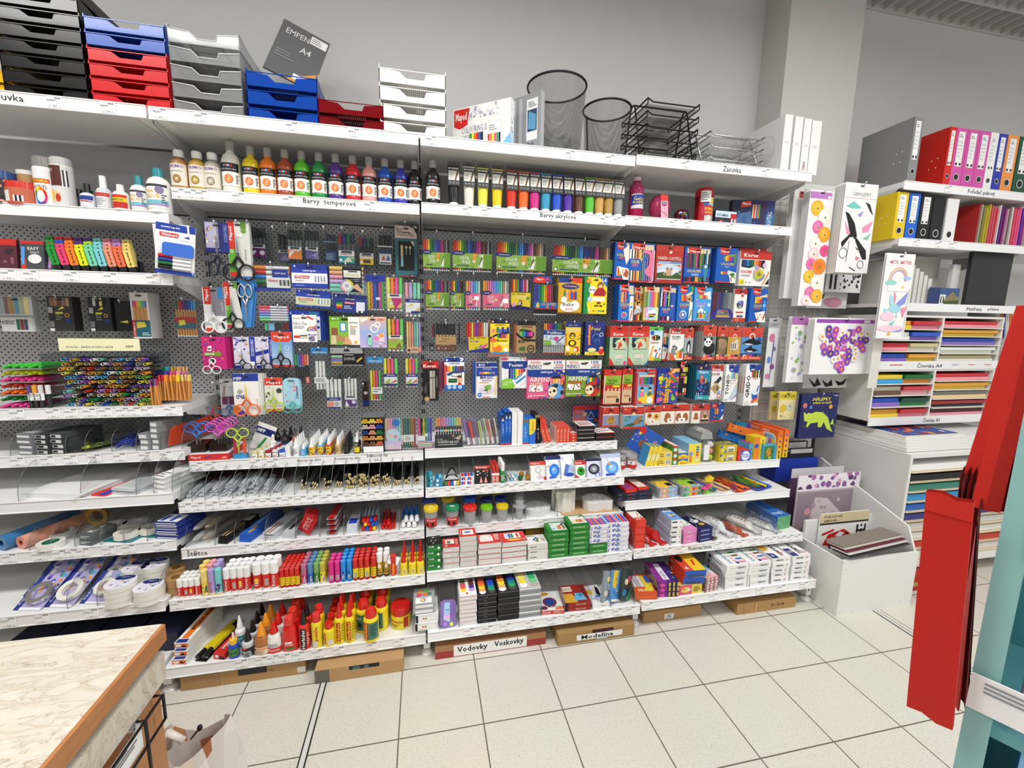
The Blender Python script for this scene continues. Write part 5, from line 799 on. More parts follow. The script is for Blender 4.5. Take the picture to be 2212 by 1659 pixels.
D('pencil_carton','light blue pencil carton with carousel print',(1499,621,1536,695),-.22,.012,'4aa0e0',mp('p f0f0f4 .5 .84 .9 .9 .92 .76 .6 .7;v .22 .68 .76 .78 8ac04a,f2c83a,e8643a,d83a3a,f0a03a;c .86 .7 .1 d8e8f8;t .1 .5 .7 .58 COLOR e8a0d0 b;t .2 .42 .62 .49 PEPS f0d8e8 b;p f4f4f8 .4 .4 .46 .4 .72 .26 .12 .26;v .16 .26 .7 .31 3a8ad8,f4f4f8,3a8ad8,f4f4f8,3a8ad8,f4f4f8;v .2 .1 .68 .24 2a8a4a,e8a03a,d83a2a,f0c83a,8ac04a;e .44 .09 .3 .02 8ac8f4;p e86a5a .82 .08 .88 .06 .96 .28 .9 .3;c .86 .5 .09 e8f0fa;c .14 .64 .06 c8a0e0','24',False),n=1)
D('pen_wallet','clear pack of purple and grey pencils with trapezoid card',(1537,630,1586,689),-.21,.014,'fafbfc','> label_card;p 3a2a9a .02 .0 .98 .0 .98 .2 .8 .38 .22 .38 .02 .2;p e8c03a .2 .06 .84 .06 .8 .14 .24 .14;p 8a8a90 .22 .16 .8 .16 .7 .34 .3 .34;p d8382c .4 .28 .6 .28 .5 .36;d .24 .16 .78 .32 9 3a3a3a,b8b8b8,8a5a3a .06',n=1,pen='.03 .97 .2 .97 5a3a6a,8a2a3a,6a3a2a,7a4a8a,4a3a9a,3a4a8a,6a6a8a,7a8a9a,8a8a8a,a8a8a8,b8b8b0,9a9a9a .06 = 5a5a5a',make=shell(.003))
D('pencil_carton','white art pencil carton with flower print under a red header',(1585,624,1612,695),-.21,.014,'f0eeea','r 0 .84 1 1 b4302c;r 0 0 1 .12 c83c30;c .62 .8 .16 e8e0d0;c .62 .8 .1 b84a3a;c .48 .52 .26 3a4a6a;c .6 .58 .16 6a6ab0;c .5 .46 .12 a8b08a;c .44 .6 .1 8a9ad0;r .2 .27 .78 .31 c83c3a;v .3 .14 .78 .2 2a2a3a,c8323a,2a5ab8,1f6a4a;t .2 .02 .44 .1 12 f0c08a b',n=1)
D('pencil_carton','second white art pencil carton partly hidden by the blue aqua one',(1606,626,1624,696),-.18,.012,'e8e6e2','r 0 .84 1 1 b4302c;r 0 0 1 .12 c83c30;r .2 .28 .8 .31 c83c3a;t .3 .02 .7 .1 24 f0c08a b',n=1,hk=0)
D('pencil_carton','blue aqua pencil carton with paint splashes, rightmost of the second row',(1620,623,1656,696),-.22,.012,'1c5cb8',mp('v .26 .56 .68 .72 f2d03a,f0a03a,e8742a,d8382c;e .46 .72 .22 .04 f0b03a;p e8d0a8 .5 .76 .96 .84 .98 .74 .6 .74;t .2 .44 .7 .53 COLOR f2d43a b;t .26 .38 .6 .43 PEPS e8644a b;t .24 .31 .7 .37 AQUA 12306a b;c .84 .6 .09 3a8ad8;c .84 .5 .09 8ac8f4;c .84 .4 .09 3a8ad8;p f2f0ec .3 .28 .9 .34 1 .0 .5 .0;d .4 .06 .9 .3 12 6aa03a,f2c03a,8a3a9a,2a2a3a,d8382c .06;p c84a3a .8 .12 .86 .1 .98 .26 .92 .3','12',False),n=3,dx=-.002)
KO='r 0 .86 1 1 c8302a;r 0 .72 1 .86 d23a30;t .18 .75 .72 .83 Kores white b;r .16 .5 .84 .7 1c2a2a;%sc .56 .5 .32 c4d4b4;p d8483a .5 .4 .56 .46 .7 .5 .58 .62 .5 .58 .44 .46;c .54 .62 .07 f0c08a;p e8a04a .3 .6 .5 .56 .48 .52;c .26 .5 .1 2a2a30;r 0 .04 1 .42 b4ccae;p c8382c 0 0 .3 0 .1 .16 0 .2;%sr .34 .19 .74 .26 f4f0ea;t .37 .2 .72 .25 KOLORES d84a3a b;t .42 .14 .66 .18 classic 4a8ad0;l .3 .06 .76 .11 2 8aa88a;r .22 .4 .9 .415 5a2a1c'
D('pencil_carton','red topped pencil carton with running animal, left of the pair',(1317,704,1356,789),-.23,.016,'b4ccae',KO%('v .2 .58 .82 .7 1c3a6a,1f6a4a,2a8a4a,e8e8e8,2a1c1c;p c8382c .84 .7 1 .7 1 .46;','c .88 .06 .1 d84a9a;'),n=4,left='r 0 0 1 1 3a6a4a;r 0 .72 1 1 c8302a')
D('pencil_carton','red topped pencil carton with running animal, right of the pair',(1358,704,1401,788),-.23,.016,'b4ccae',KO%('v .2 .58 .82 .7 1c3a6a,1f6a4a,2a8a4a,e8a02a,e8742a;p d8b078 .84 .7 1 .7 1 .2 .9 .5;','p 2b66b8 .84 0 1 0 1 .12;'),n=1)
D('pencil_carton','white carton with honeycomb stripes and giraffe under a green header',(1402,706,1430,779),-.22,.014,'eef0ee','r 0 .9 1 1 5ab83a;G 0 .6 1 .9 f0f0ec,a8e0f0;c .2 .82 .16 2b66b8;e .5 .68 .34 .08 1c1c1e;v .22 .62 .78 .74 e8442a,1c1c1e,f2c03a,1c1c1e,3a8a3a,1c1c1e;l .1 .5 .9 .57 2 d88a4a;p f0b03a .06 .06 .24 .06 .3 .3 .4 .44 .3 .46 .2 .3;c .54 .3 .1 d8443a;p 2b66b8 .5 .1 .56 .08 .7 .24 .64 .26;p 3a5aa0 .76 .3 .9 .34 .84 .4;e .3 .05 .3 .06 f2c03a;e .7 .04 .3 .05 6ab03a;p d86a3a .76 .06 .82 .04 .94 .22 .88 .24',n=1)
D('pencil_carton','narrow white pencil carton showing fanned pencil tips',(1432,713,1446,779),-.19,.014,'eceae6','r 0 .9 1 1 8a2a2a;v .04 .5 .96 .84 d8382c,f0a03a,3a8a3a,2b66b8,1c2a6a;v .04 .78 .96 .9 e8d0a8,e8d0a8,e8d0a8,e8d0a8;p 1c3a7a 0 .46 1 .4 1 .5 0 .56;l .1 .3 .8 .4 2 8a8a8a;p d8382c .4 .06 .6 .04 .9 .3 .7 .3;r 0 0 1 .05 c8382c',n=1,hk=0)
D('pencil_carton','white pencil carton with zebra head and pencil fan',(1447,709,1477,778),-.22,.014,'f0eeea','r 0 .82 1 1 c03a2e;t .1 .84 .72 .92 Kores white b;t .12 .7 .74 .77 KROMAS 4a7a5a b;l .14 .64 .86 .69 2 a8a8a8;c .36 .38 .18 5a5a5a;e .3 .28 .18 .14 8a8a8a;d .14 .2 .5 .5 12 2a2a2a,e8e8e8 .05;p 4a8a4a .3 .16 1 .28 1 .4 .7 .3;p d8643a 0 0 .5 0 .3 .14 0 .26;v .5 .06 .92 .28 f2c03a,f0a03a,e8642a,d8382c;t .14 .04 .3 .1 12 6a2a1a',n=1)
KN='r 0 .84 1 1 d24a38;r 0 .7 1 .84 c84434;c .5 .72 .14 ece4d4;c .5 .72 .09 c84a3a;r 0 0 1 .1 d24a38;t .08 .02 .34 .09 %s f2c890 b;l .4 .03 .96 .08 1 f0c8a0;%sv .12 .1 .9 .16 f2d8a0,e87a3a,d8382c,c84a9a,2a3a9a,1c1c3a,2a7a3a;'
D('pencil_carton','grey pencil carton with penguin picture',(1478,709,1497,777),-.21,.014,'a8b0b4',KN%('6','e .5 .4 .22 .2 1c1c20;e .5 .36 .12 .14 e8e8e4;c .58 .58 .1 1c1c20;p e8a03a .66 .6 .84 .6 .66 .56;r 0 .1 1 .2 4a5a3a;'),n=1)
D('pencil_carton','grey pencil carton with sitting panda',(1518,703,1546,778),-.24,.014,'8e9696',KN%('12','r 0 .1 1 .7 7a8484;e .5 .32 .46 .16 1a1a1c;c .4 .52 .3 f2f2f0;c .14 .6 .1 1a1a1c;c .64 .62 .1 1a1a1c;c .3 .53 .07 1a1a1c;c .52 .53 .07 1a1a1c;c .4 .46 .04 1a1a1c;e .76 .4 .2 .1 2a2a2c;'),n=7,gap=.008,left='r 0 0 1 1 b8b4b0;r 0 .84 1 1 d24a38;r 0 0 1 .1 d24a38;r .3 .1 .4 .84 6a6a6a')
D('pencil_carton','pencil carton with elephant and calf',(1548,705,1571,777),-.225,.014,'3a3a24',KN%('18','r 0 .1 1 .7 4a4a2c;e .56 .46 .4 .18 9a8064;c .34 .56 .22 a88c6c;e .28 .42 .1 .14 a08466;e .4 .24 .26 .12 8a7054;r .7 .14 .84 .36 8a7054;r .4 .14 .5 .3 8a7054;r 0 .1 1 .15 e0d0a8;'),n=2)
D('pencil_carton','yellow pencil carton with galloping zebra',(1572,706,1600,777),-.225,.014,'c89c44',KN%('24','e .5 .42 .34 .14 d8d0c0;c .66 .56 .14 d8d0c0;v .24 .34 .7 .5 3a3a34,d8d0c0,3a3a34,d8d0c0,3a3a34,d8d0c0;p d8d0c0 .2 .34 .3 .36 .2 .2;p d8d0c0 .66 .34 .74 .36 .84 .22;d .1 .2 .9 .6 8 a87c34 .05;'),n=2)
D('pencil_carton','wide blue pencil carton with leaping orcas',(1601,707,1646,777),-.225,.014,'5a90c8',KN%('36','r 0 .1 1 .2 3a3a7a;p 16181c .02 .5 .3 .62 .5 .66 .56 .74 .62 .62 .9 .56 .98 .5 .7 .46 .3 .46;p f0f0ee .1 .5 .4 .5 .6 .47 .3 .46;p 16181c .14 .3 .4 .4 .5 .44 .54 .36 .84 .3 .6 .24 .3 .24;p f0f0ee .24 .28 .5 .28 .6 .25 .4 .24;p 2a4a8a .7 .62 .84 .7 .98 .6 .9 .56;'),n=2)
TR='r 0 .84 1 1 c8342c;r .04 .58 .96 .84 8ab83a;t .14 .74 .5 .8 triplus e8443a b;t .2 .64 .76 .73 TRIUNO 3a5a1a b;l .14 .59 .9 .63 1 2a3a1a;r .5 .5 .9 .56 e8d03a;v .08 .03 .96 .4 e0c098,e0c098,e0c098,e0c098,e0c098,e0c098,e0c098,e0c098;v .1 .4 .94 .47 c8342c,e0c098,c8342c,e0c098,c8342c,e0c098,c8342c,e0c098;h .2 .2 .8 .26 a87a4a;r .72 .06 .9 .18 2a2a2a;r .0 .04 .06 .84 e8d8c8'
D('pencil_carton','red carton of chunky natural wood pencils, wide one',(1304,799,1342,874),-.225,.018,'c8342c',TR,n=2,left='h 0 0 1 1 c8342c,7a1c1c,c8342c,7a1c1c,c8342c,7a1c1c,c8342c')
D('pencil_carton','red carton of chunky natural wood pencils, narrow one',(1344,797,1366,872),-.215,.018,'c8342c',TR,n=2,left='r 0 0 1 1 a82a24')
D('pencil_carton','red edged carton of triangular pencils with cartoon children',(1373,797,1416,875),-.225,.016,'7ab4dc','r 0 .92 1 1 c8342c;r 0 .0 .1 .9 c8342c;r .92 0 1 .92 c8342c;r .55 .84 .9 .9 c8342c;v .16 .58 .92 .78 d8382c,c84aa0,2a8a3a,1f6a5a,3a5ab8,1c2a6a,7a4a2a;v .16 .78 .92 .84 e8d0a8,e8d0a8,e8d0a8,e8d0a8,e8d0a8,e8d0a8,e8d0a8;l .2 .52 .7 .56 1 c83a4a;c .32 .42 .08 e8b890;e .32 .47 .09 .03 2a1c1c;e .32 .3 .1 .08 e87a9a;c .72 .42 .08 e8b890;e .72 .47 .09 .03 1c1c2a;e .72 .3 .1 .08 5a7a3a;p ecc83a .14 .04 .92 .04 .92 .3 .6 .24 .5 .4 .42 .24 .14 .2;p d8483a .14 .04 .4 .04 .3 .1 .14 .14;c .72 .14 .15 f0f0f0',n=2,gap=.004,left='r 0 0 1 1 c8342c')
D('pencil_carton','tie-dye rainbow carton of forty-eight pencils',(1420,796,1465,871),-.225,.018,'3a4aa0','r 0 .86 1 1 23358e;q .9 .82 .44 .12 e8a03a,e8742a,e85a3a,e8a03a;q .9 .82 .3 .16 f0b85a,e8642a;q .0 .08 .46 .14 e8742a,f0a03a,e8543a;q .5 .45 .5 .1 3a8a4a,8ab83a,2a6ab0,6a3aa0,3a3a9a;d .02 .02 .98 .86 30 3a9a4a,7ac03a,5a3ab0,2a5ab8,e8843a,f2c83a .09;c .12 .72 .1 ecd83a;c .06 .1 .12 d860a8;c .78 .14 .1 8ac83a;r .38 .5 .58 .82 e8b84a;T .41 .53 .55 .72 PENCILS 3a2a2a b;c .48 .78 .09 2a4a9a;r .2 .44 .9 .5 1c1c22;v .22 .45 .88 .49 d8382c,f2d43a,2a8a3a,8a3a9a,e8842a;r .38 .02 .56 .42 e8b84a;T .41 .04 .53 .4 48_COLOURS 3a2a2a b',n=2)
D('pencil_carton','narrow black neon pencil carton',(1466,782,1484,852),-.225,.012,'141416',mp('v .4 .7 1 .84 e8a0d0,f2d83a,8ae04a,f0a03a;r .5 .44 1 .68 1c1c1e;v .6 .34 1 .56 e84a9a,f0a03a,d8e03a,5ac84a;t .2 .58 .8 .66 COLOR f2d43a b;t .2 .5 .7 .56 PEPS e85a9a b;v .56 .06 .96 .2 e8e8e8,e86aa8,f0a03a','12',False),n=1)
D('pencil_carton','teal and purple pencil carton with flower print, front of several',(1503,789,1533,863),-.245,.014,'1c3a5a','r 0 .86 1 1 3a2a5a;p 2a8aa8 0 .6 1 .5 1 .86 0 .86;t .16 .76 .84 .85 Stars e8f0f8 b;c .4 .66 .14 b85a9a;c .4 .66 .06 f0c83a;v .3 .48 .74 .62 e8643a,d8384a,3a3a8a,f0a03a;d .04 .1 .96 .5 16 2a5a9a,3a7ab8,8a5ab0,1c2a4a .12;r 0 0 1 .12 3aa0a8;l .2 .03 .8 .08 1 d8f0f0;t .08 .12 .3 .2 12 e8e8f4 b;c .3 .92 .08 c8a86a',n=5,gap=.006,left='r 0 0 1 1 2a6a80')
D('pencil_carton','white pencil carton with whale and fish drawing under red header',(1534,788,1560,863),-.23,.014,'eceae6','r 0 .82 1 1 c0382e;t .12 .83 .78 .91 Kores white b;t .12 .7 .74 .77 KOLORES 8a4a5a b;p 2a3a34 .3 .48 .8 .68 .94 .6 .6 .44;p c8a878 .08 .34 .5 .5 .9 .34 .5 .16;v .3 .26 .7 .4 8a6a4a,c89a5a,5a6a4a,3a3a3a;e .76 .2 .16 .06 8ab0d0;q .8 .12 .16 .04 c83a2e;r .5 0 1 .05 a8a8a8;v 0 .1 .06 .8 2a2a2a',n=2)
def MF(word,extra,colr):return 'p 2b43a0 .2 1 1 1 1 .76 .3 .82 .2 .9;t .34 .84 .56 .89 MFP white b;T .08 .2 .34 .74 %s %s b;%s'%(word,colr,extra)
D('pencil_carton','white pastel pencil carton with blue top and upright black lettering',(1566,788,1593,868),-.24,.014,'f2f2f0',MF('TONEO','v .44 .62 .96 .78 8ac0a0,6ab0d0,8a8ad0,e8d078,a8d088;r .4 .5 .95 .6 e8e4dc;l .5 .56 .9 .6 1 a87a4a;p b8d0e0 .4 .1 .98 .5 .98 .3 .5 .06;p e0c8a0 .4 .22 .7 .36 .98 .54 .98 .48;p a8a0c8 .5 .04 .98 .24 .98 .14;T .38 .4 .46 .6 pastel 3a3a4a;l .06 .02 .3 .1 2 c8a8b8','16161a'),n=4,gap=.006,left='r 0 0 1 1 ecebe8;r .3 .3 .7 .7 8a8a8a')
D('pencil_carton','white pencil carton with blue top, black lettering and paint bucket',(1609,787,1641,876),-.245,.014,'f2f2f0',MF('GRIDO','v .4 .68 .98 .86 d8382c,2a7a3a,8a4a2a,c8a03a,1c1c1e,e8e8e8,1c1c1e;l .5 .64 .9 .67 1 d84a3a;p 2b5ab8 .5 .3 .96 .34 .9 .16 .56 .16;e .72 .32 .23 .06 d8e8f0;p 2b5ab8 .8 .36 .92 .5 .96 .48 .86 .32;p d84a3a .5 .06 .9 .1 .98 .22 .56 .14;p e8a04a .6 .1 .96 .16 .98 .08;q .24 .06 .14 .02 e8c8d0;t .1 .02 .36 .09 12 b8b8b8','16161a'),n=5,gap=.007,left='r 0 0 1 1 ecebe8;r .3 .3 .7 .7 c05a4a')
def crates(desc,px,Y,body,n=2,**k):D('crayon_carton',desc,px,Y,.026,'e8e0d4','r 0 .7 1 1 c83a30;r 0 .66 1 .74 b02c26;r .34 .8 .66 .84 2a1616;c .1 .9 .03 f0d0c0;'+body,n,**k)
crates('small red topped carton of pastels with leopard picture',(1302,880,1336,922),-.235,'c .5 .62 .1 e8d8b0;r .0 .04 1 .6 8a8aa8;c .52 .34 .24 b8843a;d .3 .1 .8 .56 14 3a2a1a,d8a85a .05;r 0 0 1 .08 c83a30',2,left='r 0 0 1 1 c83a30')
crates('small red topped carton of pastels with bird on a branch, front of several',(1346,879,1391,926),-.25,'c .5 .66 .08 e8d8b0;r 0 .1 1 .62 6a9ac0;p 3a5a3a 0 .14 .9 .4 1 .36 .4 .1;p 8a6a4a .44 .24 .7 .54 .86 .5 .78 .3 .6 .2;c .82 .5 .1 a87a4a;p c86a3a .5 .24 .66 .4 .74 .28;d .04 .36 .4 .6 8 3a6a3a,5a8a4a .06;r 0 0 1 .1 c83a30',4,gap=.008,left='r 0 0 1 1 d8ccc0;r 0 .7 1 1 c83a30')
crates('small carton with sunflower print in the lowest peg row',(1393,877,1426,918),-.22,'r 0 0 1 .66 f0e4d0;c .3 .5 .16 c8783a;c .3 .5 .07 5a3a1c;c .74 .44 .2 e8a83a;c .74 .44 .08 6a3a1c;r .34 .04 .66 .3 f4f0ea;c .5 .18 .06 c8382c;d .0 .0 .3 .2 6 2a2a2a,d8382c,e8c03a .06',1)
crates('wide red topped carton with two bear prints',(1427,874,1489,915),-.22,'r 0 0 1 .66 f0e6d4;c .24 .42 .1 a8643a;c .24 .26 .12 a8643a;c .62 .42 .08 a8643a;c .62 .28 .1 a8643a;c .86 .42 .08 a8643a;c .86 .28 .1 a8643a;r .24 .06 .44 .3 f4f0ea;r .62 .04 .86 .3 f4f0ea;c .34 .2 .03 c8382c;c .74 .18 .03 c8382c;r .49 0 .51 .66 b83a30',2)
crates('red topped carton with bear and triangular crayon box',(1494,873,1533,914),-.22,'r 0 0 .46 .66 f0e6d4;c .24 .46 .1 a8643a;c .24 .28 .13 a8643a;r .16 .04 .4 .2 f4f0ea;r .46 0 1 .7 b0847a;p e8d0a0 .54 .2 .94 .2 .74 .6;c .74 .36 .1 6a4a2a;h .5 .08 .96 .2 3a3a3a',1)
D('crayon_carton','small blue crayon carton, last of the lowest peg row',(1535,871,1563,910),-.22,.014,'1f4f9a','e .3 .86 .26 .14 c8342c;t .14 .82 .46 .9 Maped white b;v .3 .4 .64 .7 e8843a,d84a3a,f0c03a,8a4a9a;c .86 .6 .08 8ac0e8;c .3 .24 .07 d84a3a;c .5 .22 .07 3a8a4a;p e8e4dc .7 .1 .98 .1 .98 .4;r 0 0 1 .08 d8382c',n=1)
ORD='first second third fourth fifth sixth seventh eighth ninth tenth eleventh twelfth thirteenth fourteenth fifteenth sixteenth seventeenth eighteenth nineteenth twentieth'.split()
ROWW=['front row','second row','third row back','fourth row back','fifth row back','sixth row back']
def rows(key,us,make,desc,nrow=1,py=.03,sb=.02,group=None,px=0):
 """make(i) builds the front article of column i at the origin; copies stand behind it"""
 for i,u in enumerate(us):
  p=onshelf(key,u,sb,.05);o=make(i);ds=desc[i]if isinstance(desc,list)else desc
  many=not isinstance(desc,list)and len(us)>1
  for j in range(nrow):
   q=o if j==0 else dup(o)
   q.location=(p.x+px*j,p.y+py*j,p.z)
   q['label']=ds+(', %s from its left'%ORD[i]if many else '')+(', '+ROWW[j]if nrow>1 else '');q['group']=group or ds
def stick(r,h,cap,body,lab=None,cf=.4,base='white',lines='f4f0ea',word=None,mat='G',name='glue_stick'):
 def mk(i):
  c=cap[i]if isinstance(cap,list)else cap;b=body[i]if isinstance(body,list)else body
  o=MB().lathe([(0,0,base),(r*.95,0),(r,.002),(r,h*.1,b),(r,h*(1-cf)),(r*.97,h*(1-cf))],b,'G',12).obj(name)
  MB().lathe([(r*1.02,h*(1-cf),c),(r*1.02,h*.985),(r*.9,h),(0,h)],c,mat,12).obj('cap',o)
  if lab:wrap(o,r,h*.1,h*(1-cf),lab[i%len(lab)]if isinstance(lab,list)else lab,-1.2,1.2,n=5)
  return tag(o,'','glue stick')
 return mk
KL=['r 0 .1 1 1 d23430;T .3 .1 .6 .9 Kores white b','r 0 .1 1 1 d23430;v .45 .2 .75 .7 f4f4f4,333333,f4f4f4,333333,f4f4f4','r 0 .1 1 1 d23430;c .5 .6 .2 f0c83a;l .3 .2 .8 .45 2 f4f0ea']
rows('B5',[389,402,414,427],stick(.0105,.078,'f2f2f0','d23430',KL),'small glue stick with white cap and red label',3,.026)
rows('B5',[443,458,473],stick(.0125,.11,['f2dc7a','b49ad0','7ad0cc'],['f0d05a','b09ad8','7accd0'],['d .1 .1 .9 .8 8 2a7a5a,333333,d8643a .14','T .3 .1 .6 .9 Kores d8382c b','d .1 .1 .9 .8 8 5a3a8a,333333,d8643a .14'],base='e8dca8'),['yellow pastel glue stick','violet pastel glue stick','turquoise pastel glue stick'],1)
rows('B5',[441,456,471],stick(.0125,.112,['f0d46a','f0a0a8','b8a0d8'],['f0a0a8','7accd0','f0a0a8']),['yellow glue stick behind the pastel front row','pink glue stick behind the pastel front row','lilac glue stick behind the pastel front row'],2,.03,.055)
rows('B5',[491,506,521,535],stick(.0125,.108,'f2f2f0','d23430',KL),'middle-sized glue stick with white cap and red label',3,.031)
rows('B5',[557,576,594],stick(.0165,.12,'f4f4f2','d6483a',KL[::-1]),'thick glue stick with white cap and red label',2,.04)
HL2='r 0 .05 1 .95 ecd62a;T .2 .1 .5 .9 Herkules b8281f b;l .6 .1 .9 .9 3 a88a1a'
rows('B5',[609,620,631,642],stick(.0098,.082,'d0261f','c8241c',HL2,base='b81f18'),'small red glue stick with yellow label',6,.022)
rows('B5',[657,671,684,697],stick(.0115,.094,['f09ac0','7ab8f0','a8e08a','f0ec6a'],['d84a8a','2a66c8','3a8a2a','ecd82a'],'v .5 .1 .85 .5 f4f4f4,333333,f4f4f4,333333;d .1 .5 .9 .9 4 f4f4f4,333333 .1',.42,'eef0f2',mat='S'),['glue stick with translucent pink cap','glue stick with translucent blue cap','glue stick with translucent green cap','glue stick with translucent yellow cap'],4,.03,group='glue sticks with translucent caps')
rows('B5',[716,729],stick(.0112,.094,'d8268a','d8268a','v .3 .1 .75 .6 f4e8f0,333333,f4e8f0,333333,f4e8f0',.42,'c01f7a'),'magenta glue stick',3,.03)
rows('B5',[742,755],stick(.0112,.094,'1f8ee0','1f8ee0','v .3 .1 .75 .5 e8f0f8,333333,e8f0f8,333333;c .5 .75 .12 1c2a4a',.42,'1a7cc8'),'bright blue glue stick',4,.03)
rows('B5',[768,780,793,807],stick(.0108,.096,'d0261f','c8241c',['r 0 .05 1 .95 ecd62a;v .3 .1 .7 .6 f4f4f4,333333,f4f4f4,333333',HL2],.4,'a81a16'),'larger red glue stick with yellow label',4,.027)
rows('B5',[820,835],stick(.0125,.108,'f2f2f0','c8a02a','r 0 0 1 1 d0a82a;l .1 .1 .9 .9 5 3a3020;c .5 .7 .2 f0e8d0',.36,'2a2a2a'),'golden label glue stick with white cap',2,.034,.03)
rows('B5',[850],stick(.0125,.104,'d0261f','c8241c','r .1 .05 .9 .95 d8281f;T .25 .1 .65 .95 Herkules ecd62a b',.3),['red glue stick standing out before the golden ones'],1,sb=.012)
p=onshelf('B5',849,.004,.1);carton('price_tag','white price tag leaning on the red glue stick','price tag',.046,.036,.001,'f6f6f4','l .1 .55 .8 .85 2 8a8a8a;t .4 .15 .75 .3 16,00 222222',(p.x-.004,p.y,p.z+.062),(-.1,.28,0))
def cone(r,h,body,cap,lab=None,sx=1,sy=1,cf=.42,name='glue_bottle',capprof=None,mat='G',sh=.12):
 def mk(i):
  z=h*(1-cf)
  o=MB().lathe([(0,0,body),(r*.94,0),(r,.004),(r,z*(1-sh)),(r*.85,z*(1-sh*.35)),(r*.5,z)],body,mat,14,sx=sx,sy=sy).obj(name)
  MB().lathe(capprof or[(r*.62,z*.98,cap),(r*.6,z+.006),(r*.5,z+h*cf*.35),(r*.16,z+h*cf*.9),(0,h)],cap,'G',12).obj('cap',o)
  if lab:wrap(o,r,z*.05,z*(1-sh),lab,-1.3,1.3,n=8,sx=sx,sy=sy)
  return tag(o,'','glue bottle')
 return mk
HB='r .3 .05 .62 .98 b8281f;T .36 .08 .58 .95 Herkules ecd62a b;l .68 .1 .95 .9 6 a88a1a'
rows('B5',[872,891,908],cone(.0165,.118,'ecd62a','d0261f','r .45 .1 .75 .6 f0e6a0;l .5 .15 .72 .55 4 6a5a1a',cf=.5),'small yellow glue bottle with red cone cap',3,.038)
def cap(r,z,h,c):return[(r,z,c),(r,z+h*.8),(r*.85,z+h),(0,z+h)]
for i in range(3):
 p=onshelf('B6',386,.012,.03);carton('glue_gun_stick_box','long orange and white box at the left end of the lowest shelf, %s'%('lowest','middle','topmost')[i]+' of three','box',.05,.025,.24,'f0eeea','r 0 .2 1 .8 e8702a;r .1 .3 .5 .7 f4f0ea;p 222222 .5 .3 .9 .3 .7 .7',(p.x,p.y+.012*i,p.z+.026*i),(0,0,-.12),top='r .25 .1 .75 .95 e87a2a;T .35 .3 .65 .9 Patex 222222 b;r .1 .0 .9 .08 2a3a8a',left='l .05 .2 .6 .8 1 2a3a8a')
def lyingtube(name,label,key,u,L,r,z,c1,c2,c3,yaw,sb=.02,lab=None):
 p=onshelf(key,u,sb,.03)
 o=MB().lathe([(0,0,c1),(r*.7,0),(r*.75,L*.15),(r*.75,L*.2,c2),(r,L*.22),(r,L*.8,c3),(r*1.02,L*.8),(r,L),(0,L)],c2,'G',12,ax='y').obj(name,None,(p.x,p.y,p.z+r+z),(0,0,yaw))
 return tag(o,label,name.replace('_',' '))
for i,(u,z)in enumerate(((425,.004),(440,.004))):
 lyingtube('glue_pen','yellow and black glue applicator lying in the lowest shelf, %s'%('left one','right one')[i],'B6',u,.2,.013,z,'1a1a1c','d8c21f','1a1a1c' if i else 'ccb41f',-.3+.04*i)
p=onshelf('B6',432,.016,.03);carton('glue_card','black and white card under the yellow glue applicators','card',.045,.003,.16,'17181a','',(p.x,p.y,p.z),(0,0,-.26),top='d .1 .02 .9 .2 6 f0f0f0 .12;r .1 .4 .9 .9 2a2420')
p=onshelf('B6',472,.014,.04);carton('adhesive_box','red wedge box of adhesive tape lying beside the yellow applicators','box',.046,.026,.13,'d2302a','c .3 .5 .16 f4f0ea;r .5 .1 .95 .5 1a1a1c',p,(0,0,-.28),top='T .2 .2 .55 .9 mamut f4f0ea b;r .6 .3 .9 .7 f4f4f2;h .62 .32 .88 .68 333333,f4f4f2,333333,f4f4f2,333333',cols=dict(r='b8241f'))
rows('B6',[505],cone(.019,.105,'1f48b8','f0c02a','r 0 .2 1 .8 4a8a3a;t .15 .35 .85 .6 GLUE 1a2a5a b',capprof=[(.014,.06,'f0c02a'),(.014,.078),(.004,.08,'f2f2f0'),(.003,.105),(0,.105)]),['small blue glue bottle with yellow cap'],1)
rows('B6',[520],cone(.019,.145,'f2f2f0','f2f2f0','r 0 .1 1 .8 2a8a8c;l .2 .2 .8 .7 4 e8f0f0',cf=.4),['white nozzle bottle with teal label behind the blue one'],1,sb=.07)
rows('B6',[536],cone(.022,.12,'c8ccd0','17181a','r 0 .05 1 .75 2a2a2e;p d8382c 0 .75 .6 .75 .4 .6 0 .6;t .2 .3 .8 .5 TEXTIL f0f0f0 b;t .2 .1 .8 .25 GLUE f0f0f0 b',cf=.45),['clear textile glue bottle with black nozzle'],4,.052)
rows('B6',[566],cone(.027,.14,'b0703a','f09a2a','r 0 .05 1 .72 ecdcc4;r 0 .5 1 .62 e8843a;l .2 .1 .8 .45 4 8a6a4a;c .15 .5 .08 222222',sx=1.05,sy=.75,cf=.4,sh=.4),['amber glue bottle with orange nozzle'],3,.055)
rows('B6',[593],cone(.026,.138,'f0efec','d0261f','r 0 .0 1 .5 d83a34;l .2 .55 .8 .85 3 8a8a90;t .2 .2 .8 .4 Kores f4f0ea b',sx=1.05,sy=.75,cf=.36,sh=.4),['white and red glue bottle with red nozzle'],3,.055)
rows('B6',[627],cone(.029,.15,'d8241f','e04a40','r .3 .62 .65 .78 f4f0ee;t .3 .45 .7 .58 Pritt f4f0ee b;e .55 .22 .25 .1 3a7a3a;l .3 .05 .7 .14 2 f0c0b8',sx=1.05,sy=.7,cf=.22,sh=.5,capprof=cap(.018,.115,.034,'e0382f')),['flat red glue bottle with round red cap'],4,.05)
rows('B6',[658],cone(.021,.175,'d8302c','17181a','r .3 .02 .7 1 1a1a1c;T .38 .05 .62 .95 Herkules f4f4f0 b;l .75 .2 .98 .8 5 f0c0b8',cf=.36),['red bottle with tall black nozzle'],2,.05,.018)
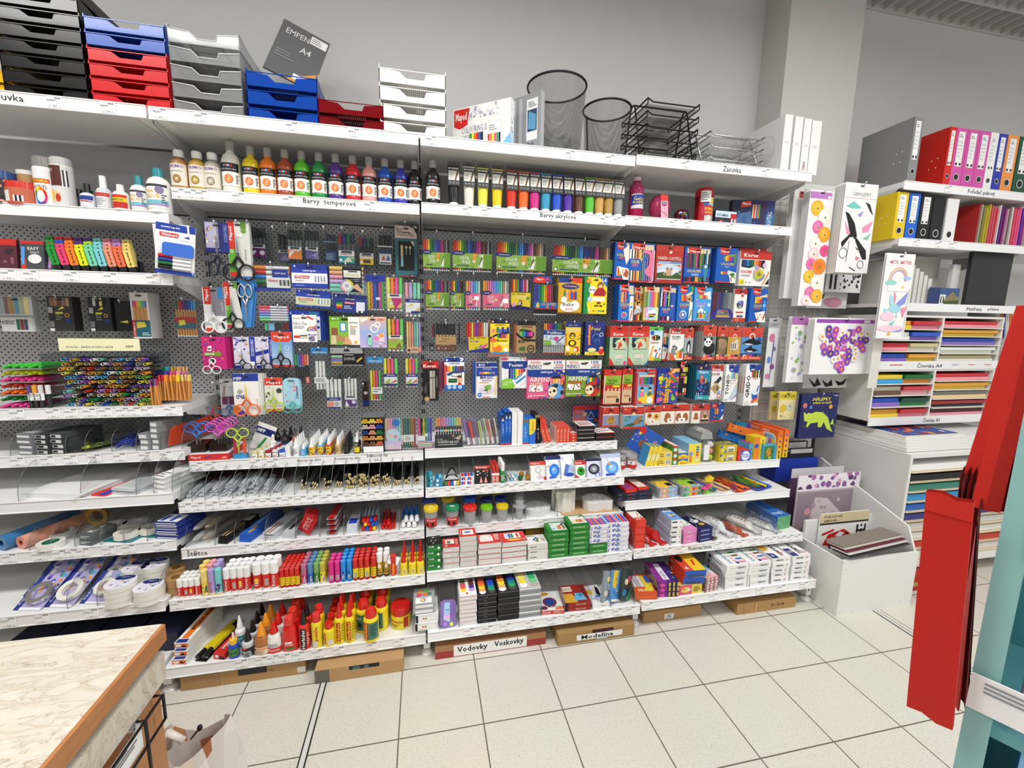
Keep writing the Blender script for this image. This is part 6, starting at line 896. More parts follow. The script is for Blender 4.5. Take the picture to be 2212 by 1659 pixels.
rows('B6',[685],cone(.021,.15,'ecd62a','d8302c','T .4 .3 .7 .95 puzzle c8382c b;c .4 .15 .2 d8d8d4',cf=.22,capprof=cap(.0165,.115,.034,'d8302c')),['tall yellow puzzle glue bottle with red cap'],2,.05,.02)
rows('B6',[711],cone(.0225,.105,'ecd62a','d0261f','T .12 .2 .42 .95 puzzle c8382c b;c .65 .3 .2 d8d8d4',cf=.25,capprof=cap(.016,.076,.026,'d0261f')),['squat yellow puzzle glue bottle with red cap'],4,.05)
rows('B6',[734,756],cone(.0205,.18,'ecd62a','d0261f',HB,cf=.36),'tall yellow glue bottle with red cone nozzle',3,.047,.028)
rows('B6',[786,824],cone(.031,.148,'ecd62a','d0261f','r .1 .1 .6 .9 3a6a5a;r .62 .1 .9 .9 ecd62a;t .15 .65 .4 .78 KU f4f0ea b;c .35 .4 .12 222222',cf=.26,capprof=[(.024,.104,'d0261f'),(.024,.125),(.015,.143),(0,.148)]),'large yellow glue bottle with green label behind',3,.07,.085)
rows('B6',[802],cone(.0315,.148,'ecd62a','d0261f','r .1 .12 .95 .95 4a7a68;r .14 .1 .38 .95 b8281f;T .18 .12 .34 .92 Herkules f0dc4a b;l .5 .3 .9 .85 6 2a4a3a',cf=.26,capprof=[(.024,.104,'d0261f'),(.024,.125),(.015,.143),(0,.148)]),['large yellow glue bottle with green label, front one'],1,sb=.022)
rows('B6',[866],cone(.044,.102,'ecd62a','c8201c','t .08 .5 .6 .72 Herkules b8281f b;r .62 .12 .8 .9 b8281f;l .1 .15 .5 .4 3 a88a1a',cf=.36,sh=.04,capprof=[(.045,.064,'c8201c'),(.045,.092),(.04,.1),(0,.102)]),['yellow tub of glue with red screw lid'],1,sb=.09)
def brush(silver,L=.2,r=.0042):
 if silver:pr=[(0,0,'c9ccd0'),(r*.9,.001),(r,.004),(r,L*.55,'7a1a22'),(r*.7,L*.56),(r*.6,L),(0,L)]
 else:pr=[(0,0,'e6cf9a'),(r*.5,.004),(r,.022,'17181a'),(r*1.05,L*.5),(r*.7,L),(0,L)]
 return MB().lathe(pr,'white','G',7,ax='y').obj('paintbrush')
def comp(key,u0,u1,n,proto,lab,r,sb=.03,tilt=-.12,seed=1):
 rn=random.Random(seed);x0,x1=onshelf(key,u0,sb,.02).x+r,onshelf(key,u1,sb,.02).x-r
 per=max(1,int((x1-x0)/(2.1*r))+1);p=onshelf(key,u0,sb,.02)
 for k in range(n):
  row,c=divmod(k,per);o=dup(proto,(x0+(x1-x0)*(c+.5*(row%2))/per,p.y+rn.uniform(0,.035)+.012*row,p.z+r+.0025+row*r*1.8),(tilt*-.5+.02*row,0,rn.uniform(-.05,.05)))
  tag(o,lab,'paintbrush',lab)
bs_,bb_=brush(True),brush(False)
sv=[(392,412),(414,440),(442,470),(473,500),(503,529),(531,556),(560,580),(583,606)]
for i,(a,b)in enumerate(sv):comp('B3',a,b,(6,8,12,14,16,18,9,5)[i],bs_,'silver and red paintbrush in the %s compartment from the left of the brush shelf'%ORD[i],.0052,seed=i)
bk=[(641,660),(663,688),(692,714),(718,740),(744,768),(771,794),(797,819),(822,845),(848,868),(871,889),(892,908)]
for i,(a,b)in enumerate(bk):comp('B3',a,b,(5,6,7,6,22,24,20,18,8,7,6)[i],bb_,'black paintbrush with pale tip in the %s compartment of black brushes'%ORD[i],(.0065 if i<4 else .0042),seed=20+i)
for o in(bs_,bb_):bpy.data.objects.remove(o)
dividers('B3',[390,413,441,471,501,530,558,582,608,635,662,690,716,742,770,796,820,846,869,890],hgt=.12)
for i,(u,z,c)in enumerate(((410,.004,'e8eaec'),(432,.006,'d8d0c4'),(414,.045,'eceef0'),(440,.05,'d0c4b0'))):
 p=onshelf('B4',u+4,.02+.02*(i>1),.03);o=MB().ball(0,.11,.019,.019,.11,.019,c,'Q',12,8).obj('brush_case',None,(p.x,p.y,p.z+z),(0,0,-.28))
 tag(o,'rounded clear brush tube at the left of the brush shelf, '+('lower left','lower right','upper left','upper right')[i],'brush case');MB().box(-.004,.004,.03,.2,.016,.02,'c8b090').obj('paintbrush',o)
def flats(key,u,n,w,L,h,col,top,desc,cat,yaw=-.25,roll=0,du=0,sb=.02,cols=None,front='',mat='P'):
 """N flat packs lying on one another, long side into the shelf"""
 p=onshelf(key,u,sb,.02)
 for i in range(n):
  carton('flat_pack' if cat=='pack' else cat.replace(' ','_'),desc+(', %s of %d from below'%(ORD[i],n)if n>1 else ''),cat,w,h,L,col,front,(p.x+du*i,p.y+.004*(i%3),p.z+i*(h+.0012)),(0,roll,yaw+.02*((i*7)%3-1)),top=top,cols=cols,mat=mat)
flats('B4',480,3,.04,.22,.008,'1c1c1e','v .1 .05 .9 .6 c8a878,222222,c8a878,222222;r .1 .7 .9 .95 e8e8e4','dark brush set lying beside the clear tubes','pack')
flats('B4',528,3,.05,.25,.01,'2b62c0','r .1 .1 .9 .9 2b66c8;r .2 .2 .5 .9 8ab0e8;r .55 .05 .8 .3 c89a5a','blue flat brush pack in the brush shelf','pack')
flats('B4',580,4,.05,.24,.008,'d2d6da','r .1 .3 .9 .9 c8ccd2;v .3 .0 .7 .4 8a5a3a,e8e8e8,8a5a3a;r .1 .9 .9 1 2a3a8a','clear brush pack with white barcode in the brush shelf','pack')
flats('B4',622,3,.05,.24,.008,'c8c8cc','r .1 .2 .9 .9 b8bcc2;r .2 .1 .5 .8 3a3a40','grey brush pack left of the red fans','pack')
for i in range(4):
 p=onshelf('B4',655+5*i,.03+.02*i,.03);carton('brush_card','red brush card standing fanned out, %s from its left'%ORD[i],'card',.06,.085,.004,'b8242a','T .3 .2 .7 .9 STETCE e8d0c8;p 8a1418 0 0 .4 0 0 .5',(p.x,p.y,p.z+.02),(0,.5-.12*i,-.3))
for i in range(4):
 p=onshelf('B4',716,.018,.02);o=carton('blister_pack','clear blister with red brush, %s of the stack of four from below'%ORD[i],'pack',.044,.012,.16,'f0f2f4','',(p.x,p.y,p.z+i*.024),(.02,-.04,-.1),mat='T')
 MB().box(-.02,.02,.002,.15,.001,.003,'c8d0d4').box(-.012,.012,.002,.14,.003,.012,'c8241f','G').obj('brush_set',o)
flats('B4',760,3,.045,.1,.012,'d4dae2','r .1 .1 .9 .6 2b4ab8;c .5 .75 .2 e8ecf0','clear blister with small blue brush','pack',-.05)
def pen(cap_,body,L=.15,r=.008):return MB().lathe([(0,0,cap_),(r*.8,0),(r,.004),(r,L*.25,body),(r*.85,L*.26),(r*.7,L),(0,L)],cap_,'G',9,ax='y')
def heap(key,u0,u1,cols,body,desc,name,cat,per,r=.008,L=.15,sb=.02,tilt=.12,yaw=0):
 protos={};p0,p1=onshelf(key,u0,sb,.02),onshelf(key,u1,sb,.02);rn=random.Random(len(cols))
 for k,c in enumerate(cols):
  row,i=divmod(k,per);loc=(p0.x+r+(p1.x-p0.x-2*r)*(i+.5*(row%2))/max(1,per-.5),p0.y+.012*row+rn.uniform(0,.01),p0.z+r+.002+row*r*1.85)
  if c in protos:o=dup(protos[c])
  else:o=protos[c]=pen(c,body if body else c,L,r).obj(name)
  o.location=loc;o.rotation_euler=(tilt*.3,0,yaw+rn.uniform(-.04,.04));nm={v:k_ for k_,v in PAL.items()}.get(c,c)
  tag(o,'%s %s, %s in its heap from lower left'%(nm,desc,ORD[k]),cat,desc)
heap('B4',780,816,['red','blue','red','yellow','yellow','red','blue','blue','red','red','blue','red'],'b8c8d4','capped brush pen','brush_pen','pen',4)
heap('B4',822,858,['red','red','red','red','crim','red'],'b8201f','capped red brush pen','red_brush_pen','brush',4,.0075)
heap('B4',866,906,['white','white','white','offw','white','white'],'3a8ae0','water brush with blue barrel','water_brush','brush',3,.0105)
dividers('B4',[400,463,505,572,638,690,742,776,818,862],hgt=.1)
def fbox(label,u0,u1,v0,v1,d,spec,y=None,rz=0,col='b48f63',cat='cardboard box',name='cardboard_box'):
 a=at((u0+u1)/2,v1,2,0);y=a[1];x0,x1=at(u0,v1,1,y)[0],at(u1,v1,1,y)[0];h=min(at((u0+u1)/2,v0,1,y)[2],.058)
 return carton(name,label,cat,x1-x0,h,d,col,spec,((x0+x1)/2,y,.001),(0,0,rz),mat='K')
fbox('long low cardboard box with a dark tape patch under the left lowest shelf',390,662,1415,1474,.28,'r .45 .55 .68 1 2a2a2c;r .93 .15 1 .6 d8d4cc;r 0 0 .3 1 a8845a;t .7 .6 .74 .75 11x 4a3a2a')
fbox('tall cardboard box with grey tape corner under the left lowest shelf',680,872,1400,1464,.3,'r 0 0 .16 1 6a665c;r .38 .72 .72 1 1a1a1c;r .42 .72 .5 .95 3a6a6a;r .55 .72 .6 .95 5a6a7a',col='b89468')
fbox('red and brown box with a white name strip under the third bay',940,1178,1362,1408,.3,'r 0 0 1 .55 a03a36;r .16 .05 .82 .95 f0f0ee;t .19 .2 .46 .8 Vodovky 111111 b;t .52 .25 .79 .85 Voskovky 111111 b',col='a87c5a')
fbox('brown box with a white name strip under the right of the third bay',1205,1368,1335,1384,.26,'r .44 .72 .72 1 3a1418;r .24 .22 .84 .7 f0f0ee;t .3 .28 .72 .64 Modelína 111111 b;r .5 .1 .64 .26 c8ccd0',col='a9875a')
fbox('cardboard box with a small white sticker below the joint of the right bays',1390,1512,1300,1338,.25,'r .36 .1 .52 .6 e8e6e2;t .4 .2 .48 .5 S 222222')
fbox('cardboard box numbered in black under the rightmost lowest shelf',1592,1716,1270,1320,.3,'t .56 .36 .8 .62 7-34 2a2018;r .1 0 .14 1 a8835a;r .3 0 .33 1 c09c6e',col='b08a5c')
def bs(key,u0,u1,n,h,d,col,front,top,desc,cat='box',sb=.015,rz=0,cols=None,left='',mat='P',name=None,jit=.004,zo=0,right=''):
 """a stack of N flat boxes between pixel columns u0 and u1"""
 p=onshelf(key,(u0+u1)/2,sb,n*h*.5);w=Xu(u1,p.y,p.z+n*h*.5)-Xu(u0,p.y,p.z+n*h*.5);nm=name or cat.replace(' ','_');f=None
 for i in range(n):
  loc=(p.x+jit*.4*math.sin(i*2.3),p.y+jit*.5*(1+math.sin(i*1.7)),p.z+zo+i*(h+.0006));lab=desc if n==1 else desc+(', topmost of its stack' if i==n-1 else ', lowest of its stack' if i==0 else ', %s up in its stack'%ORD[i])
  if i<n-1 and f:o=dup(f,loc,(0,0,rz))
  else:o=carton(nm,lab,cat,w,h,d,col,front,loc,(0,0,rz),mat,top if i==n-1 else '',left,right,cols)
  if i==0:f=o
  tag(o,lab,cat,desc if n>1 else None)
for i,(u,c,nm)in enumerate(((424,'2a7ad8','blue'),(470,'e05ac0','pink'))):
 p=onshelf('B2',u,.04,.05)
 o=MB().rbox(-.035,.035,0,.09,0,.035,'3a2e2a','S',.004,'z').obj('scissors_tub',None,p);tag(o,'dark tub holding %s scissors at the left of the middle shelf'%nm,'tub')
 for j in range(4 if i else 2):
  s=scissors(empty('child_scissors',(p.x+.004*j,p.y+.012+.02*j,p.z+.012+.004*j)),0,0,.115,c,up=False,y=0,ring=1.0,name='child_scissors')
  e=s.parent;s.parent=None;s.location=e.location;bpy.data.objects.remove(e);tag(s,'%s child scissors standing handles up, %s in its tub'%(nm,ORD[j]),'scissors',nm+' scissors in the tub')
for j,(u,c,nm)in enumerate(((440,'2a6ab8','blue'),(462,'d8402c','orange red'),(484,'c8402c','dull red'))):
 p=onshelf('B2',u,.2,.1);s=scissors(empty('tmp',p+Vector((0,0,.05))),0,0,.12,c,up=False,y=0,ring=.9,name='child_scissors');e=s.parent;s.parent=None;s.location=e.location;bpy.data.objects.remove(e);tag(s,nm+' scissors in the back behind the tubs','scissors')
p=onshelf('B2',450,.006,.01);carton('display_tray','red and white cardboard tray under the scissors tubs','display tray',.155,.03,.2,'d8362c','t .06 .3 .3 .75 Maped white b;p 5a3a9a .4 .3 .6 .7 .55 .75 .4 .5;p c83a6a .6 .3 .8 .7 .7 .75;t .84 .3 .96 .6 x36 white b',(p.x,p.y+.003,p.z),cols=dict(t='e8e8ea'))
for o in[o for o in COL.objects if o.name.startswith('scissors_tub')or o.name.startswith('child_scissors')]:o.location.z+=.031
p=onshelf('B2',516,.02,.06)
o=MB().rbox(-.03,.03,0,.03,0,.02,'3a9ad0','G',.01,'z').prism(rrect(-.029,.029,.018,.155,.028,5),.002,.028,'fdfefe','T').obj('scissors_case',None,p);tag(o,'domed clear case with lime scissors on a blue base','scissors')
scissors(o,0,.02,.12,'c0dc3a','b8d83a',up=False,y=-.004,ring=.9);MB().box(-.024,-.014,.006,.012,.02,.09,'c83a4a').box(.014,.024,.006,.012,.02,.09,'e8643a').obj('spare_blades',o)
p=onshelf('B2',556,.14,.1);carton('craft_card','white and navy card with green scissors leaning at the back of the middle shelf','card',.09,.13,.004,'eceae6','r 0 .6 1 .85 1c2c6a;t .1 .66 .5 .8 MFP white b;p 2a9a4a .3 0 .44 0 .7 .5 .6 .55',(p.x,p.y,p.z),(-.1,.35,-.2))
for i,(u,y,c,nm)in enumerate(((598,.17,'1c1c1e','black'),(615,.12,'2a2224','dark'),(628,.17,'1c1c1e','black back-row'),(638,.12,'e0502a','orange'),(650,.17,'e8c02a','yellow'))):
 p=onshelf('B2',u,y,.08);o=turn('spray_bottle',[(0,0,c),(.016,0),(.017,.01),(.017,.055),(.012,.066),(0,.07)],nm+' fabric spray bottle at the back of the middle shelf','spray bottle',p,parts=[('spray_head',[(.009,.066,'1c1c1e'),(.009,.08),(.006,.082),(.006,.1),(0,.1)])]);wrap(o,.017,.004,.04,'r 0 0 1 1 27408e;t .1 .3 .9 .7 TEXTILE f0f0f0 b',n=5)
p=onshelf('B2',590,.1,.06);turn('nozzle_bottle',[(0,0,'f0f0ee'),(.014,0),(.014,.05),(.006,.056),(.007,.075),(.003,.085),(0,.085)],'white nozzle bottle before the fabric sprays','bottle',p)
def jar(c,lid='eef0ee'):
 def mk(i):
  o=MB().lathe([(0,0,c[i]),(.0125,0),(.0125,.024),(.011,.026)],'white','G',10).obj('paint_jar');MB().lathe([(.0125,.025,lid if i%2 else c[i]),(.0125,.033),(0,.034)],lid,'G',10).obj('lid',o);wrap(o,.0125,.004,.022,'r 0 0 1 1 f0f0ea;d .1 .1 .9 .9 4 3a9a4a,d8382c,2b66b8 .15',n=4);return tag(o,'','paint jar')
 return mk
rows('B2',[549,564,579,594,609],jar(['e8d8a0','f2d42a','a8242a','5a3a9a','2b5ac8']),['small glass paint jar, cream','small glass paint jar, yellow','small glass paint jar, dark red','small glass paint jar, violet','small glass paint jar, blue'],6,.031,.02,'rows of small paint jars',.009)
rows('B2',[620],lambda i:tag(MB().rbox(-.012,.012,0,.02,0,.045,'f0f0ee','G',.004,'z').lathe([(.004,.045,'f0f0ee'),(.004,.054),(0,.054)],'white','G',8,0,.01).obj('dropper'),'','bottle'),['small white flat bottle beside the paint jars'],4,.03)
def nozz(c,lab,r=.0125,h=.088):return cone(r,h,c,'f4f4f2' if c!='222225' else '222225',lab,cf=.44,name='glass_paint_bottle',sh=.06)
YL='r .1 .05 .9 .9 f0d02a;t .2 .55 .8 .8 AMOS c8382c b;l .2 .15 .8 .45 3 6a5a2a;p d8382c .5 .05 .9 .05 .9 .3'
rows('B2',[639],nozz('f2f2f0','l .2 .2 .8 .8 5 8a8a9a',.0135),['white glass paint bottle left of the yellow-labelled ones'],5,.032,.02)
rows('B2',[655],nozz('4ab0e8','l .2 .2 .8 .8 5 e8f0f8',.011,.06),['small light blue bottle beside the yellow-labelled ones'],3,.03,.02)
rows('B2',[673],nozz('f0eeea',YL),['white glass paint bottle with yellow label'],6,.031,.02);rows('B2',[692],nozz('5ab0e8',YL),['blue glass paint bottle with yellow label'],6,.031,.02);rows('B2',[710],nozz('c83a4a',YL),['red glass paint bottle with yellow label'],6,.031,.02)
rows('B2',[730],nozz('d8b88a','l .2 .2 .8 .8 4 8a6a3a'),['beige contour paint bottle'],5,.031,.02);rows('B2',[748],nozz('222225','l .2 .2 .8 .8 3 4a4a4e'),['black contour paint bottle'],5,.031,.02)
rows('B2',[771],nozz('2a2422','r .1 .1 .9 .6 ecd02a;l .2 .65 .8 .95 2 d8d0c0',.013,.1),['black bottle with yellow label left of the brush pen stand'],2,.035,.02)
dividers('B2',[536,632,666,722],hgt=.13)
p=onshelf('B2',806,.015,.08);o=MB().box(-.05,.05,.0,.11,0,.17,'c4c8cc','T').obj('pen_stand',None,p);tag(o,'clear stand with five tiers of brush pens','pen stand')
for k in range(6):MB().box(-.05,.05,.001,.11,.035+k*.027,.037+k*.027,'b8bcc0','Q').obj('tier',o)
MB().box(-.045,.045,-.002,0,.003,.032,'f4f4f2').obj('price_card',o)
tc=[['ecc81f','f0dc6a','f09a2a'],['d8c8c4','f0a8b0','1f3fb0'],['1a3a7a','e8a080','1f7a3a'],['d08a3a','e8a070','e8b84a'],['6a3a24','8a5a34','e8704a']]
for r_ in range(5):
 for c_ in range(3):
  col=tc[r_][c_];pr=MB().lathe([(0,0,'3a3230'),(.002,0,col),(.0055,.001),(.0055,.1),(0,.1)],col,'G',6,ax='y').obj('brush_pen')
  for k in range(5):
   q=pr if k==0 else dup(pr);q.location=(p.x-.034+.031*c_+.0112*(k%3)-.011+.0055*(k//3),p.y-.006,p.z+.142-.027*r_+.0065+.0098*(k//3));tag(q,'brush pen end in the %s tier from above, %s group'%(ORD[r_],('left','middle','right')[c_]),'pen','brush pens, tier %s group %s'%(ORD[r_],ORD[c_]))
def penpack(key,u0,u1,h,cols,lab,desc,sb=.02,cap=.5,bar='=',rot=(0,0,0),d=.014,z=0):
 p=onshelf(key,(u0+u1)/2,sb,h/2);w=Xu(u1,p.y,p.z+h/2)-Xu(u0,p.y,p.z+h/2)
 o=carton('pen_pack',desc,'pens',w,h,d,'fdfefe','> label_card;'+lab,(p.x,p.y,p.z+z),rot,make=shell(.004));pens(o,w,h,d/2,'.05 .95 .03 .93 %s %g %s e8e8e8'%(cols,cap,bar));return o
penpack('B2',829,868,.17,'f4d0a0,f4b0b8,e8a0c8,c8a0e0,a8c8f0,a0e0d8','e .5 .45 .4 .2 c8e0f0;c .7 .82 .2 2b7ac8;c .35 .45 .12 f0c8b0;c .65 .42 .12 e8a0b8;G .05 .05 .95 .3 f0c8d8,d0c8f0;t .1 .12 .5 .2 pastel f4f4f8 b','tall pastel pen pack with round blue badge',.03)
penpack('B2',868,900,.17,'6a6a3a,1f6a7a,1f6a5a,6a7a3a,b07a2a,a84a4a','r .1 .25 .8 .45 f2f2f0;l .2 .28 .7 .42 3 8a8a8a;d .05 .03 .95 .24 14 1c1c1e,e84a8a,3a9ad0,8ac04a .06','gel pen pack with white price sticker at the joint',.03)
penpack('C2',901,935,.16,'e84a9a,1c1c1e,d8b82a,2a9a4a,1f7ab8,5a3ab0','c .6 .42 .1 f4f4f4;r .05 .25 .5 .4 f2f2f4;h .05 .02 .95 .24 e8a0b8,a8e0d0,e8d0a0,c8a0e0','gel pen pack just right of the joint',.02)
o=penpack('C2',938,1000,.16,'f5a050,f58a6a,f07aa0,e890c8,b8a0e8,8ab0e8,6ac8d8,8ad8a8,e8d86a,f0b86a','r .02 0 .98 .42 34353a;t .1 .24 .3 .3 12_Stk e8e8ea;t .12 .12 .85 .26 outlinepen f4f4f4;r .14 .1 .8 .115 f4f4f4;d .55 .22 .95 .4 9 e8b0a0,8ac0d8,f0d0a0 .05;v .02 .52 .95 .58 f4a0c0,8ad0e0,f4d080,a0e0a0,c8a0e0,f0a080','outline pen pack with dark card and white script',.012,.28,'3a3a40')
for i,(u,c,y)in enumerate(((1014,'a080c0',.03),(1020,'9a78b8',.04),(1026,'e05a50',.03),(1032,'9a8ab0',.04),(1038,'8a7aa0',.035),(1046,'b8c83a',.03),(1056,'8a9a6a',.03),(1066,'e85a40',.03),(1071,'d84a38',.04),(1077,'7a3a4a',.03))):
 p=onshelf('C2',u,y,.06);penpack('C2',u-5,u+5,.15-.006*(i%3),c+',d8dcd8' if i>4 else c,'r .2 .05 .8 .3 e8e8ea','slim clear pen pack leaning, %s of ten from left'%ORD[i],y,.5,rot=(.0,-.22,.3))
def upright(key,u0,u1,h,d,col,spec,desc,cat='pencils',sb=.015,ry=0,cols=None,name='pencil_box',left='',rz=0,top=''):
 p=onshelf(key,(u0+u1)/2,sb,h/2);w=Xu(u1,p.y,p.z+h/2)-Xu(u0,p.y,p.z+h/2)
 return carton(name,desc,cat,w,h,d,col,spec,p+Vector((0,0,w*math.sin(abs(ry))*.5)),(0,ry,rz),cols=cols,left=left,top=top)
BP='r .1 .86 .9 1 222226;p e8d0a8 .2 .8 .8 .8 .5 .92;t .3 .1 .7 .3 4B 1a2a5a;r 0 0 1 .06 d8382c;T .3 .4 .7 .7 kohinoor d8e4f8'
for i,(a,b)in enumerate(((1082,1090),(1091,1097),(1098,1104))):upright('C2',a,b,.17 if i else .155,.1,'1f66c8',BP,'narrow blue box of drawing pencils, %s of three'%ORD[i],left='r 0 0 1 1 1a56b0')
for i,(a,b)in enumerate(((1106,1117),(1118,1129))):upright('C2',a,b,.165,.12,'efeeea','r .1 .1 .11 .9 d8d8d4','plain white slim box beside the blue pencil boxes, %s one'%('left','right')[i],'box',name='white_box')
upright('C2',1129,1142,.13,.11,'2f7ed0','r 0 .84 1 1 6a6c70;r 0 0 1 .06 d8382c;T .3 .3 .6 .7 progresso d8e8f8','blue slim box with grey band right of the white boxes')
upright('C2',1143,1157,.13,.11,'2f6ed0','p ecd43a 0 .4 .3 .36 .7 .44 1 .6 1 1 0 1;T .3 .5 .7 .9 dave c83a5a','blue and yellow slim box standing right of the grey-banded one')
upright('C2',1159,1169,.15,.11,'17181c','r 0 .9 1 1 8a7a4a;c .5 .5 .2 c8a070;T .3 .15 .7 .4 gioconda c8a8a0','black slim pencil box with round badge',ry=-.06)
for i in range(2):upright('C2',1176+i*9,1184+i*9,.13,.09,'d84434','T .3 .1 .7 .6 PASTEL f0c8a0;r 0 .0 1 .03 f0e0d0','red slim box leaning left, %s of the pair'%('left','right')[i],ry=-.3,cols=dict(l='e8dcd0'))
for i in range(4):upright('C2',1202+i*7.3,1209+i*7.3,.085,.12,'d84434','T .3 .1 .7 .9 PASTEL f0c8a0 b','red slim box standing upright, %s of four'%ORD[i],cols=dict(l='e8dcd0',t='e05a48'))
bs('C2',1232,1246,3,.016,.1,'d84434','c .5 .5 .1 f0e0d0','r 0 0 1 1 e8e0e0;r .1 .3 .9 .8 c84a3a','small red flat box before the puzzle card')
bs('C2',1249,1285,4,.021,.1,'1a1a1c','r 0 .86 1 1 d8c8c8','r 0 0 1 1 f0ece8;p d8382c .1 .1 .9 .3 .9 .4 .1 .3;p 3a4ab0 .1 .4 .9 .6 .9 .66 .1 .5;p e8a03a .1 .6 .9 .85 .9 .9 .1 .7','black and white flat pastel box',jit=.006)
bs('C2',1288,1328,2,.021,.1,'1a1a1c','r 0 .86 1 1 d8382c','r 0 0 1 1 f0ece8;p 3a4ab0 .1 .2 .9 .4 .9 .5 .1 .3;p d8382c .1 .5 .9 .8 .9 .9 .1 .6','black and white flat pastel box at the right end')
p=onshelf('C2',1272,.24,.08);carton('puzzle_card','red and blue card with triangle print behind the pastel boxes','card',.2,.115,.012,'2450b0','r 0 .76 1 1 d83a34;p d87a84 0 0 .46 0 .34 .76 0 .76;t .4 .84 .78 .96 KIDS_PUZZLE 2a3a9a b;p f0f0f0 .42 .3 .7 .3 .56 .7;p 2450b0 .45 .33 .67 .33 .56 .64;v .3 .44 .44 .66 e8c08a,f0e0d0,e8a03a;c .72 .24 .1 1c1c24;c .72 .24 .06 8a4a3a;p f0f0f0 .8 .05 1 .05 .9 .34;p d83a34 .83 .08 .97 .08 .9 .28;c .92 .5 .06 e8e8e8;r .05 .44 .28 .52 8a9ac8;d .06 .1 .3 .4 8 c84a5a,f0c8d0 .03',(p.x,p.y,p.z+.03))
dividers('C2',[1000,1081,1247],hgt=.11)
bs('C3',921,935,3,.018,.06,'2a8aa0','r .1 .2 .5 .8 1c4a5a;r .6 .2 .9 .8 8ac8d8','v .1 .1 .9 .9 1c5a6a,4aa8c0','small teal blister of sharpeners, left pile');bs('C3',939,956,2,.02,.06,'3a8ab0','r .2 .2 .5 .8 e8f0f4','v .1 .1 .9 .9 1f6a9a,8ad0e8','small teal blister of sharpeners, right pile',sb=.012)
p=onshelf('C3',976,.02,.04);o=MB().prism([(-.042,0),(.042,0),(.028,.035),(.008,.09),(-.008,.09),(-.028,.035)],0,.02,'17181a').prism([(-.034,.03),(.034,.03),(.012,.05),(-.012,.05)],-.001,0,'c8ccce').prism([(-.02,.055),(.02,.055),(.004,.08),(-.004,.08)],-.001,0,'8a8e90').obj('eraser_blister',None,p);tag(o,'dark tapered blister card of grey erasers','erasers');art_=MB();art(art_,front_face(.08,.03,-.0012),'v .05 .1 .95 .8 3a8a4a,e84a3a,2b66b8,f0f0ec,e8c83a');art_.obj('print',o)
bs('C3',995,1024,2,.02,.05,'e8ecf4','v .05 .15 .95 .85 2b4ab8,d8382c,e8e8f0,2b4ab8,d8382c,e8e8f0','v .05 .1 .95 .9 d8382c,2b4ab8,d8382c,2b4ab8','clear pack of red and blue sharpeners')
p=onshelf('C3',1043,.02,.05);carton('eraser_card','red topped black card of pointed erasers','erasers',.075,.085,.012,'1c1c1e','r 0 .82 1 1 c83430;t .1 .85 .8 .96 Kores white b;d .05 .4 .95 .8 12 f0ece0,d8d0c0 .06;p f0a090 .3 .05 .5 .05 .4 .4;p f0a090 .6 .05 .8 .05 .7 .4;r .5 .7 .9 .76 d8382c',p,(-.3,0,0))
rows('C3',[1066,1074],cone(.0115,.085,'f0eeea','c8382c','r 0 .1 1 .9 d8483c;l .2 .2 .8 .8 4 f4f0ea',cf=.4,capprof=cap(.008,.05,.035,'c8382c'),name='correction_bottle'),'white and red correction fluid bottle',4,.03);rows('C3',[1086],cone(.0125,.1,'2a8a4a','f0f0ee','l .2 .2 .8 .8 4 e8f0e8',cf=.4,capprof=cap(.009,.06,.04,'f0f0ee'),name='correction_bottle'),['green correction fluid bottle'],4,.03)
heap('C3',1096,1120,['lgrey','sky','white','lgrey','white','sky'],'e0e8ec','small correction roller','correction_roller','correction roller',3,.006,.07)
for i,(u,y)in enumerate(((1124,.03),(1140,.03),(1126,.08),(1142,.09))):p=onshelf('C3',u,y,.02);o=MB().ball(0,0,.013,.013,.012,.013,'e09a2a' if i else '2a7a4a','S',9,6).obj('sharpener',None,p);tag(o,'%s round sharpener, %s in the pile beside the white loupe card'%('amber' if i else 'green',ORD[i]),'sharpener')
def cards(key,data,lean=-.32,h=.085,cat='card'):
 for u0,u1,nm,col,spec,desc,hh,sb in data:
  p=onshelf(key,(u0+u1)/2,sb,hh/2);w=Xu(u1,p.y,p.z+hh/2)-Xu(u0,p.y,p.z+hh/2);carton(nm,desc,cat,w,hh,.012,col,spec,(p.x,p.y,p.z),(lean,0,0))
BT='e .55 .35 .34 .3 %s;e .55 .35 .2 .17 %s;c .5 .4 .06 e8f0f8;r 0 .84 1 1 %s;d .05 .5 .5 .84 6 e8a03a,8ab0e0,d8d8f0 .08;p %s .2 0 .7 .02 .6 .1 .2 .1'
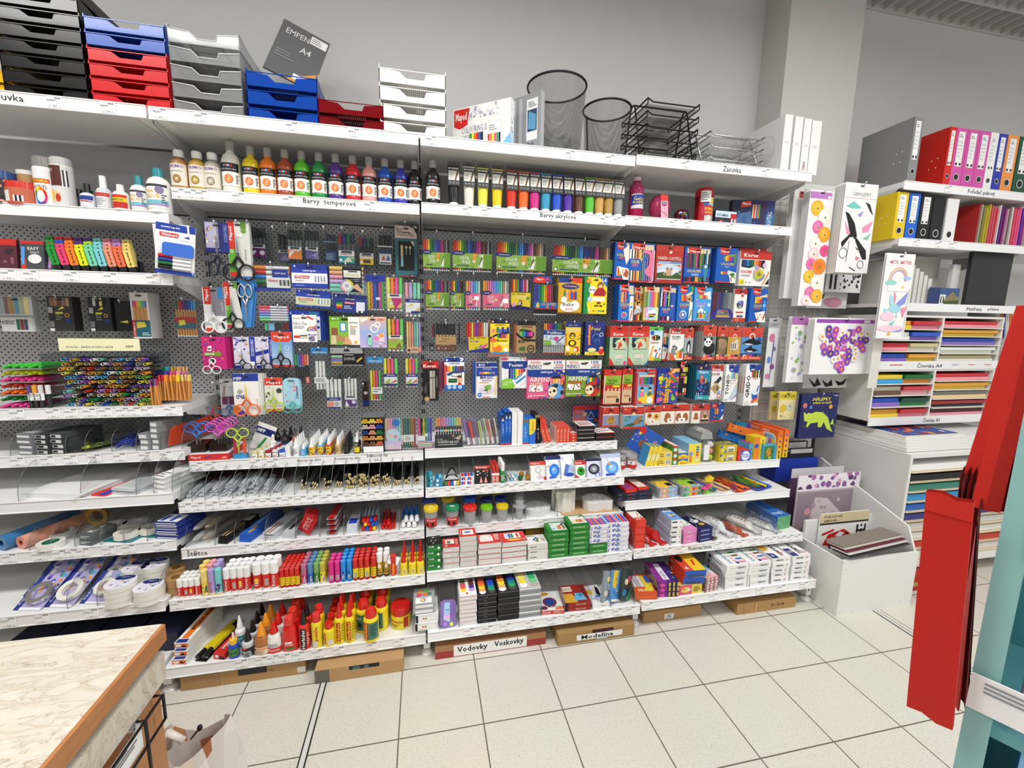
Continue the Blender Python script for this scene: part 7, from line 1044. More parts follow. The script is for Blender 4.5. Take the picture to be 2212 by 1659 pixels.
cards('C3',[(1146,1182,'loupe_card','f0ecea','r 0 .8 1 1 d83a2c;t .1 .84 .6 .94 Maped white b;q .5 .55 .2 .06 c8ccd0;c .5 .55 .13 dfe6ea;p c8ccd0 .5 .42 .62 .4 .7 .1 .6 .1;c .9 .08 .1 d83a2c;e .6 .14 .2 .08 d8b8d0','red topped card with white oval sharpener',.09,.02),(1181,1214,'correction_tape_card','f0f4fa',BT%('2f7ae0','6aa8f0','1c2a6a','3a5ac8'),'blue correction tape card left of the white one',.11,.03),(1212,1244,'correction_tape_card','f2f4f8','r 0 .88 1 1 e8e8ea;t .1 .8 .3 .86 E 8a8aa8;p 5a7ac0 .2 .1 .5 .05 .7 .5 .4 .6;p b0c4e8 .5 .2 .8 .1 .9 .4 .7 .6;e .6 .12 .3 .08 2a4ab8','tall white correction tape card with pale blue roller',.115,.03),(1243,1270,'correction_tape_card','f2f0ee','r 0 .74 1 1 c8342e;t .1 .8 .6 .92 Kores white b;e .5 .36 .3 .26 3a9a2a;c .5 .4 .12 1c3a1c;p c8342e 0 0 .4 0 0 .2','red topped card with green correction roller',.085,.02),(1267,1303,'correction_tape_card','d8dcf0','r 0 .86 1 1 1c2448;e .5 .42 .34 .3 2a2c34;e .5 .42 .22 .19 8a8e98;c .5 .42 .08 d0d4d8;q .7 .1 .14 .03 2b4ab0','card with black and grey correction roller',.09,.02),(1302,1344,'correction_tape_card','dfe6f4',BT%('5a9ae0','8ac0f0','b8c4e4','2a4ac0'),'pale card with light blue round roller at the right end',.11,.02)])
dividers('C3',[958,994,1025,1062,1094,1146,1180,1212,1243,1266,1300],hgt=.1)
def cup(key,u,r,h,lc,desc,sb,ring=None,lab=None):
 p=onshelf(key,u,sb,.06);o=turn('water_cup',[(0,0,'e8eaec'),(r*.78,0),(r*.94,h*.82)],desc,'paint cup',p,'Q',18,group='lidded paint cups')
 MB().lathe([(r*1.0,h*.8,lc),(r*1.04,h*.82),(r*1.04,h*.96),(r*.96,h),(r*.5,h),(r*.48,h*.93,ring or lc),(0,h*.93)],lc,'G',18).obj('lid',o)
 if lab:wrap(o,r*.86,h*.08,h*.5,'r 0 .6 1 1 c83a34;t .2 .66 .8 .9 Kores f4f0ee b;v .1 .1 .9 .5 222222,d8382c,222222,d8382c',n=7,base='c83a34')
CUPS=((931,.033,.1,'e8c82a','yellow-lidded paint cup with red label in the front',.02,'f0e8b0',1),(977,.032,.096,'1f8a5a','green-ringed paint cup with red label',.02,'e8ecea',1),(1015,.032,.088,'d8302a','red-lidded frosted paint cup',.02,None,0),(1051,.029,.082,'7ac01f','lime-lidded paint cup in the front',.02,None,0),(1085,.029,.08,'e0c41f','yellow-lidded paint cup at the right of the front',.022,None,0),(928,.032,.1,'1f3f9a','blue-lidded paint cup in the back left',.12,'8a9ac8',0),(968,.032,.1,'dcb82a','yellow-lidded paint cup in the back left',.12,'e8d890',0),(1014,.032,.094,'1f5ac8','bright blue-lidded paint cup behind the red one',.11,None,0),(1051,.029,.086,'1c2c7a','navy-lidded paint cup behind the lime one',.1,None,0),(1081,.029,.086,'1c2c8a','navy-lidded paint cup behind the yellow one',.1,None,0),(1045,.03,.09,'6aa82a','green-lidded paint cup in the last row',.19,None,0),(1073,.03,.09,'c8b01f','yellow-lidded paint cup in the last row',.19,None,0))
for u,r,h,c,d_,sb,ring,lb in CUPS:cup('C4',u,r,h,c,d_,sb,ring,lb)
def flower(r,n,h):return[(r*(1+.09*math.cos(n*a))*math.cos(a),r*(1+.09*math.cos(n*a))*math.sin(a))for a in[i*2*math.pi/48 for i in range(48)]]
for i,y in enumerate((.03,.09,.15,.21)):
 p=onshelf('C4',1122,y,.05);o=MB().lathe([(0,0,'eceef0'),(.018,0),(.02,.06),(.022,.06)],'white','Q',12).prism(flower(.03,6,0),.06,.066,'f0f2f4','Q','z').lathe([(.018,.066),(.02,.09),(0,.09)],'eceef0','Q',12).obj('stacking_cup',None,p);tag(o,'frosted flower-rimmed water cup, '+ROWW[i],'paint cup','frosted flower-rimmed cups')
def palette(key,u,sb,poly,n,th,col,desc,wells,rz=0,pitch=None,mat='G'):
 p=onshelf(key,u,sb,.03);pr=None
 for i in range(n):
  m=MB().prism(poly,0,th-.0018,col,mat,'z');m.prism([(x*1.03,y*1.03)for x,y in poly],th-.0016,th,col,mat,'z')
  if i==n-1:
   for x,y,r in wells:m.tube([(x+r*math.cos(a*.524),y+r*math.sin(a*.524),th)for a in range(12)],.0016,col,mat,6,True)
  if i==n-1 or pr is None:o=m.obj('palette',None);pr=pr or o
  else:o=dup(pr)
  o.location=(p.x,p.y,p.z+i*(pitch or th+.0008));o.rotation_euler=(0,0,rz);tag(o,desc+('' if n==1 else ', topmost of its stack' if i==n-1 else ', in the stack, %d from below'%(i+1)),'palette',desc)
oval=[(.068*math.cos(t),.058+.056*math.sin(t)*(1-.12*math.cos(t)))for t in[i*2*math.pi/28 for i in range(28)]]
palette('C4',1167,.018,oval,4,.008,'dfe2e0','grey oval paint palette',[(-.035,.085,.012)]+[(.045*math.cos(t),.055+.036*math.sin(t),.011)for t in(-.9,-.2,.5,1.2,-1.8,-2.6)]+[(0,.055,.012)])
palette('C4',1226,.03,[(x,y+.07)for x,y in flower(.058,10,0)],16,.0055,'efece2','white flower-shaped paint palette',[(.04*math.cos(t),.07+.04*math.sin(t),.009)for t in(0,.9,1.8,2.7,3.6,4.5,5.4)],pitch=.0066)
kid=[(-.075,.045),(-.06,.014),(-.025,.0),(.01,.012),(.03,.022),(.045,.008),(.066,.004),(.078,.02),(.078,.06),(.06,.1),(.02,.125),(-.03,.12),(-.064,.09)]
palette('C4',1297,.025,kid,5,.0075,'efedea','white kidney-shaped paint palette',[(-.05,.05,.012),(-.03,.085,.012),(.005,.1,.013),(.04,.085,.013),(.058,.05,.013),(-.01,.05,.014),(.02,.055,.012)],pitch=.009)
bs('C4',1216,1335,1,.003,.16,'c8a47a','','','thin wooden board under the white palettes','board',zo=0)
for o in COL.objects:
 if o.name.startswith('palette')and o.location.x>.6:o.location.z+=.0036
dividers('C4',[997,1036,1108,1136,1205,1336],hgt=.09)
GB='r 0 0 1 .5 2a8a3a;r 0 .5 1 1 1f6a2c;t .1 .6 .5 .9 Soft f0f0ea b;c .85 .5 .1 e8f0e8'
bs('C5',923,952,4,.03,.08,'2a7a34',GB,'r 0 0 1 1 1c1c1e;d .1 .1 .9 .9 9 f0f0ec,c8c8c4 .08','green and black box of oil pastels')
RW='d0d0cc';CH='r 0 0 1 1 d8322c;r .16 .3 .7 .84 f2f2f0;v .24 .36 .62 .72 e8442a,2a8a3a,2b66b8,f2d03a,f0f0ec;c .2 .12 .08 e8d8c0;T .78 .2 .92 .8 SCHOOL f4f0ec b;r .14 .24 .72 .3 8a1a1a'
bs('C5',957,992,4,.026,.075,RW,'r 0 .9 1 1 d8322c;r .2 .2 .5 .5 e8e8e4',CH,'white and red box of coloured chalks, small stack');bs('C5',994,1030,6,.024,.075,RW,'r 0 .0 1 .1 d8a090','r 0 0 1 1 d8322c;r .2 .2 .86 .8 f2f2f0;e .5 .5 .2 .1 3a6ab8;T .04 .2 .14 .8 SCHOOL f4f0ec b','white and red box of chalks, taller stack')
bs('C5',1034,1083,4,.026,.085,'dadad6','r 0 .88 1 1 e8d0c8;r 0 .0 1 .08 d8322c','r 0 0 1 1 d8322c;r .08 .2 .66 .7 f2f2f0;e .36 .8 .28 .1 f2f2f0;v .16 .26 .6 .66 f0e8e4,e8e0dc,f0e8e4,e8e0dc;T .74 .3 .94 .9 DUSTLESS f4f0ec b','wide white and red box of white chalks');bs('C5',1085,1138,4,.026,.085,'dadad6','r 0 .86 1 1 d8322c','r 0 0 1 1 d8322c;r .16 .3 .8 .86 f2f2f0;v .2 .36 .74 .8 b8d0f0,2b66b8,2a8a3a,f0f0ec,d8322c;e .5 .12 .3 .08 f2d03a;t .84 .06 .94 .2 12 f4f0ea b','wide white and red box of twelve coloured chalks',rz=.03)
bs('C5',1141,1184,3,.026,.085,'dedcd4','l .1 .3 .7 .6 1 6a6a6a','r 0 0 1 1 ecebe4;p d8643a .4 .3 .5 .26 .7 .6 .64 .64;p 2b66b8 .3 .4 .4 .36 .6 .7 .54 .74;p 2a8a3a .5 .2 .6 .2 .6 .6 .54 .6;q .84 .4 .08 .02 a84a3a;l .1 .8 .6 .95 2 8a7a6a','cream box of oil pastels with crayon picture')
GN='r 0 0 1 1 2f8a34;r 0 .8 1 1 1f6a28;t .2 .3 .8 .6 KOH-I-NOOR d8e8d0 b'
bs('C5',1186,1228,5,.026,.09,'2f8a34',GN,'r 0 0 1 1 2f8a34;r .2 .1 .95 .9 dfe6ee;p 3a3a3a .6 .5 .9 .9 .95 .8 .7 .4;v .5 .2 .9 .6 c8a03a,d8643a,e8d0a0,8a4a2a;d .2 .2 .5 .9 8 8ab0d0,f0f0f0 .07','green box of soft pastels with pencil picture, left stack');bs('C5',1232,1272,6,.026,.095,'2f8a34',GN,'r 0 0 1 1 2f8a34;r .16 .1 .95 .9 f0eee8;c .3 .3 .1 e8c8a0;v .4 .2 .92 .5 c8a03a,d8643a,e8d0a0;p 5a3a2a .6 .7 .9 .9 .95 .8','green box of soft pastels, right stack')
MW='r 0 0 1 1 ecebf0;d .02 .1 .5 .9 14 3a4ab0,5a3ab0,3a8ac8 .05;d .5 .2 .98 .9 10 3a4ab0,e8e8f4 .04;r .5 .1 .9 .3 d8dce8'
bs('C5',1274,1312,2,.026,.09,'2f8a34',GN,'','green box below the patterned crayon boxes');bs('C5',1274,1312,4,.022,.09,'ecebf0',MW,'r 0 0 1 1 ecebf0;v .02 .1 .98 .9 8a3ab0,d8382c,3a4ab0,e85a3a,5a3ab0,d83a5a,3a66c8;d .1 .6 .9 1 9 f0f0f4 .06','blue patterned white crayon box above the green ones',zo=.0545);bs('C5',1314,1358,6,.024,.09,'ecebf0',MW,'r 0 0 1 1 ecebf0;v .02 .1 .98 .98 3a5ac8,d83a3a,6a3ab0,e87a9a,3a8ac8,d8382c,5a3ab0','blue patterned white crayon box at the right end',rz=-.04)
p=onshelf('C5',1152,.2,.1);carton('craft_box','yellow box with hand picture at the back behind the cream boxes','box',.09,.13,.03,'c8a02a','p c88a6a .1 .2 .6 .1 .9 .4 .5 .7;r .7 .7 1 1 a8862a',(p.x,p.y-.03,p.z-.02))
dividers('C5',[921,955,1032,1084,1139,1185,1230,1273],hgt=.07)
bs('C6',897,946,2,.034,.15,'e8e8e6','r .1 .3 .9 .7 f4f4f2;v .3 .4 .5 .6 d8382c,f0a03a,3a9a4a;r 0 0 .1 1 1c1c1e','','long white palette box under the round pans',zo=0,jit=.01)
bs('C6',893,940,2,.022,.11,'dfe2e2','r .1 .2 .9 .8 e8ecec','r .1 .05 .85 .42 f2f2f0;t .2 .34 .7 .4 PRIMO 5a8ac0 b;q .45 .22 .13 .05 d84a5a,f0a03a,8ac04a,5a8ad0;c .45 .22 .06 f0e04a;c .25 .55 .12 e84a7a;c .55 .58 .12 f07a3a;c .3 .75 .12 f0a03a;c .6 .8 .12 6ac04a;c .75 .6 .1 3a8a4a','clear case of round paint pans with white card',zo=.07,mat='S',sb=.03)
p=onshelf('C6',968,.016,.07);o=MB().prism(rrect(-.035,.035,0,.11,.016,4),0,.016,'b89ae0','S').obj('palette_case',None,p,(-.5,.1,.1));m=MB();art(m,front_face(.07,.11),'p a8d0f0 .2 .3 .6 .2 .6 .9 .25 .9;G .25 .3 .6 .55 f0b0d8,a8b0f0;t .28 .6 .58 .7 color 2a4a8a;r .7 .3 .78 .9 8a70c8;c .7 .12 .12 d0e85a;c .3 .14 .12 a88ae0');m.obj('print',o);tag(o,'pastel purple palette case leaning beside the paint pans','paint box')
def pans(cols,bg,n2=2):
 s='r 0 0 1 1 %s;'%bg;k=len(cols)//n2
 for i,c in enumerate(cols):s+='c %g %g %g %s;'%((i%n2+.5)/n2,.1+(i//n2+.5)/k*.86,.36/n2,c)
 return s
bs('C6',993,1030,7,.0195,.12,'e6e4e4','r 0 .84 1 1 d8a8a0;r .1 .3 .9 .5 f4f4f4',pans(['f2f0ee','f2f0ee','f2d43a','b89ad0','e85a4a','4a3a9a','c85a6a','6a2a3a','4a6a3a','6a3a2a'],'ecebe9')+'r .3 .04 .95 .24 f4f4f2;r .36 .1 .5 .2 d8382c','white watercolour box with round pans')
bs('C6',1033,1073,7,.019,.12,'1a1a1c','r 0 .84 1 1 6a6e72;r .3 .3 .5 .5 5a5a5e',pans(['f0f0ee','4a4646','e0a860','2a9a5a','f2d43a','1f8a9a','f0843a','1f5ac8','e0643a','2a4ac0','c8543a','3a3a8a'],'1a1a1c'),'black watercolour box with small round pans')
bs('C6',1076,1121,5,.027,.13,'1c1c1e','r 0 .9 1 1 6a6e72',pans(['f0f0ee','4a4646','e0b070','2aa05a','f2e03a','1f8a8a','f0943a','1f4a9a','c8643a','2a3a7a'],'1a1a1c'),'black watercolour box with large round pans')
bs('C6',1122,1168,5,.028,.13,'d8dcdc','r 0 .8 1 1 f4f6f6;r 0 .3 1 .45 8a8e90',pans(['f0f0ee','b0a8a0','ecd43a','6ac88a','ecdc6a','3aa86a','e0c87a','2a8a7a'],'b8bcb8'),'clear-lidded tray of large round paints',mat='S')
bs('C6',1171,1218,1,.022,.13,'eceae6','r 0 0 1 .8 d83a2c;t .06 .2 .4 .7 Kores white b;t .55 .2 .95 .7 MURILLO f0d0c0 b','r 0 0 1 1 efedea;c .45 .4 .32 8a2a34;c .45 .4 .24 2a4a9a;t .3 .1 .9 .2 MURILLO 6a5a4a b;p e87a2a .6 .0 1 0 1 .14 .7 .1;e .2 .85 .3 .1 c8943a;c .14 .08 .14 6a2a4a','white and red box of paints with round window',rz=-.1)
bs('C6',1222,1276,2,.02,.13,'9a2a22','t .4 .3 .8 .7 ACRYLIC_COLOURS e8c8b0 b;r 0 0 .12 1 1c1c1e','r 0 0 1 1 9a2a22;T .78 .2 .96 .9 ACRYLIC 2a2020 b;p d8a03a 0 .0 .5 0 .4 .5 0 .5;p 6ab0d8 .4 .1 .9 .1 .8 .5 .5 .5;h .05 .6 .45 .9 e8e0d0,d8c0a0,e8e0d0;c .7 .4 .1 3a8ab0','red box of acrylic colours',rz=-.06)
bs('C6',1280,1318,1,.02,.14,'f0efec','l .5 .3 .9 .6 1 8a8a8a','r 0 0 1 1 f0efee;p f0d03a .1 .6 .4 .5 .5 .7 .2 .8;p 3a7ac8 .4 .4 .7 .3 .8 .5;p 1c1c2a .6 .5 .8 .4 .9 .8 .8 .95;t .4 .1 .7 .26 12 b8b8b8;p b0a8e0 .1 .3 .5 .2 .5 .36','white box of twelve paints beside the leaning palettes',rz=.06)
for i,(u,c,sp,d_)in enumerate(((1312,'c8d4dc','c .3 .3 .2 e8d8d0;c .6 .5 .2 f0f0f0;c .4 .75 .18 ecd88a;c .7 .8 .16 d8a0b0','clear palette case leaning at the right end of the lowest shelf'),(1330,'5a9ad8','r 0 0 1 1 5a9ad8;p ecc83a .0 .5 .4 .4 .5 1 0 1;d .1 .1 .9 .9 12 f0c03a,e8e8f0,3a6ab8 .09;r .0 0 1 .08 f0f0f0','blue and yellow box leaning at the right end of the lowest shelf'),(1352,'2a3a3a','c .3 .25 .22 3a7ab0;p 3a8a6a .5 .0 1 0 1 .5;c .4 .6 .2 e8d8b0;c .7 .7 .2 c84a6a','dark palette leaning last at the right end of the lowest shelf'))):
 p=onshelf('C6',u,.03,.07);carton('paint_set',d_,'paint set',.07,.14,.014,c,sp,(p.x,p.y,p.z+.012),(-.2,.35,.4),'S' if i==0 else 'G')
dividers('C6',[892,950,992,1170,1220,1279,1320,1372],hgt=.1)
rows('D2',[1364,1340],lambda i:(lambda o:(MB().lathe([(.03,.058,'eceef0'),(.03,.066),(0,.066)],'white','Q',14).obj('lid',o),wrap(o,.0285,.004,.042,'r 0 0 1 .5 c8302a;d .1 .3 .9 .9 6 3a5ab0,e8a03a,d8382c .1',n=7,base='e8e4e0'),tag(o,'','dough jar'))[2])(MB().lathe([(0,0,'d8c8c4'),(.028,0),(.028,.06)],'white','Q',14).obj('dough_jar')),['clear lidded modelling jar in the front left','clear lidded modelling jar behind the divider'],2,.065,group='lidded modelling jars')
p=onshelf('D2',1385,.06,.05);carton('dough_set','blue printed modelling set leaning beside the jars','modelling set',.15,.15,.03,'2b5ab8','c .2 .85 .14 c8302a;d .05 .1 .9 .8 18 d8382c,3aa0d8,f2d03a,c87ab8 .06;e .5 .4 .2 .16 8a5a3a',(p.x+.01,p.y+.06,p.z+.04),(-.1,.5,-.6))
for i in range(3):p=onshelf('D2',1398+9*i,.02,.05);carton('slim_box','yellow slim box leaning, %s of three beside the blue set'%ORD[i],'box',.022,.11,.08,'ecd03a','r .1 .3 .9 .6 e8e0a8;d .1 .6 .9 .9 4 2b66b8,e8842a .1',p,(0,.25,0),cols=dict(l='4a9ad0'))
YB='r .5 .2 .9 .8 f4f4f0;v .55 .25 .86 .75 222222,f4f4f0,222222,f4f4f0,222222;l .06 .2 .45 .8 2 8a7a2a'
bs('D2',1424,1452,2,.038,.12,'e8cc4a',YB,'r 0 0 1 1 ecd45a','yellow box with barcode');bs('D2',1453,1465,3,.035,.16,'3a8a4a','r 0 .8 1 1 d8302a;c .5 .4 .3 e8e4dc','r 0 0 1 1 e8e4dc;r 0 0 .3 1 c8302a;d .3 .1 1 .9 8 3a6a3a,d8382c,222222 .1','small green, white and red box');bs('D2',1466,1486,2,.032,.1,'ecd02a','p 3a6ab8 0 .5 .5 .8 1 .5 1 1 0 1;t .2 .1 .8 .4 carioca d8382c b','r 0 0 1 1 f0ece0','small yellow and blue box')
upright('D2',1487,1514,.115,.16,'ecd84a','r .55 .1 .85 .9 f0e47a;h .6 .12 .82 .88 e8e0a0,d8b08a,d8483a,b05a3a,3a7ac8,3a8a5a;c .2 .5 .16 8a9ad0;T .1 .1 .3 .4 PINTI d8382c b','tall yellow box of modelling colours with swatches','modelling set',cols=dict(l='8ab0d8',t='8ac0e0'))
p=onshelf('D2',1532,.03,.06);o=MB().rbox(-.04,.04,0,.2,0,.12,'eceeee','T',.03,'y').rbox(-.034,.0,-.001,.0,.012,.1,'e6e8ea','P',.004).obj('dough_case',None,p);tag(o,'rounded clear case with white, orange and lime modelling balls','modelling set')
for i,c in enumerate(('d8e84a','f0a878','f0f0ee')):MB().ball(.02,.025,.022+.036*i,.019,.02,.018,c,'G').obj('modelling_ball',o)
o=MB().prism([(-.04,.09),(.04,.09),(.03,.13),(.0,.145),(-.03,.13)],.03,.2,'e4e6e6','Q').obj('dough_package',None,p+Vector((0,0,.032)));tag(o,'white domed clear package lying on top of the modelling case','modelling set')
bs('D2',1554,1592,2,.048,.07,'c8b42a','r .45 .15 .85 .8 e8e0d0;c .25 .5 .16 e0d060;d .05 .1 .4 .9 5 3a6ab0,d8c03a .1;h .5 .2 .8 .5 333333,e8e0d0,333333','r 0 0 1 1 8a8a5a;d .1 .1 .9 .9 9 ecd03a,3a5a9a .1','yellow four-pack of dough pots','dough set')
upright('D2',1594,1621,.06,.09,'2b5ac0','r 0 0 .2 1 d8402c;c .6 .5 .34 f0f0f4;t .34 .5 .86 .75 Fun 2b5ac0 b;t .32 .3 .88 .5 Dough 2b5ac0 b','blue and red dough box in the front','dough set',cols=dict(l='d8402c',t='d8402c'))
upright('D2',1618,1628,.09,.09,'5ab0d8','d .1 .1 .9 .9 6 d8382c,8a3a9a,f0c83a .2','light blue slim box beside the dough box','dough set',sb=.04,cols=dict(t='b03a8a'))
for i,(u,c,nm,z)in enumerate(((1596,'2b7ac8','blue',.0),(1604,'e8782a','orange',.05))):p=onshelf('D2',u,.18,.1);carton('crayon_box',nm+' triangular box lying high behind the dough boxes','box',.2,.04,.05,c,'d .1 .1 .9 .9 8 1c2a6a,f0a03a,e8e0d0 .05',(p.x-.02,p.y-.04*i,p.z+.06+z),(0,.22,-.5))
upright('D2',1629,1652,.13,.07,'ecd024','r .0 0 .5 1 e8842a;e .2 .6 .2 .1 2b5ab8;T .6 .4 .85 .9 Ludor 3a3a2a','tall yellow box left of the dinosaur box','dough set',sb=.03)
p=onshelf('D2',1618,.22,.15);carton('craft_box','blue and purple box standing behind the tall yellow one','box',.16,.16,.03,'2a9ac8','v .4 0 1 1 6a3a9a,c83a9a,3a8a4a,3a6ad0;d .05 .2 .4 .9 7 1c4a2a,f0c03a .06',p,(0,0,-.4))
upright('D2',1649,1676,.085,.04,'4aa8c8','r .06 .06 .8 .94 3a7a3a;e .4 .5 .2 .26 d88a3a;c .44 .7 .12 d89a4a;c .46 .74 .03 222222;p d88a3a .2 .2 .4 .3 .3 .5;c .5 .14 .12 d0b83a;t .44 .1 .56 .18 50 333333 b;r .82 0 1 1 3a9ac8;d .1 .1 .8 .9 9 5aa84a,2a5a2a .06','small box with orange dinosaur picture','dough set',sb=.012)
for i in range(2):
 p=onshelf('D2',1676+14*i,.02+.015*i,.12);carton('modelling_box','big orange and yellow box with arched window at the shelf end, %s one'%('front','rear')[i],'modelling set',.034,.165,.24,'e8622c','G 0 0 1 1 ecd42a,f0a02a,e8642a;c .5 .82 .18 8a3a9a;c .5 .62 .18 3a3a7a;c .5 .42 .18 3a3a7a;c .5 .24 .18 3a3a7a;T .3 .02 .7 .18 AMOS 222222 b',(p.x+.03,p.y,p.z),(0,0,.05),left='G 0 0 1 1 ecd42a,ee9a2c,e8602a;r .52 .3 .95 .72 f4f2f0;e .735 .72 .215 .14 f4f2f0;r .55 .3 .92 .7 8ac0e0;e .735 .7 .185 .12 8ac0e0;v .56 .3 .92 .66 6ac05a,f0f0f0,e86ab0,f0d03a;r .06 .3 .46 .6 f4f2f0;e .26 .6 .2 .12 f4f2f0;d .1 .3 .42 .66 8 3a6ab0,5a9a3a,e8a0b0 .06;t .55 .88 .75 .96 AMOS white b;t .12 .86 .42 .93 IDEAMY_DOUGH white b')
bs('D3',1336,1410,2,.02,.13,'23262e','d .0 .2 1 .8 14 3a4a6a,2a5a8a,8a2a2a .05','r 0 0 1 1 1c2a44;d .1 .1 .9 .9 14 e8e8f0,3a6a9a .04','dark blue box with white dots')
for i in range(2):p=onshelf('D3',1364+26*i,.02+.015*i,.05);carton('crayon_box','red box with bright scribble print lying on the dark box, %s one'%('left','right')[i],'crayons',.062,.016,.12,'d8302a','r .1 .2 .9 .6 e84a3a',(p.x,p.y,p.z+.042+.001*i),(0,0,.1),top='r .08 .06 .9 .94 %s;d .1 .1 .9 .9 12 d86a3a,f0d03a,8a3a9a,e8e0f0 .09'%('e8e0d0' if i else '9a3a7a'))
def candy(key,u0,u1,lab,edge,desc):
 bs(key,u0,u1,2,.026,.12,'eef2f2','v .02 .1 .98 .8 e8a0a8,ecd07a,e8a08a,8ac0e0,a8c8e8,8ab0e0' if edge=='e' else 'v .02 .1 .98 .8 3a9a6a,6ac08a,e8c03a,d8483a,e8843a,3a8a5a','r .1 .1 .95 .9 %s;d .1 .1 .95 .9 7 e8e0c8,d88a3a,5a3a2a .07;r .6 .2 .9 .5 1c1c1e;v .0 .0 1 .12 e8a0a8,ecd07a,8ac0e0,a8c8e8'%lab,desc,'crayons',mat='S',rz=.12)
candy('D3',1424,1466,'ecc03a','e','clear case of pastel crayons with yellow label');candy('D3',1474,1517,'9ac83a','g','clear case of bright crayons with green label')
for i,(u,c,y)in enumerate(((1522,'8ae04a',.05),(1536,'6ad84a',.06),(1520,'f05aa0',.03),(1528,'e84a90',.02),(1532,'ecc83a',.1))):p=onshelf('D3',u,y,.03);tag(MB().prism([(.02*(1+.4*(k%2))*math.cos(k*.63),.02*(1+.4*(k%2))*math.sin(k*.63))for k in range(10)],0,.012,c,'G','z').obj('dough_cutter',None,(p.x,p.y,p.z+.012*i),(.3,.2*i,i)),('green','light green','pink','deep pink','yellow')[i]+' star-shaped dough cutter in the pile of the tool shelf','dough cutter')
for i,(u,c)in enumerate(((1548,'3a4ab0'),(1562,'d8b07a'),(1578,'e0bd85'),(1594,'c83a2a'),(1608,'e8742a'),(1640,'2a8a3a'),(1656,'e8d02a'),(1664,'2b66c8'))):p=onshelf('D3',u,.02,.02);tag(MB().lathe([(0,0,c),(.007,.004),(.006,.1),(.009,.12),(.008,.15),(0,.152)],c,'G',8,ax='y').obj('modelling_tool',None,(p.x,p.y,p.z+.02),(.1,0,.45)),'%s modelling tool or brush lying askew, %s from left on its shelf'%({'3a4ab0':'blue','d8b07a':'wooden','e0bd85':'pale wooden','c83a2a':'red','e8742a':'orange','2a8a3a':'green','e8d02a':'yellow','2b66c8':'bright blue'}[c],ORD[i]),'tool')
for i,(u0,u1,c,sp,d_)in enumerate(((1556,1590,'e8ecee','v .1 .0 .9 .6 d8b07a,c89a5a,3a4ab0','clear bag of wooden tools'),(1590,1632,'c83a2a','r 0 .5 1 1 ecd02a;p d8382c 0 .5 1 .5 1 .6 0 .7;d .2 .6 .8 .9 4 3a8a3a,d8382c .1;v .1 0 .9 .45 e8842a,3a3aa0,e8742a','pack with yellow and red header'),(1632,1676,'3a5ab0','v .1 .2 .9 .9 2a8a3a,ecd03a,3a6ad0,ecd03a,d8382c;r .2 0 .7 .2 3a3a8a','pack of green and yellow rollers'))):bs('D3',u0,u1,1,.01,.17,c,'',sp,d_+' in the tool shelf','pack',rz=.35,sb=.02)
bs('D4',1372,1394,4,.036,.11,'d8382c','r .1 .1 .9 .9 e04434','r 0 .3 1 1 e8e4dc;r 0 0 1 .3 d8382c;t .2 .1 .6 .22 10 white b;d .1 .35 .9 .95 8 ecc83a,3a3a2a,8a6a3a .12','red box of modelling clay','modelling clay')
def foil(key,u,L,w,h,c,desc,spec='',rz=.35,z=0,sb=.02,mat='G'):
 p=onshelf(key,u,sb,.03);rn=random.Random(int(u));n=9;m=MB();rr_=[]
 for i in range(n+1):
  t=i/n;k=(1 if .12<t<.88 else .55);hh=h*(1 if .12<t<.88 else .35)
  rr_.append([(w/2*k*math.cos(a)*rn.uniform(.94,1.04),L*t,hh*.5+hh/2*math.sin(a)*rn.uniform(.85,1.05))for a in[j*math.pi/5+.3 for j in range(10)]])
 for i in range(n):m.add(rr_[i]+rr_[i+1],[(j,(j+1)%10,10+(j+1)%10,10+j)for j in range(10)],c,mat)
 m.add(rr_[0],[tuple(range(10))],c,mat);m.prism([(-w*.36,0),(w*.36,0),(w*.42,h*.2),(-w*.42,h*.2)],-.016,.0,c,mat)
 o=m.obj('clay_bag',None,(p.x,p.y+.016,p.z+z),(0,0,rz))
 if spec:a_=MB();art(a_,Face((-w*.3,L*.2,h*1.03),(1,0,0),(0,1,0),w*.6,L*.6),spec);a_.obj('print',o)
 return tag(o,desc,'modelling clay')
foil('D4',1412,.15,.055,.03,'c82a2a','crumpled red foil bag of clay left of the boxed one','d .1 .1 .9 .9 6 3a8a4a,ecc83a,f0e8e0 .1');foil('D4',1434,.17,.055,.05,'c82828','larger red foil bag of clay beside the white boxes','d .1 .1 .9 .9 8 e8a03a,f0f0ee,4a8a4a .1')
bs('D4',1449,1473,5,.026,.16,'ecebea','l .1 .2 .9 .8 1 4a4a4a;c .85 .5 .05 c83a3a','r 0 .0 1 1 6a9ad8;r .1 .55 .9 .9 e8eef8;t .15 .6 .85 .8 Pinti 222222 b;c .5 .3 .26 e8ddb0;h .4 .2 .7 .4 3a3a3a,e8ddb0,3a3a3a','white and blue box of modelling clay','modelling clay',cols=dict(l='a8b8d0'));bs('D4',1476,1508,3,.024,.13,'e08ac0','l .2 .3 .8 .7 1 f0d0e8','r 0 .3 1 1 e8f0e8;d .1 .3 .9 .95 8 3a6a3a,8a2a3a,1c1c1e .08','pink box of modelling clay','modelling clay',rz=.15)
bs('D4',1510,1541,3,.024,.14,'23286a','l .1 .3 .9 .7 1 a8b0e0','r 0 0 1 1 1c2048;e .45 .6 .3 .16 f0f0ee;c .25 .7 .1 1a1a1c;c .65 .7 .1 1a1a1c;c .36 .6 .06 1a1a1c;e .6 .3 .2 .1 d8a84a','navy box of modelling clay with panda','modelling clay',rz=.15)
SL='l .1 .1 .9 .9 5 a89a90;d .1 .1 .9 .5 4 c85a3a,8a8a8a .08'
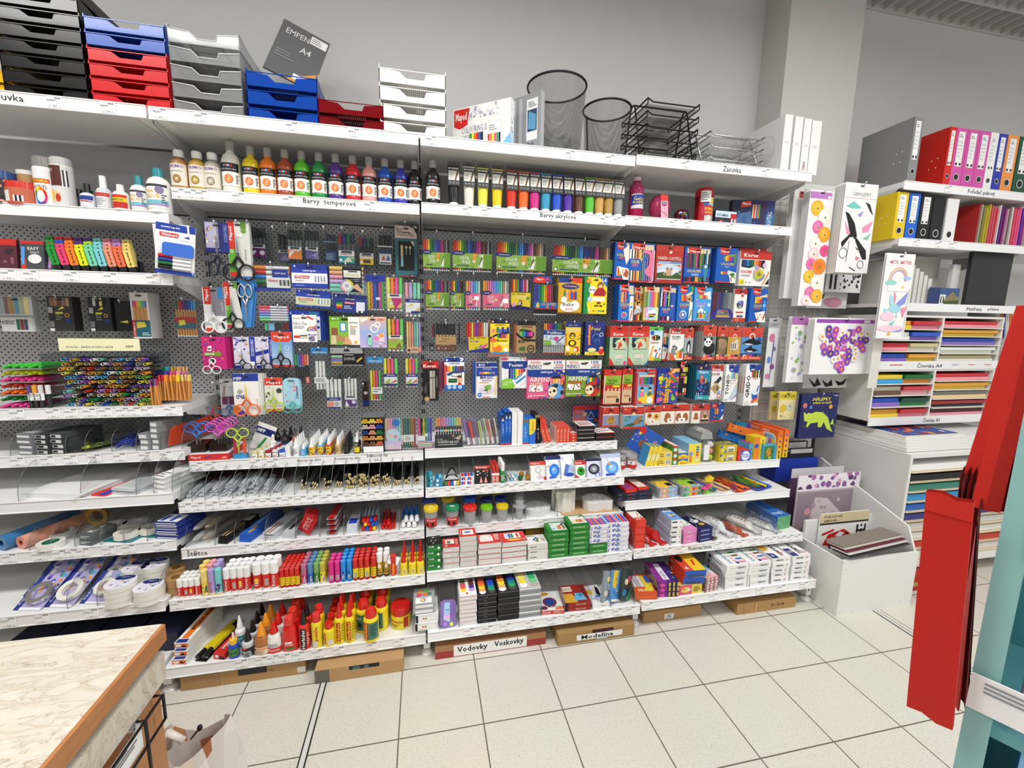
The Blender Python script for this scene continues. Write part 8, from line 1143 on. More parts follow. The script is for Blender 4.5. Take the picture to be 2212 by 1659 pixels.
for u,L,w,h,c,d_,z in((1546,.2,.055,.045,'c8c8c6','silver grey bag of clay on a brown one',.035),(1544,.12,.05,.03,'6a3a2c','brown foil bag of clay under the silver one',0),(1580,.22,.055,.055,'d8dadc','shiny silver bag of clay',.01),(1612,.15,.06,.03,'b84a30','terracotta foil bag of clay',0),(1640,.2,.065,.04,'d4d0ca','white printed bag of clay',.012),(1684,.19,.07,.026,'c4c6c4','flat grey bag of clay before the blue box',.0)):foil('D4',u,L,w,h,c,d_,SL if c>'c' else '',z=z)
p=onshelf('D4',1694,.06,.06);carton('clay_box','blue and green box of modelling clay at the right end','modelling clay',.1,.075,.2,'6aa87a','d .1 .1 .9 .9 12 5a9a6a,8ac08a .08',p,(0,0,.15),top='r 0 0 1 1 2f6ab8;t .1 .1 .9 .3 magic c8d8f0 b',left='r 0 0 1 1 2a62b0;t .2 .3 .8 .6 Modelit c8d8f0 b',cols=dict(t='2f6ab8',l='2a62b0'))
bs('D5',1374,1418,1,.036,.15,'d85a2c','r .1 .2 .9 .5 e06a3a','r 0 0 1 1 d85a2c;t .2 .06 .8 .2 NEON f0e0b0 b;v .05 .3 .95 .9 d8d8dc,b0b4c0,d8d8dc,e8d03a,2b66c8;p e8d03a .5 .1 .9 .1 1 .5 .7 .5','orange box of neon crayons','crayons',rz=-.15)
bs('D5',1424,1466,3,.026,.17,'7a2a8a','p 23204a .45 0 1 0 1 1 .45 1;v .5 .1 1 .9 d8b44a,23204a,d8b44a,23204a,d8b44a;c .2 .3 .12 d84a9a','g 0 0 1 1 a03a90,5a2a8a,23204a;r .3 .1 .6 .9 e8e4ec;T .38 .15 .54 .5 OLEJOVE 4a4a5a b;d .6 .1 1 .5 6 d8b44a,3a6ab0 .08','purple box of oil pastels','oil pastels',rz=-.12)
bs('D5',1468,1517,1,.05,.15,'ecd45a','r 0 0 .55 1 d85a7a;e .28 .5 .2 .3 ecd45a;r .34 .4 .5 .56 f0f0f0;t .12 .5 .28 .7 Giotto d8382c b;l .62 .2 .95 .8 4 8a7a2a','','yellow and pink box under the red and blue ones','crayons')
for i in range(2):bs('D5',1478-3*(1-i),1522-3*(1-i),1,.034,.15,'2b5ab8','e .5 .2 .4 .2 3a4a6a;r 0 0 .02 1 d8402c','r 0 0 .4 1 d8402c;r .4 0 1 1 ecc22a;t .1 .1 .3 .25 6 white b;e .2 .7 .15 .2 1c1c1e;p d8382c .6 .3 .7 .28 .8 .6 .7 .62','blue, red and yellow box of thick crayons, %s of two'%('lower','upper')[i],'crayons',zo=.052+i*.036,rz=-.1+.03*i,left='r 0 0 1 1 d8402c;t .1 .3 .3 .7 6 white b')
bs('D5',1524,1553,5,.014,.12,'e8b0ac','v .1 .1 .9 .9 e8e0e0,d87a80,e8e0e0,c86a70,e8e0e0','G 0 0 1 1 e8a0a0,d8e0e0,5aa0d0,2a2a3a;l .1 .1 .8 .4 5 e87a80','clear pack of pink-topped pencils','pencils',mat='S',rz=.1)
TE='r 0 0 1 1 efeeec;T .22 .1 .46 .9 tempery 5a8a9a b;T .5 .12 .64 .5 10+1 d8483a b;h .7 .1 .98 .9 e87a9a,e8d0d8,2b66b8,f0f0ee,6a3a2a,f0f0ee,3a8a4a,f0f0ee,8ac04a;c .6 .12 .07 2a2a6a'
TF='t .45 .35 .88 .7 TEMPERY 6a7a8a b;t .15 .35 .42 .65 Jumbo d8c8a8'
bs('D5',1568,1615,4,.031,.16,'efeeec',TF,TE,'white box of ten plus one tempera tubes, left stack','tempera paints',left='c .2 .5 .06 2a2a6a;l .3 .3 .9 .6 1 8a8a9a');bs('D5',1617,1663,4,.031,.16,'efeeec',TF,TE,'white box of ten plus one tempera tubes, right stack','tempera paints')
TG='t .16 .35 .6 .65 TEMPERA 222222 b;q .78 .5 .05 .015 c85a3a'
bs('D5',1668,1706,5,.027,.13,'f0efee',TG,'r 0 0 1 1 efeeec;p 2a2a7a 0 0 .36 0 .36 .3 0 .4;t .1 .1 .24 .26 6 white b;T .6 .1 .8 .9 TEMPERA 333333 b;q .7 .3 .12 .03 d8643a;p d8a03a 0 .5 .4 .6 .4 1 0 1','white box of six tempera tubes','tempera paints');bs('D5',1711,1749,5,.027,.14,'f0efee',TG,'r 0 0 1 1 efeeec;r 0 0 .34 .5 2a2a7a;t .06 .2 .3 .36 10 white b;T .5 .1 .74 .9 TEMPERA 333333 b;q .84 .2 .1 .03 d8643a','white box of ten tempera tubes at the right end','tempera paints')
dividers('D3',[1420,1470,1520,1590,1634],hgt=.08);dividers('D4',[1370,1398,1450,1475,1510,1545,1592,1646,1680],hgt=.1);dividers('D5',[1372,1422,1524,1566,1620,1666,1752],hgt=.1)
def btl(u,r,h,c,nm,lab,capc,caph,sb=.04,base=None,capn='cap',key='A1',mat='G'):
 p=onshelf(key,u,sb,h*.5);z=h-caph;o=turn('bottle',[(0,0,c),(r,0),(r,z*.82),(r*.8,z*.93),(r*.45,z)],nm,'bottle',p,mat,14,[(capn,[(r*.48,z*.99,capc),(r*.42,h*.99),(0,h)])],'craft bottles on the left shelf')
 if lab:wrap(o,r,z*.1,z*.76,lab,n=7,base=base)
def can(u,r,h,c,nm,lab,lid,lidh,base=None,sb=.04):
 p=onshelf('A1',u,sb,h*.5);o=turn('can',[(0,0,c),(r,0),(r,h-lidh)],nm,'can',p,'G',16,[('lid',[(r*.98,h-lidh,lid),(r*.97,h*.97),(r*.8,h),(0,h)])],'craft cans on the left shelf')
 if lab:wrap(o,r,h*.03,(h-lidh)*.97,lab,n=8,base=base)
can(6,.05,.12,'3a2c34','dark glass jar with blue lid cut by the left photo edge','d 0 0 1 1 9 d89a8a,1c1c2a .1','2a4a8a',.03);can(52,.05,.085,'d83a2c','red tub with barcode beneath the small white-lidded jar','r .1 .1 .4 .8 f0ece8;v .5 .1 .75 .5 f4f4f4,222222,f4f4f4,222222,f4f4f4','d8382c',.025,'c86a50')
p=onshelf('A1',61,.06,.1);o=turn('small_jar',[(0,0,'b08a5a'),(.03,0),(.03,.032)],'small white-lidded jar standing on the red tub','jar',p+Vector((0,0,.086)),'G',14,[('lid',[(.031,.032,'e0dcd4'),(.031,.048),(0,.048)])])
can(99,.033,.185,'f0f0ee','white spray can with colour wheel','r .1 .58 .9 .7 d8542a;t .15 .6 .85 .68 PRISMA f0d03a b;t .2 .42 .8 .52 ACRYL 555555;q .5 .22 .26 .09 red,orange,yellow,green,cyan,blue,purple,magenta;c .5 .22 .14 f4f4f4','8a8682',.04,'eceaea');can(137,.034,.19,'e4e4e2','tall white and brown spray can','r 0 .5 .7 1 5a2a24;t .1 .85 .4 .93 PEBEO e8d8d0;p e8c89a 0 .1 .6 .1 .6 .34 .2 .4;c .2 .28 .14 ecc03a;c .5 .2 .1 c83a2a;v .75 .5 .95 .9 333333,f0f0f0,333333','c0bfbc',.03,'dcdad8',.05)
btl(172,.03,.1,'3a3a3e','dark bottle behind the small spray','','222224',.03,.14);btl(196,.026,.1,'3a3a3e','second dark bottle in the back','','222224',.025,.15);btl(190,.024,.095,'dfe4ea','small clear bottle with blue label','r 0 .6 1 1 27408e;r .2 .3 .8 .5 f0f0f4;r .1 .42 .9 .54 d8382c','1c1c1e',.035,.02,'e8e8ee');btl(225,.025,.13,'d4dadc','clear spray bottle with white head','r 0 .7 1 .95 c84a40;l .2 .1 .8 .6 4 9aa0a4','f2f2f0',.045,.025,'dfe2e4','spray_head');btl(262,.027,.1,'f0eeea','white decorating bottle with red and yellow label','r 0 .8 1 1 d8382c;r 0 .45 1 .78 ecd02a;t .1 .52 .8 .7 MAKATOR 333333 b;r 0 0 1 .42 c8302a','f0eeea',.025,.02,'c8302a')
PG='t .1 .62 .5 .78 PVA e8b83a b;t .1 .42 .7 .58 GLUE e8b83a b;r .0 .9 1 1 3a3a44;c .7 .76 .16 8a7aa0;r 0 .14 1 .34 7ac0d0;p b08ac8 0 .14 1 .1 1 .2;l .75 .2 .95 .6 4 555555'
btl(302,.03,.14,'f2f0ec','white glue bottle with teal cap, smaller one',PG,'2a8a94',.035,.03,'f0f0ec');btl(344,.04,.175,'f4f2ee','large white glue bottle with teal cap at the shelf end',PG,'2a8a94',.035,.03,'f0f0ec')
p0=onshelf('A2',122,.03,.05);cl=[('1f9a3a','1f9a3a','1f9a3a','1f9a3a'),('f0447a','f0447a','2b5ac8','e83a3a'),('f8862a','f8862a','f8862a','e03a30'),('e8f01f','e8f01f','5a2a8a','5a2a8a'),('7ad8b0','7ad8b0','a8d83a','5a2a8a'),('80d4dc','80d4dc','80d4dc','80d4dc'),('f09a78','f09a78','f09aa8','e88aa0'),('f0744a','f0744a','b88ad0','c88ad0'),('f0d878','f0d878','f0d878','f0d878')]
pr_={}
for j in range(4):
 for i in range(9):
  c=cl[i][j];u=122+20.4*i;q=onshelf('A2',u,.025+.03*j,.05)
  if c not in pr_:
   pr_[c]=o=MB().rbox(-.0125,.0125,0,.015,0,.018,'17181a','G',.003).rbox(-.0135,.0135,-.001,.017,.018,.085,c,'G',.004).obj('highlighter');a_=MB();art(a_,front_face(.027,.09,-.0012),'T .36 .3 .64 .86 boss 222222 b;c .5 .24 .06 8a2a2a');a_.obj('print',o)
  else:o=dup(pr_[c])
  o.location=(q.x,q.y,q.z+.008+.018*j);o.rotation_euler=(.1,-.14,0);tag(o,'highlighter in the display, %s column from left, %s'%(ORD[i],ROWW[j]),'highlighter','display of highlighters')
m=MB()
for j in range(4):a,b=onshelf('A2',112,.02+.03*j,.02),onshelf('A2',302,.02+.03*j,.02);m.box(a.x,b.x,a.y,a.y+.03,a.z,a.z+.006+.018*j,'1c1c1e','G')
tag(m.obj('display_rack'),'black stepped display holding the highlighters','display rack')
for i,(u,w,h,c,sp,d_,sb)in enumerate(((0,.1,.12,'5a2a34','r 0 .8 1 1 c8302a;d .1 .1 .9 .7 7 2a2a30,8a5a6a .12','dark red pen card at the left photo edge',.04),(68,.075,.115,'4a4c50','r 0 .9 1 1 c8302a;r 0 0 .2 .4 d8382c;t .3 .7 .8 .8 EASY e8e8e8 b;t .4 .58 .8 .68 Start e8e8e8;e .6 .4 .3 .16 e8e8ea;p 5a9ae0 .0 .2 .14 .2 .2 .8 .04 .8','grey pen card with blue pen and white drop',.03),(100,.05,.115,'c83a34','r .3 0 1 .9 4a4c50;T .06 .3 .24 .8 STABILO f0e0e0 b;p d89ae0 .5 .1 .7 .1 .8 .5 .6 .5','red edged pen card left of the highlighters',.045))):p=onshelf('A2',u,sb,h/2);carton('pen_card',d_,'pens',w,h,.014,c,sp,p,(-.1,0,0))
WM2='r 0 .86 1 1 2440a0;t .12 .9 .6 .95 centropen white b;r .36 .95 .5 .965 101c50;r .0 0 1 .08 2440a0;p d8302a .1 .74 .56 .74 .58 .82 .1 .82;t .14 .75 .54 .81 Whiteboard white b;r .62 .7 .95 .84 f4f4f4;p 2440a0 .7 .76 .86 .74 .84 .8'
o=hang('marker_blister','big white and blue card with blue eraser and four board markers','markers',(333,484,411,593),-.335,.01,'f2f2f0',WM2,n=2,hk=0,dx=-.004);W_=o.dimensions.x;H_=o.dimensions.z
o.rotation_euler=(0,.1,.25);MB().rbox(-W_*.3,W_*.48,-.02,0,H_*.36,H_*.62,'3c6fd0','G',.01).obj('board_eraser',o)
for i,c in enumerate(('17181c','1f6a3a','2a3a9a','c8242c')):MB().lathe([(0,0,c),(.0075,.002),(.0075,W_*.38,'f2f2f0'),(.0068,W_*.38),(.006,W_*.84),(0,W_*.84)],c,'G',8,-W_*.42,-.009,H_*(.13+.075*i),ax='x').obj('marker_pen',o)
def A(px,c,sp,d_,n=2,**k):hang('pen_wallet',d_,'pens',px,-.16,.014,c,sp,n=n,**k)
DK='h .02 .1 .2 .7 8a8a90,333338,b0b0b8;r .3 .5 .6 .55 ecd84a;l .3 .3 .6 .5 3 8a8a8a;p ecd84a .4 .6 .7 .66 .6 .72;q .8 .3 .1 .04 2b5ac8;q .76 .46 .1 .04 d8a03a;r .02 .0 .2 .08 f0f0f0'
A((0,640,72,716),'c8ccd0','v .0 .5 .9 .98 a8b0b4,8a6a70,b08a50,6a9ab0,b0b8a0,ecdca0;r 0 0 .95 .4 d8dad8;t .02 .2 .4 .32 ACRYLIC 333333 b;v .45 .05 .8 .35 3a6a5a,8a3a3a,4a4a6a;r 0 .4 1 .46 9aa0a4','clear pack of acrylic markers at the left photo edge');A((104,640,158,715),'3a3838','v .1 .72 .9 .96 8a6a4a,a87a5a,6a4a3a,8a6a6a,b08a6a;'+DK,'dark pack of brown-toned acrylic markers',3);A((193,642,240,715),'2a2b30','v .2 .74 .8 .98 c8c8c0,1c1c1e,d8d07a,1c1c1e;'+DK,'dark pack of acrylic markers with yellow nib print',4);A((250,650,282,715),'1a1a1c','p ecd84a .2 .3 .8 .26 .8 .36','black pack left of the fineliner card',2)
FLW=('5a2a8a','d8382c','f0a03a','8ac83a','3a8a4a','2b7ac8')
A((284,632,323,731),'eceae6','v .1 .68 .9 .82 b04a9a,d8483a,f0a03a,b8c83a,5ac04a,3a9ad0,7a5ac0;v .1 .4 .9 .68 d89a5a,c8884a,d89a5a,c8884a,d89a5a,c8884a,d89a5a;r 0 .04 .2 .4 c8302a;T .04 .06 .16 .36 STABILO f0e0e0 b;r .2 .04 1 .4 2a6a7a;p ecd84a .25 .22 .8 .26 .7 .36 .25 .36;l .5 .06 .95 .14 2 d0e0e0','white card of orange-barrelled fineliners',5);A((376,645,425,729),'fdfefe','> label_card;r .05 .24 .95 .52 b8302a;r .05 .24 .95 .38 2a6a7a;p ecd84a .2 .3 .5 .34 .46 .46 .2 .44','clear wallet of many orange-barrelled fineliners',2,pen='.04 .96 .02 .96 1f6a4a,c83a2a,a82a4a,5a2a7a,2a3a8a,2b5ab8,3a8ad0,5aa0d8 .26 d8944a',make=shell(.003))
p=onshelf('A3',215,.02,.1);x0,x1=Xu(132,p.y,p.z+.1),Xu(330,p.y,p.z+.1);m=MB().box(x0,x1,p.y+.04,p.y+.044,p.z,p.z+.23,'e8ecee','T').box(x1,x1+.003,p.y,p.y+.14,p.z,p.z+.22,'e8ecee','T')
o=m.obj('marker_rack');tag(o,'clear compartment rack full of paint markers under the cream sign','display rack');rn=random.Random(5);pc=['f2f2f0','1c1c1e','d8382c','f07aa8','f0a03a','ecd84a','2a8a4a','1f4ab0','5ab0e8','7a4ac0','b88ad8','8a5a3a','8a8e92','c8a03a','7ad0c0','f0f0d8'];pm={}
for r_ in range(11):
 for i in range(14):
  c=rn.choice(pc)if i<12 or r_>8 else('ecd84a','7ac04a','f09a3a','b8b8bc','6a4ab0')[r_%5]
  if c not in pm:pm[c]=q=MB().lathe([(0,.004,'1c1c1e'),(.0045,.002,c),(.0062,.0),(.0062,.045,'222224'),(.0055,.046),(.0055,.12),(0,.12)],c,'G',7,ax='y').obj('paint_marker')
  else:q=dup(pm[c])
  q.location=(x0+.008+(x1-x0-.016)*(i+.5*(r_%2)*.6)/13.6,p.y+rn.uniform(-.012,.02)-(.02 if i>11 else 0),p.z+.009+r_*.0186);tag(q,'paint marker end in the clear rack, row %s from below'%ORD[r_],'marker','paint markers in row %s of the rack'%ORD[r_])
c=MB().box(0,Xu(306,p.y,p.z+.25)-Xu(132,p.y,p.z+.25),-.002,0,0,.05,'f2eec4');art(c,Face((0,-.002,0),(1,0,0),(0,0,1),.33,.05),'t .08 .24 .56 .44 POSCA_-_AKRYL.POPISOVAČE 3a3a30;t .7 .26 .78 .44 MFP 3a3a30');tag(c.obj('shelf_sign',None,(Xu(132,p.y,p.z+.25),p.y-.01,p.z+.232)),'cream sign with black lettering above the paint marker rack','sign')
for r_,(c,n,sb,nm)in enumerate((('f04aa0',8,.02,'pink'),('2aa84a',7,.03,'green'),('f8762a',7,.03,'orange'),('f0584a',9,.04,'coral'),('f0409a',9,.03,'hot pink'),('d8f02a',9,.03,'lime yellow'),('4ad04a',9,.04,'bright green'))):
 pr=pen(c,c,.15,.006).obj('neon_pen')
 for i in range(n):q=pr if i==0 else dup(pr);w=onshelf('A3',4+9.5*i,sb,.03*r_);q.location=(w.x,w.y+.004*(i%3),w.z+.008+.026*r_+.006*(i%2));q.rotation_euler=(0,0,-.25);tag(q,'%s neon pen lying in the left rack'%nm,'pen','%s neon pens in the left rack'%nm)
w=onshelf('A3',40,.012,.1);MBr=MB()
for k in range(4):MBr.box(-.12,.085,0,.15,.001+.052*k if k else .0005,.003+.052*k if k else .0025,'e4d8d8','Q')
MBr.box(.085,.088,0,.15,0,.22,'e8ecec','T');tag(MBr.obj('pen_rack',None,w),'clear tiered rack of neon pens at the left photo edge','display rack')
for i,(u,c)in enumerate(((66,'5a4a7a'),(77,'e8a03a'),(90,'d8d8d8'),(106,'e8e8e6'))):w=onshelf('A3',u,.005,.05);tag(MB().lathe([(0,0,'2a2a2c'),(.0075,0),(.0075,.06,c),(.0085,.06),(.0085,.095),(0,.097)],c,'G',9).obj('thick_marker',None,w),'dark-barrelled thick marker standing, %s from left'%ORD[i],'marker')
w=onshelf('A3',79,.0,.05);carton('price_tag','white price tag before the thick markers','price tag',.055,.03,.001,'f4f4f2','l .1 .5 .8 .9 3 8a8a8a;t .3 .1 .7 .3 74,00 333333',(w.x,w.y-.002,w.z+.035))
fl=[('8a3a9a','3a7ac8','b03a6a'),('e8384a','f0704a','f89a2a','f8a82a','f8c02a','f0e03a','f0d88a','f4d878'),('2a3a9a','3a5ac8','6a3aa0','e84a9a','f09ac0','f0a8a8','c86aa8'),('7ac83a','3ab08a','3ab0d0','d8b03a','d8a84a','e0a85a','e8b86a')];pf={}
for r_,row in enumerate(fl):
 for k in range(2):
  for i,c in enumerate(row):
   u=(326 if r_==0 else 344)+(8.6 if r_ else 7)*i+(2*r_)+4*k;w=onshelf('A3',u,.02+.03*r_+.012*k,.07)
   if c not in pf:pf[c]=q=MB().lathe([(0,0,'d8944a'),(.0042,.002),(.0042,.085,c),(.0046,.085),(.0044,.112),(0,.113)],c,'G',6).obj('fineliner')
   else:q=dup(pf[c])
   q.location=(w.x,w.y,w.z+.014*(r_ if r_ else 0));q.rotation_euler=(0,.06*math.sin(i*2+k),0);tag(q,'orange-barrelled fineliner standing in the clear cup, %s'%ROWW[r_],'pen','fineliners in the clear cup, '+ROWW[r_])
bs('A4',32,72,4,.022,.15,'c8ccd0','r .05 .3 .95 .7 e8eaec','r .1 .1 .9 .9 b8bcc0','frosted instrument case','case',mat='Q',rz=-.3);bs('A4',74,104,4,.021,.16,'3a3c3e','r .02 .2 .98 .8 d8dada;r .1 .3 .6 .7 2a2a2c','','black and silver pen case, left pile','case',rz=-.3);bs('A4',106,138,4,.021,.16,'4a4c4e','r .02 .2 .98 .8 e4e4e4;r .1 .3 .5 .7 2a2a2c','','black and silver pen case, right pile','case',rz=-.3)
for i,c in enumerate(('2a2c2a','3a3a3c','2c2e30','8a9a2a','c8d83a','3a4a2a')):lyingtube('compass_pack','%s slim drawing pack lying askew, %s of six from its left'%('lime' if i in(3,4)else 'dark',ORD[i]),'A4',150+9*i,.17,.008,.004*i,c,c,c,-.5)
for i in range(6):p=onshelf('A4',262+4*i,.03+.015*i,.03);m=MB().tube([(.03*math.cos(k*.6),.02*math.sin(k*.6)+.002*k,.02+.012*math.sin(k))for k in range(18)],.0022,'24379a','G',4);tag(m.obj('set_square_pack',None,(p.x,p.y,p.z+.003*i)),'dark blue tangled plastic loop, %s in the pile'%ORD[i],'loop')
bs('A4',298,322,3,.024,.12,'d4d8da','r .1 .2 .9 .8 e8eaea','','small frosted case beside the blue loops, left pile','case',mat='Q',rz=-.3);bs('A4',323,343,5,.024,.12,'d4d8da','r .1 .2 .9 .8 e8eaea','','small frosted case beside the red folders, right pile','case',mat='Q',rz=-.3)
for i in range(5):p=onshelf('A4',362+7*i,.03+.012*i,.04);carton('folder','orange red folder standing fanned, %s from its left'%ORD[i],'folder',.005,.08+.008*(i%2),.17,'c84a2c','',p+Vector((0,0,.012)),(0,.25,-.25),cols=dict(l='d85a3a'))
for i in range(7):flats('A5',100+2*i,1,.24,.3,.0022,('f0f0ee','e4e6e8')[i%2],'','big white sheet of paper in the open stack, %s from below'%ORD[i],'paper',-.3+.015*i,sb=.03)
for o in[o for o in COL.objects if o.name.startswith('paper')and o.type=='MESH' and o.location.z<.8 and o.get('category')=='paper']:o.location.z+=.0026*int(ORD.index(o['label'].split(', ')[1].split()[0]))
flats('A5',210,1,.06,.14,.006,'d8382c','r .5 0 1 .6 2b4ab8','red and blue flat pack beside the big sheets','pack',-.3);flats('A5',262,5,.1,.2,.004,'d4d6d8','r .1 .1 .9 .9 c4c6c8;r .1 .8 .6 .95 c83a2a','clear flat pack of wrapped paper','pack',-.35);flats('A5',342,10,.05,.2,.0055,'f2f2f0','l .1 .02 .9 .3 3 8a8a8a','white envelope pack in the leaning stack','envelopes',-.35,.1)
def roll(key,u,R0,r0,h,c,cc,desc,sb=.03,up=False,yaw=0,z=0):
 p=onshelf(key,u,sb,R0);m=MB();pr=[(r0,0,c),(R0,0),(R0,h),(r0,h),(r0*.98,h,cc),(r0*.98,0)]
 m.lathe(pr,c,'G',20,ax='y' if up else 'z')
 return tag(m.obj('tape_roll',None,(p.x,p.y,p.z+(R0 if up else 0)+z),(0,0,yaw)),desc,'tape')
roll('A6',2,.03,.012,.25,'3a7ab0','2a5a8a','blue crepe roll lying at the left photo edge',up=True,yaw=-.4);roll('A6',45,.026,.01,.25,'e8a088','c85a3a','pale orange crepe roll lying beside the blue one',up=True,yaw=-.4)
roll('A6',108,.042,.026,.022,'f0efe8','2a7a5a','white tape roll with green core lying flat in front');roll('A6',132,.04,.024,.022,'eceae2','2a7a5a','white tape roll with green core lying further back',sb=.12);roll('A6',208,.042,.026,.02,'d8a84a','e8d8b0','amber tape roll standing at the back',sb=.2,up=True)
for i,(u,y,h)in enumerate(((222,.1,.0),(250,.02,.0),(272,.12,.0),(306,.05,.0))):p=onshelf('A6',u,y,.03);tag(MB().prism([(-.06,0),(.055,.004),(.06,.08),(-.05,.09)],0,.004,'1f7a88','G','z').lathe([(.024,.006,'eae6da'),(.044,.006),(.044,.026),(.024,.026),(.024,.006)],'e8e4d8','G',18,0,.045).obj('tape_bag',None,p,(0,0,-.3)),'teal bag with a cream tape roll, %s from left on its shelf'%ORD[i],'tape')
bs('A6',166,200,2,.022,.1,'8a9090','l .1 .2 .9 .8 2 d8dcdc','r .2 .2 .6 .8 d8dada;r .3 .3 .5 .6 333333','clear flat tape blister left of the teal bags','tape',mat='S',rz=-.3);bs('A6',330,388,8,.0085,.15,'2a3c8a','r .05 .3 .95 .8 dfe4ee','r 0 0 1 1 1c2a5a;r .05 .05 .95 .5 e8ecf4;v .1 .1 .9 .45 3a5ab0,e8ecf4,3a5ab0,e8ecf4','navy and white flat pad','pad',rz=-.25,jit=.008)
FLO='r 0 0 .2 1 2a3a8a;d .2 .3 1 1 24 8a6ac8,e8a04a,5aa0e0,c83a8a,3a3a9a,f0e8f4,4a9a5a .09;c .36 .86 .1 f0f0f8;r .2 0 1 .06 f0f0f4;T .04 .1 .16 .5 tape d8e0f4'
for i,(u,c,d_)in enumerate(((52,'dcdce4','clear roll'),(120,'f0ede2','white roll'),(196,'eae6d8','small cream roll'))):
 for j in range(2 if i<2 else 3):
  p=onshelf('A7',u+22*j,.03+.07*j,.05);R0=.042 if i<2 else .034;o=carton('tape_blister','flower print blister card of a %s, %s'%(d_,ROWW[j]),'tape',.1,.17 if i<2 else .13,.004,'b8b0d8',FLO,(p.x,p.y,p.z+.012*j),(-1.0,0,-.2));MB().lathe([(R0*.6,0,c),(R0,0),(R0,-.016),(R0*.6,-.016),(R0*.6,0)],c,'G' if i else 'S',20,.012,-.004,.06,ax='y').obj('tape',o)
def discs(u,n,R0,sb,desc,top='1c2a6a'):
 p=onshelf('A7',u,sb,.04);pr=None
 for i in range(n):
  last=i==n-1;m=MB().lathe([(0,0,'f0eee6'),(R0,0),(R0,.019),(0,.019)],'f0eee6','G',24);o=m.obj('tape_roll',None,(p.x+.002*(i%2),p.y,p.z+i*.0205));tag(o,desc+(', topmost' if last else ', %s from below'%ORD[i]),'tape',desc)
  if last:f=Face((-R0*.7,-R0*.7,.019),(1,0,0),(0,1,0),R0*1.4,R0*1.4);f.clip=False;a_=MB();art(a_,f,'c .5 .5 .69 e8e4ec;e .5 .9 .5 .24 %s;d .1 .0 .9 .7 14 d8a04a,8a8ac8,3a5ab0,e8e0f0 .1;t .3 .85 .7 .97 tape f0f0f4'%top);a_.obj('label',o)
discs(262,4,.05,.03,'white tape disc in the big front stack');discs(322,3,.048,.02,'white tape disc in the lower front stack');discs(296,4,.048,.14,'white tape disc in the left rear stack');discs(336,4,.048,.15,'white tape disc in the right rear stack')
for j in range(2):
 for i in range(2):roll('B5',381+2*j,.034,.016,.032,'b0885a','a07848','brown packing tape roll left of the small glue sticks, %s %s'%(('front','rear')[j],('lower','upper')[i]),sb=.065+.075*j,z=.033*i)
for i in range(4):p=onshelf('A8',40+100*i,.1,.05);carton('flat_box','navy flat box lying in the dark behind the counter, %s from left'%ORD[i],'box',.14,.08,.3,'1c2038','r .3 0 .34 1 2a3054',p)
dividers('A4',[20,72,140,182,240,293,345,392],hgt=.1);dividers('A5',[36,172,292,330,370],hgt=.14);dividers('A6',[62,110,160,216,266,317],hgt=.08);dividers('A7',[143,208,273,340],hgt=.1)
def binder(key,u0,u1,col,desc,d=.285,h=.315,lab=1,sb=.02,dark='17181a',rz=0):
 p=onshelf(key,(u0+u1)/2,sb,.15);w=Xu(u1,p.y,p.z+.15)-Xu(u0,p.y,p.z+.15)
 sp=('r .22 .36 .78 .94 f2f2f0;l .3 .84 .7 .9 2 8a8a8a;l .28 .5 .72 .8 5 d8d8d8;v .25 .38 .75 .42 222222,f2f2f0,222222;' if lab else '')+'> finger_ring;q .5 .18 .24 .05 d0d2d4;c .5 .18 .19 %s'%dark
 o=carton('ring_binder',desc,'binder',w,h,d,col,sp,p,(0,0,rz),left='c .75 .5 .012 e8e8e8;c .85 .52 .012 e8e8e8;c .72 .36 .012 e8e8e8;c .84 .36 .012 e8e8e8' if lab else '',cols=dict(t='5a5a5a'))
 return o
for u0,u1,c,d_ in((1966,1985,'8a8b8d','large grey ring binder at the left end of the upper binder shelf'),(2044,2058,'d4281f','red ring binder right of the grey one'),(2058,2082,'d458a8','pink ring binder, left of three'),(2083,2107,'d458a8','pink ring binder, middle of three'),(2108,2131,'d458a8','pink ring binder, right of three'),(2131,2148,'f0f0ee','white ring binder beside the pink ones'),(2149,2167,'2a3aa8','dark blue ring binder'),(2168,2192,'f0964a','orange ring binder beside the dark blue one'),(2194,2222,'14503a','dark green ring binder at the right photo edge')):binder('E0',u0,u1,c,d_,h=.34 if u0<1970 else .315)
for u0,u1,c,d_,lb in((1935,1959,'e8c81f','yellow ring binder on the lower binder shelf',1),(1961,1985,'2266d0','blue ring binder on the lower binder shelf',1),(1987,2012,'1a1a1c','black ring binder with white spine label',1),(2014,2040,'1c1c1e','black ring binder without spine label',0),(2044,2068,'ecebea','plain white archive binder',0)):binder('E1',u0,u1,c,d_,h=.25 if lb else .24,lab=lb)
for i,c in enumerate(('a82a2a','b8b09a','8a8a5a','c8b83a','c8b83a','d8606a','e0607a','d8505a','e8e0e4','6a3a8a','8a2a6a','d8a0c8','8a8478','e8e4de','e05a6a','f05a8a','f070a0','6a3ab0','b84a8a')):p=onshelf('E1',2112+5.6*i,.03,.12);carton('plastic_folder','coloured plastic folder standing in the row beside the white binder, %s'%(ORD[i]+' from left'),'folder',.006,.235-.006*(i%4),.2,c,'',p,(0,-.03*(i>12),0),group='plastic folders on the binder shelf')
def slab(name,label,cat,b,col,mat='W',spec='',kind=None):
 x0,x1,y0,y1,z0,z1=b;return carton(name,label,cat,x1-x0,z1-z0,y1-y0,col,spec,((x0+x1)/2,y0,z0),mat=mat)
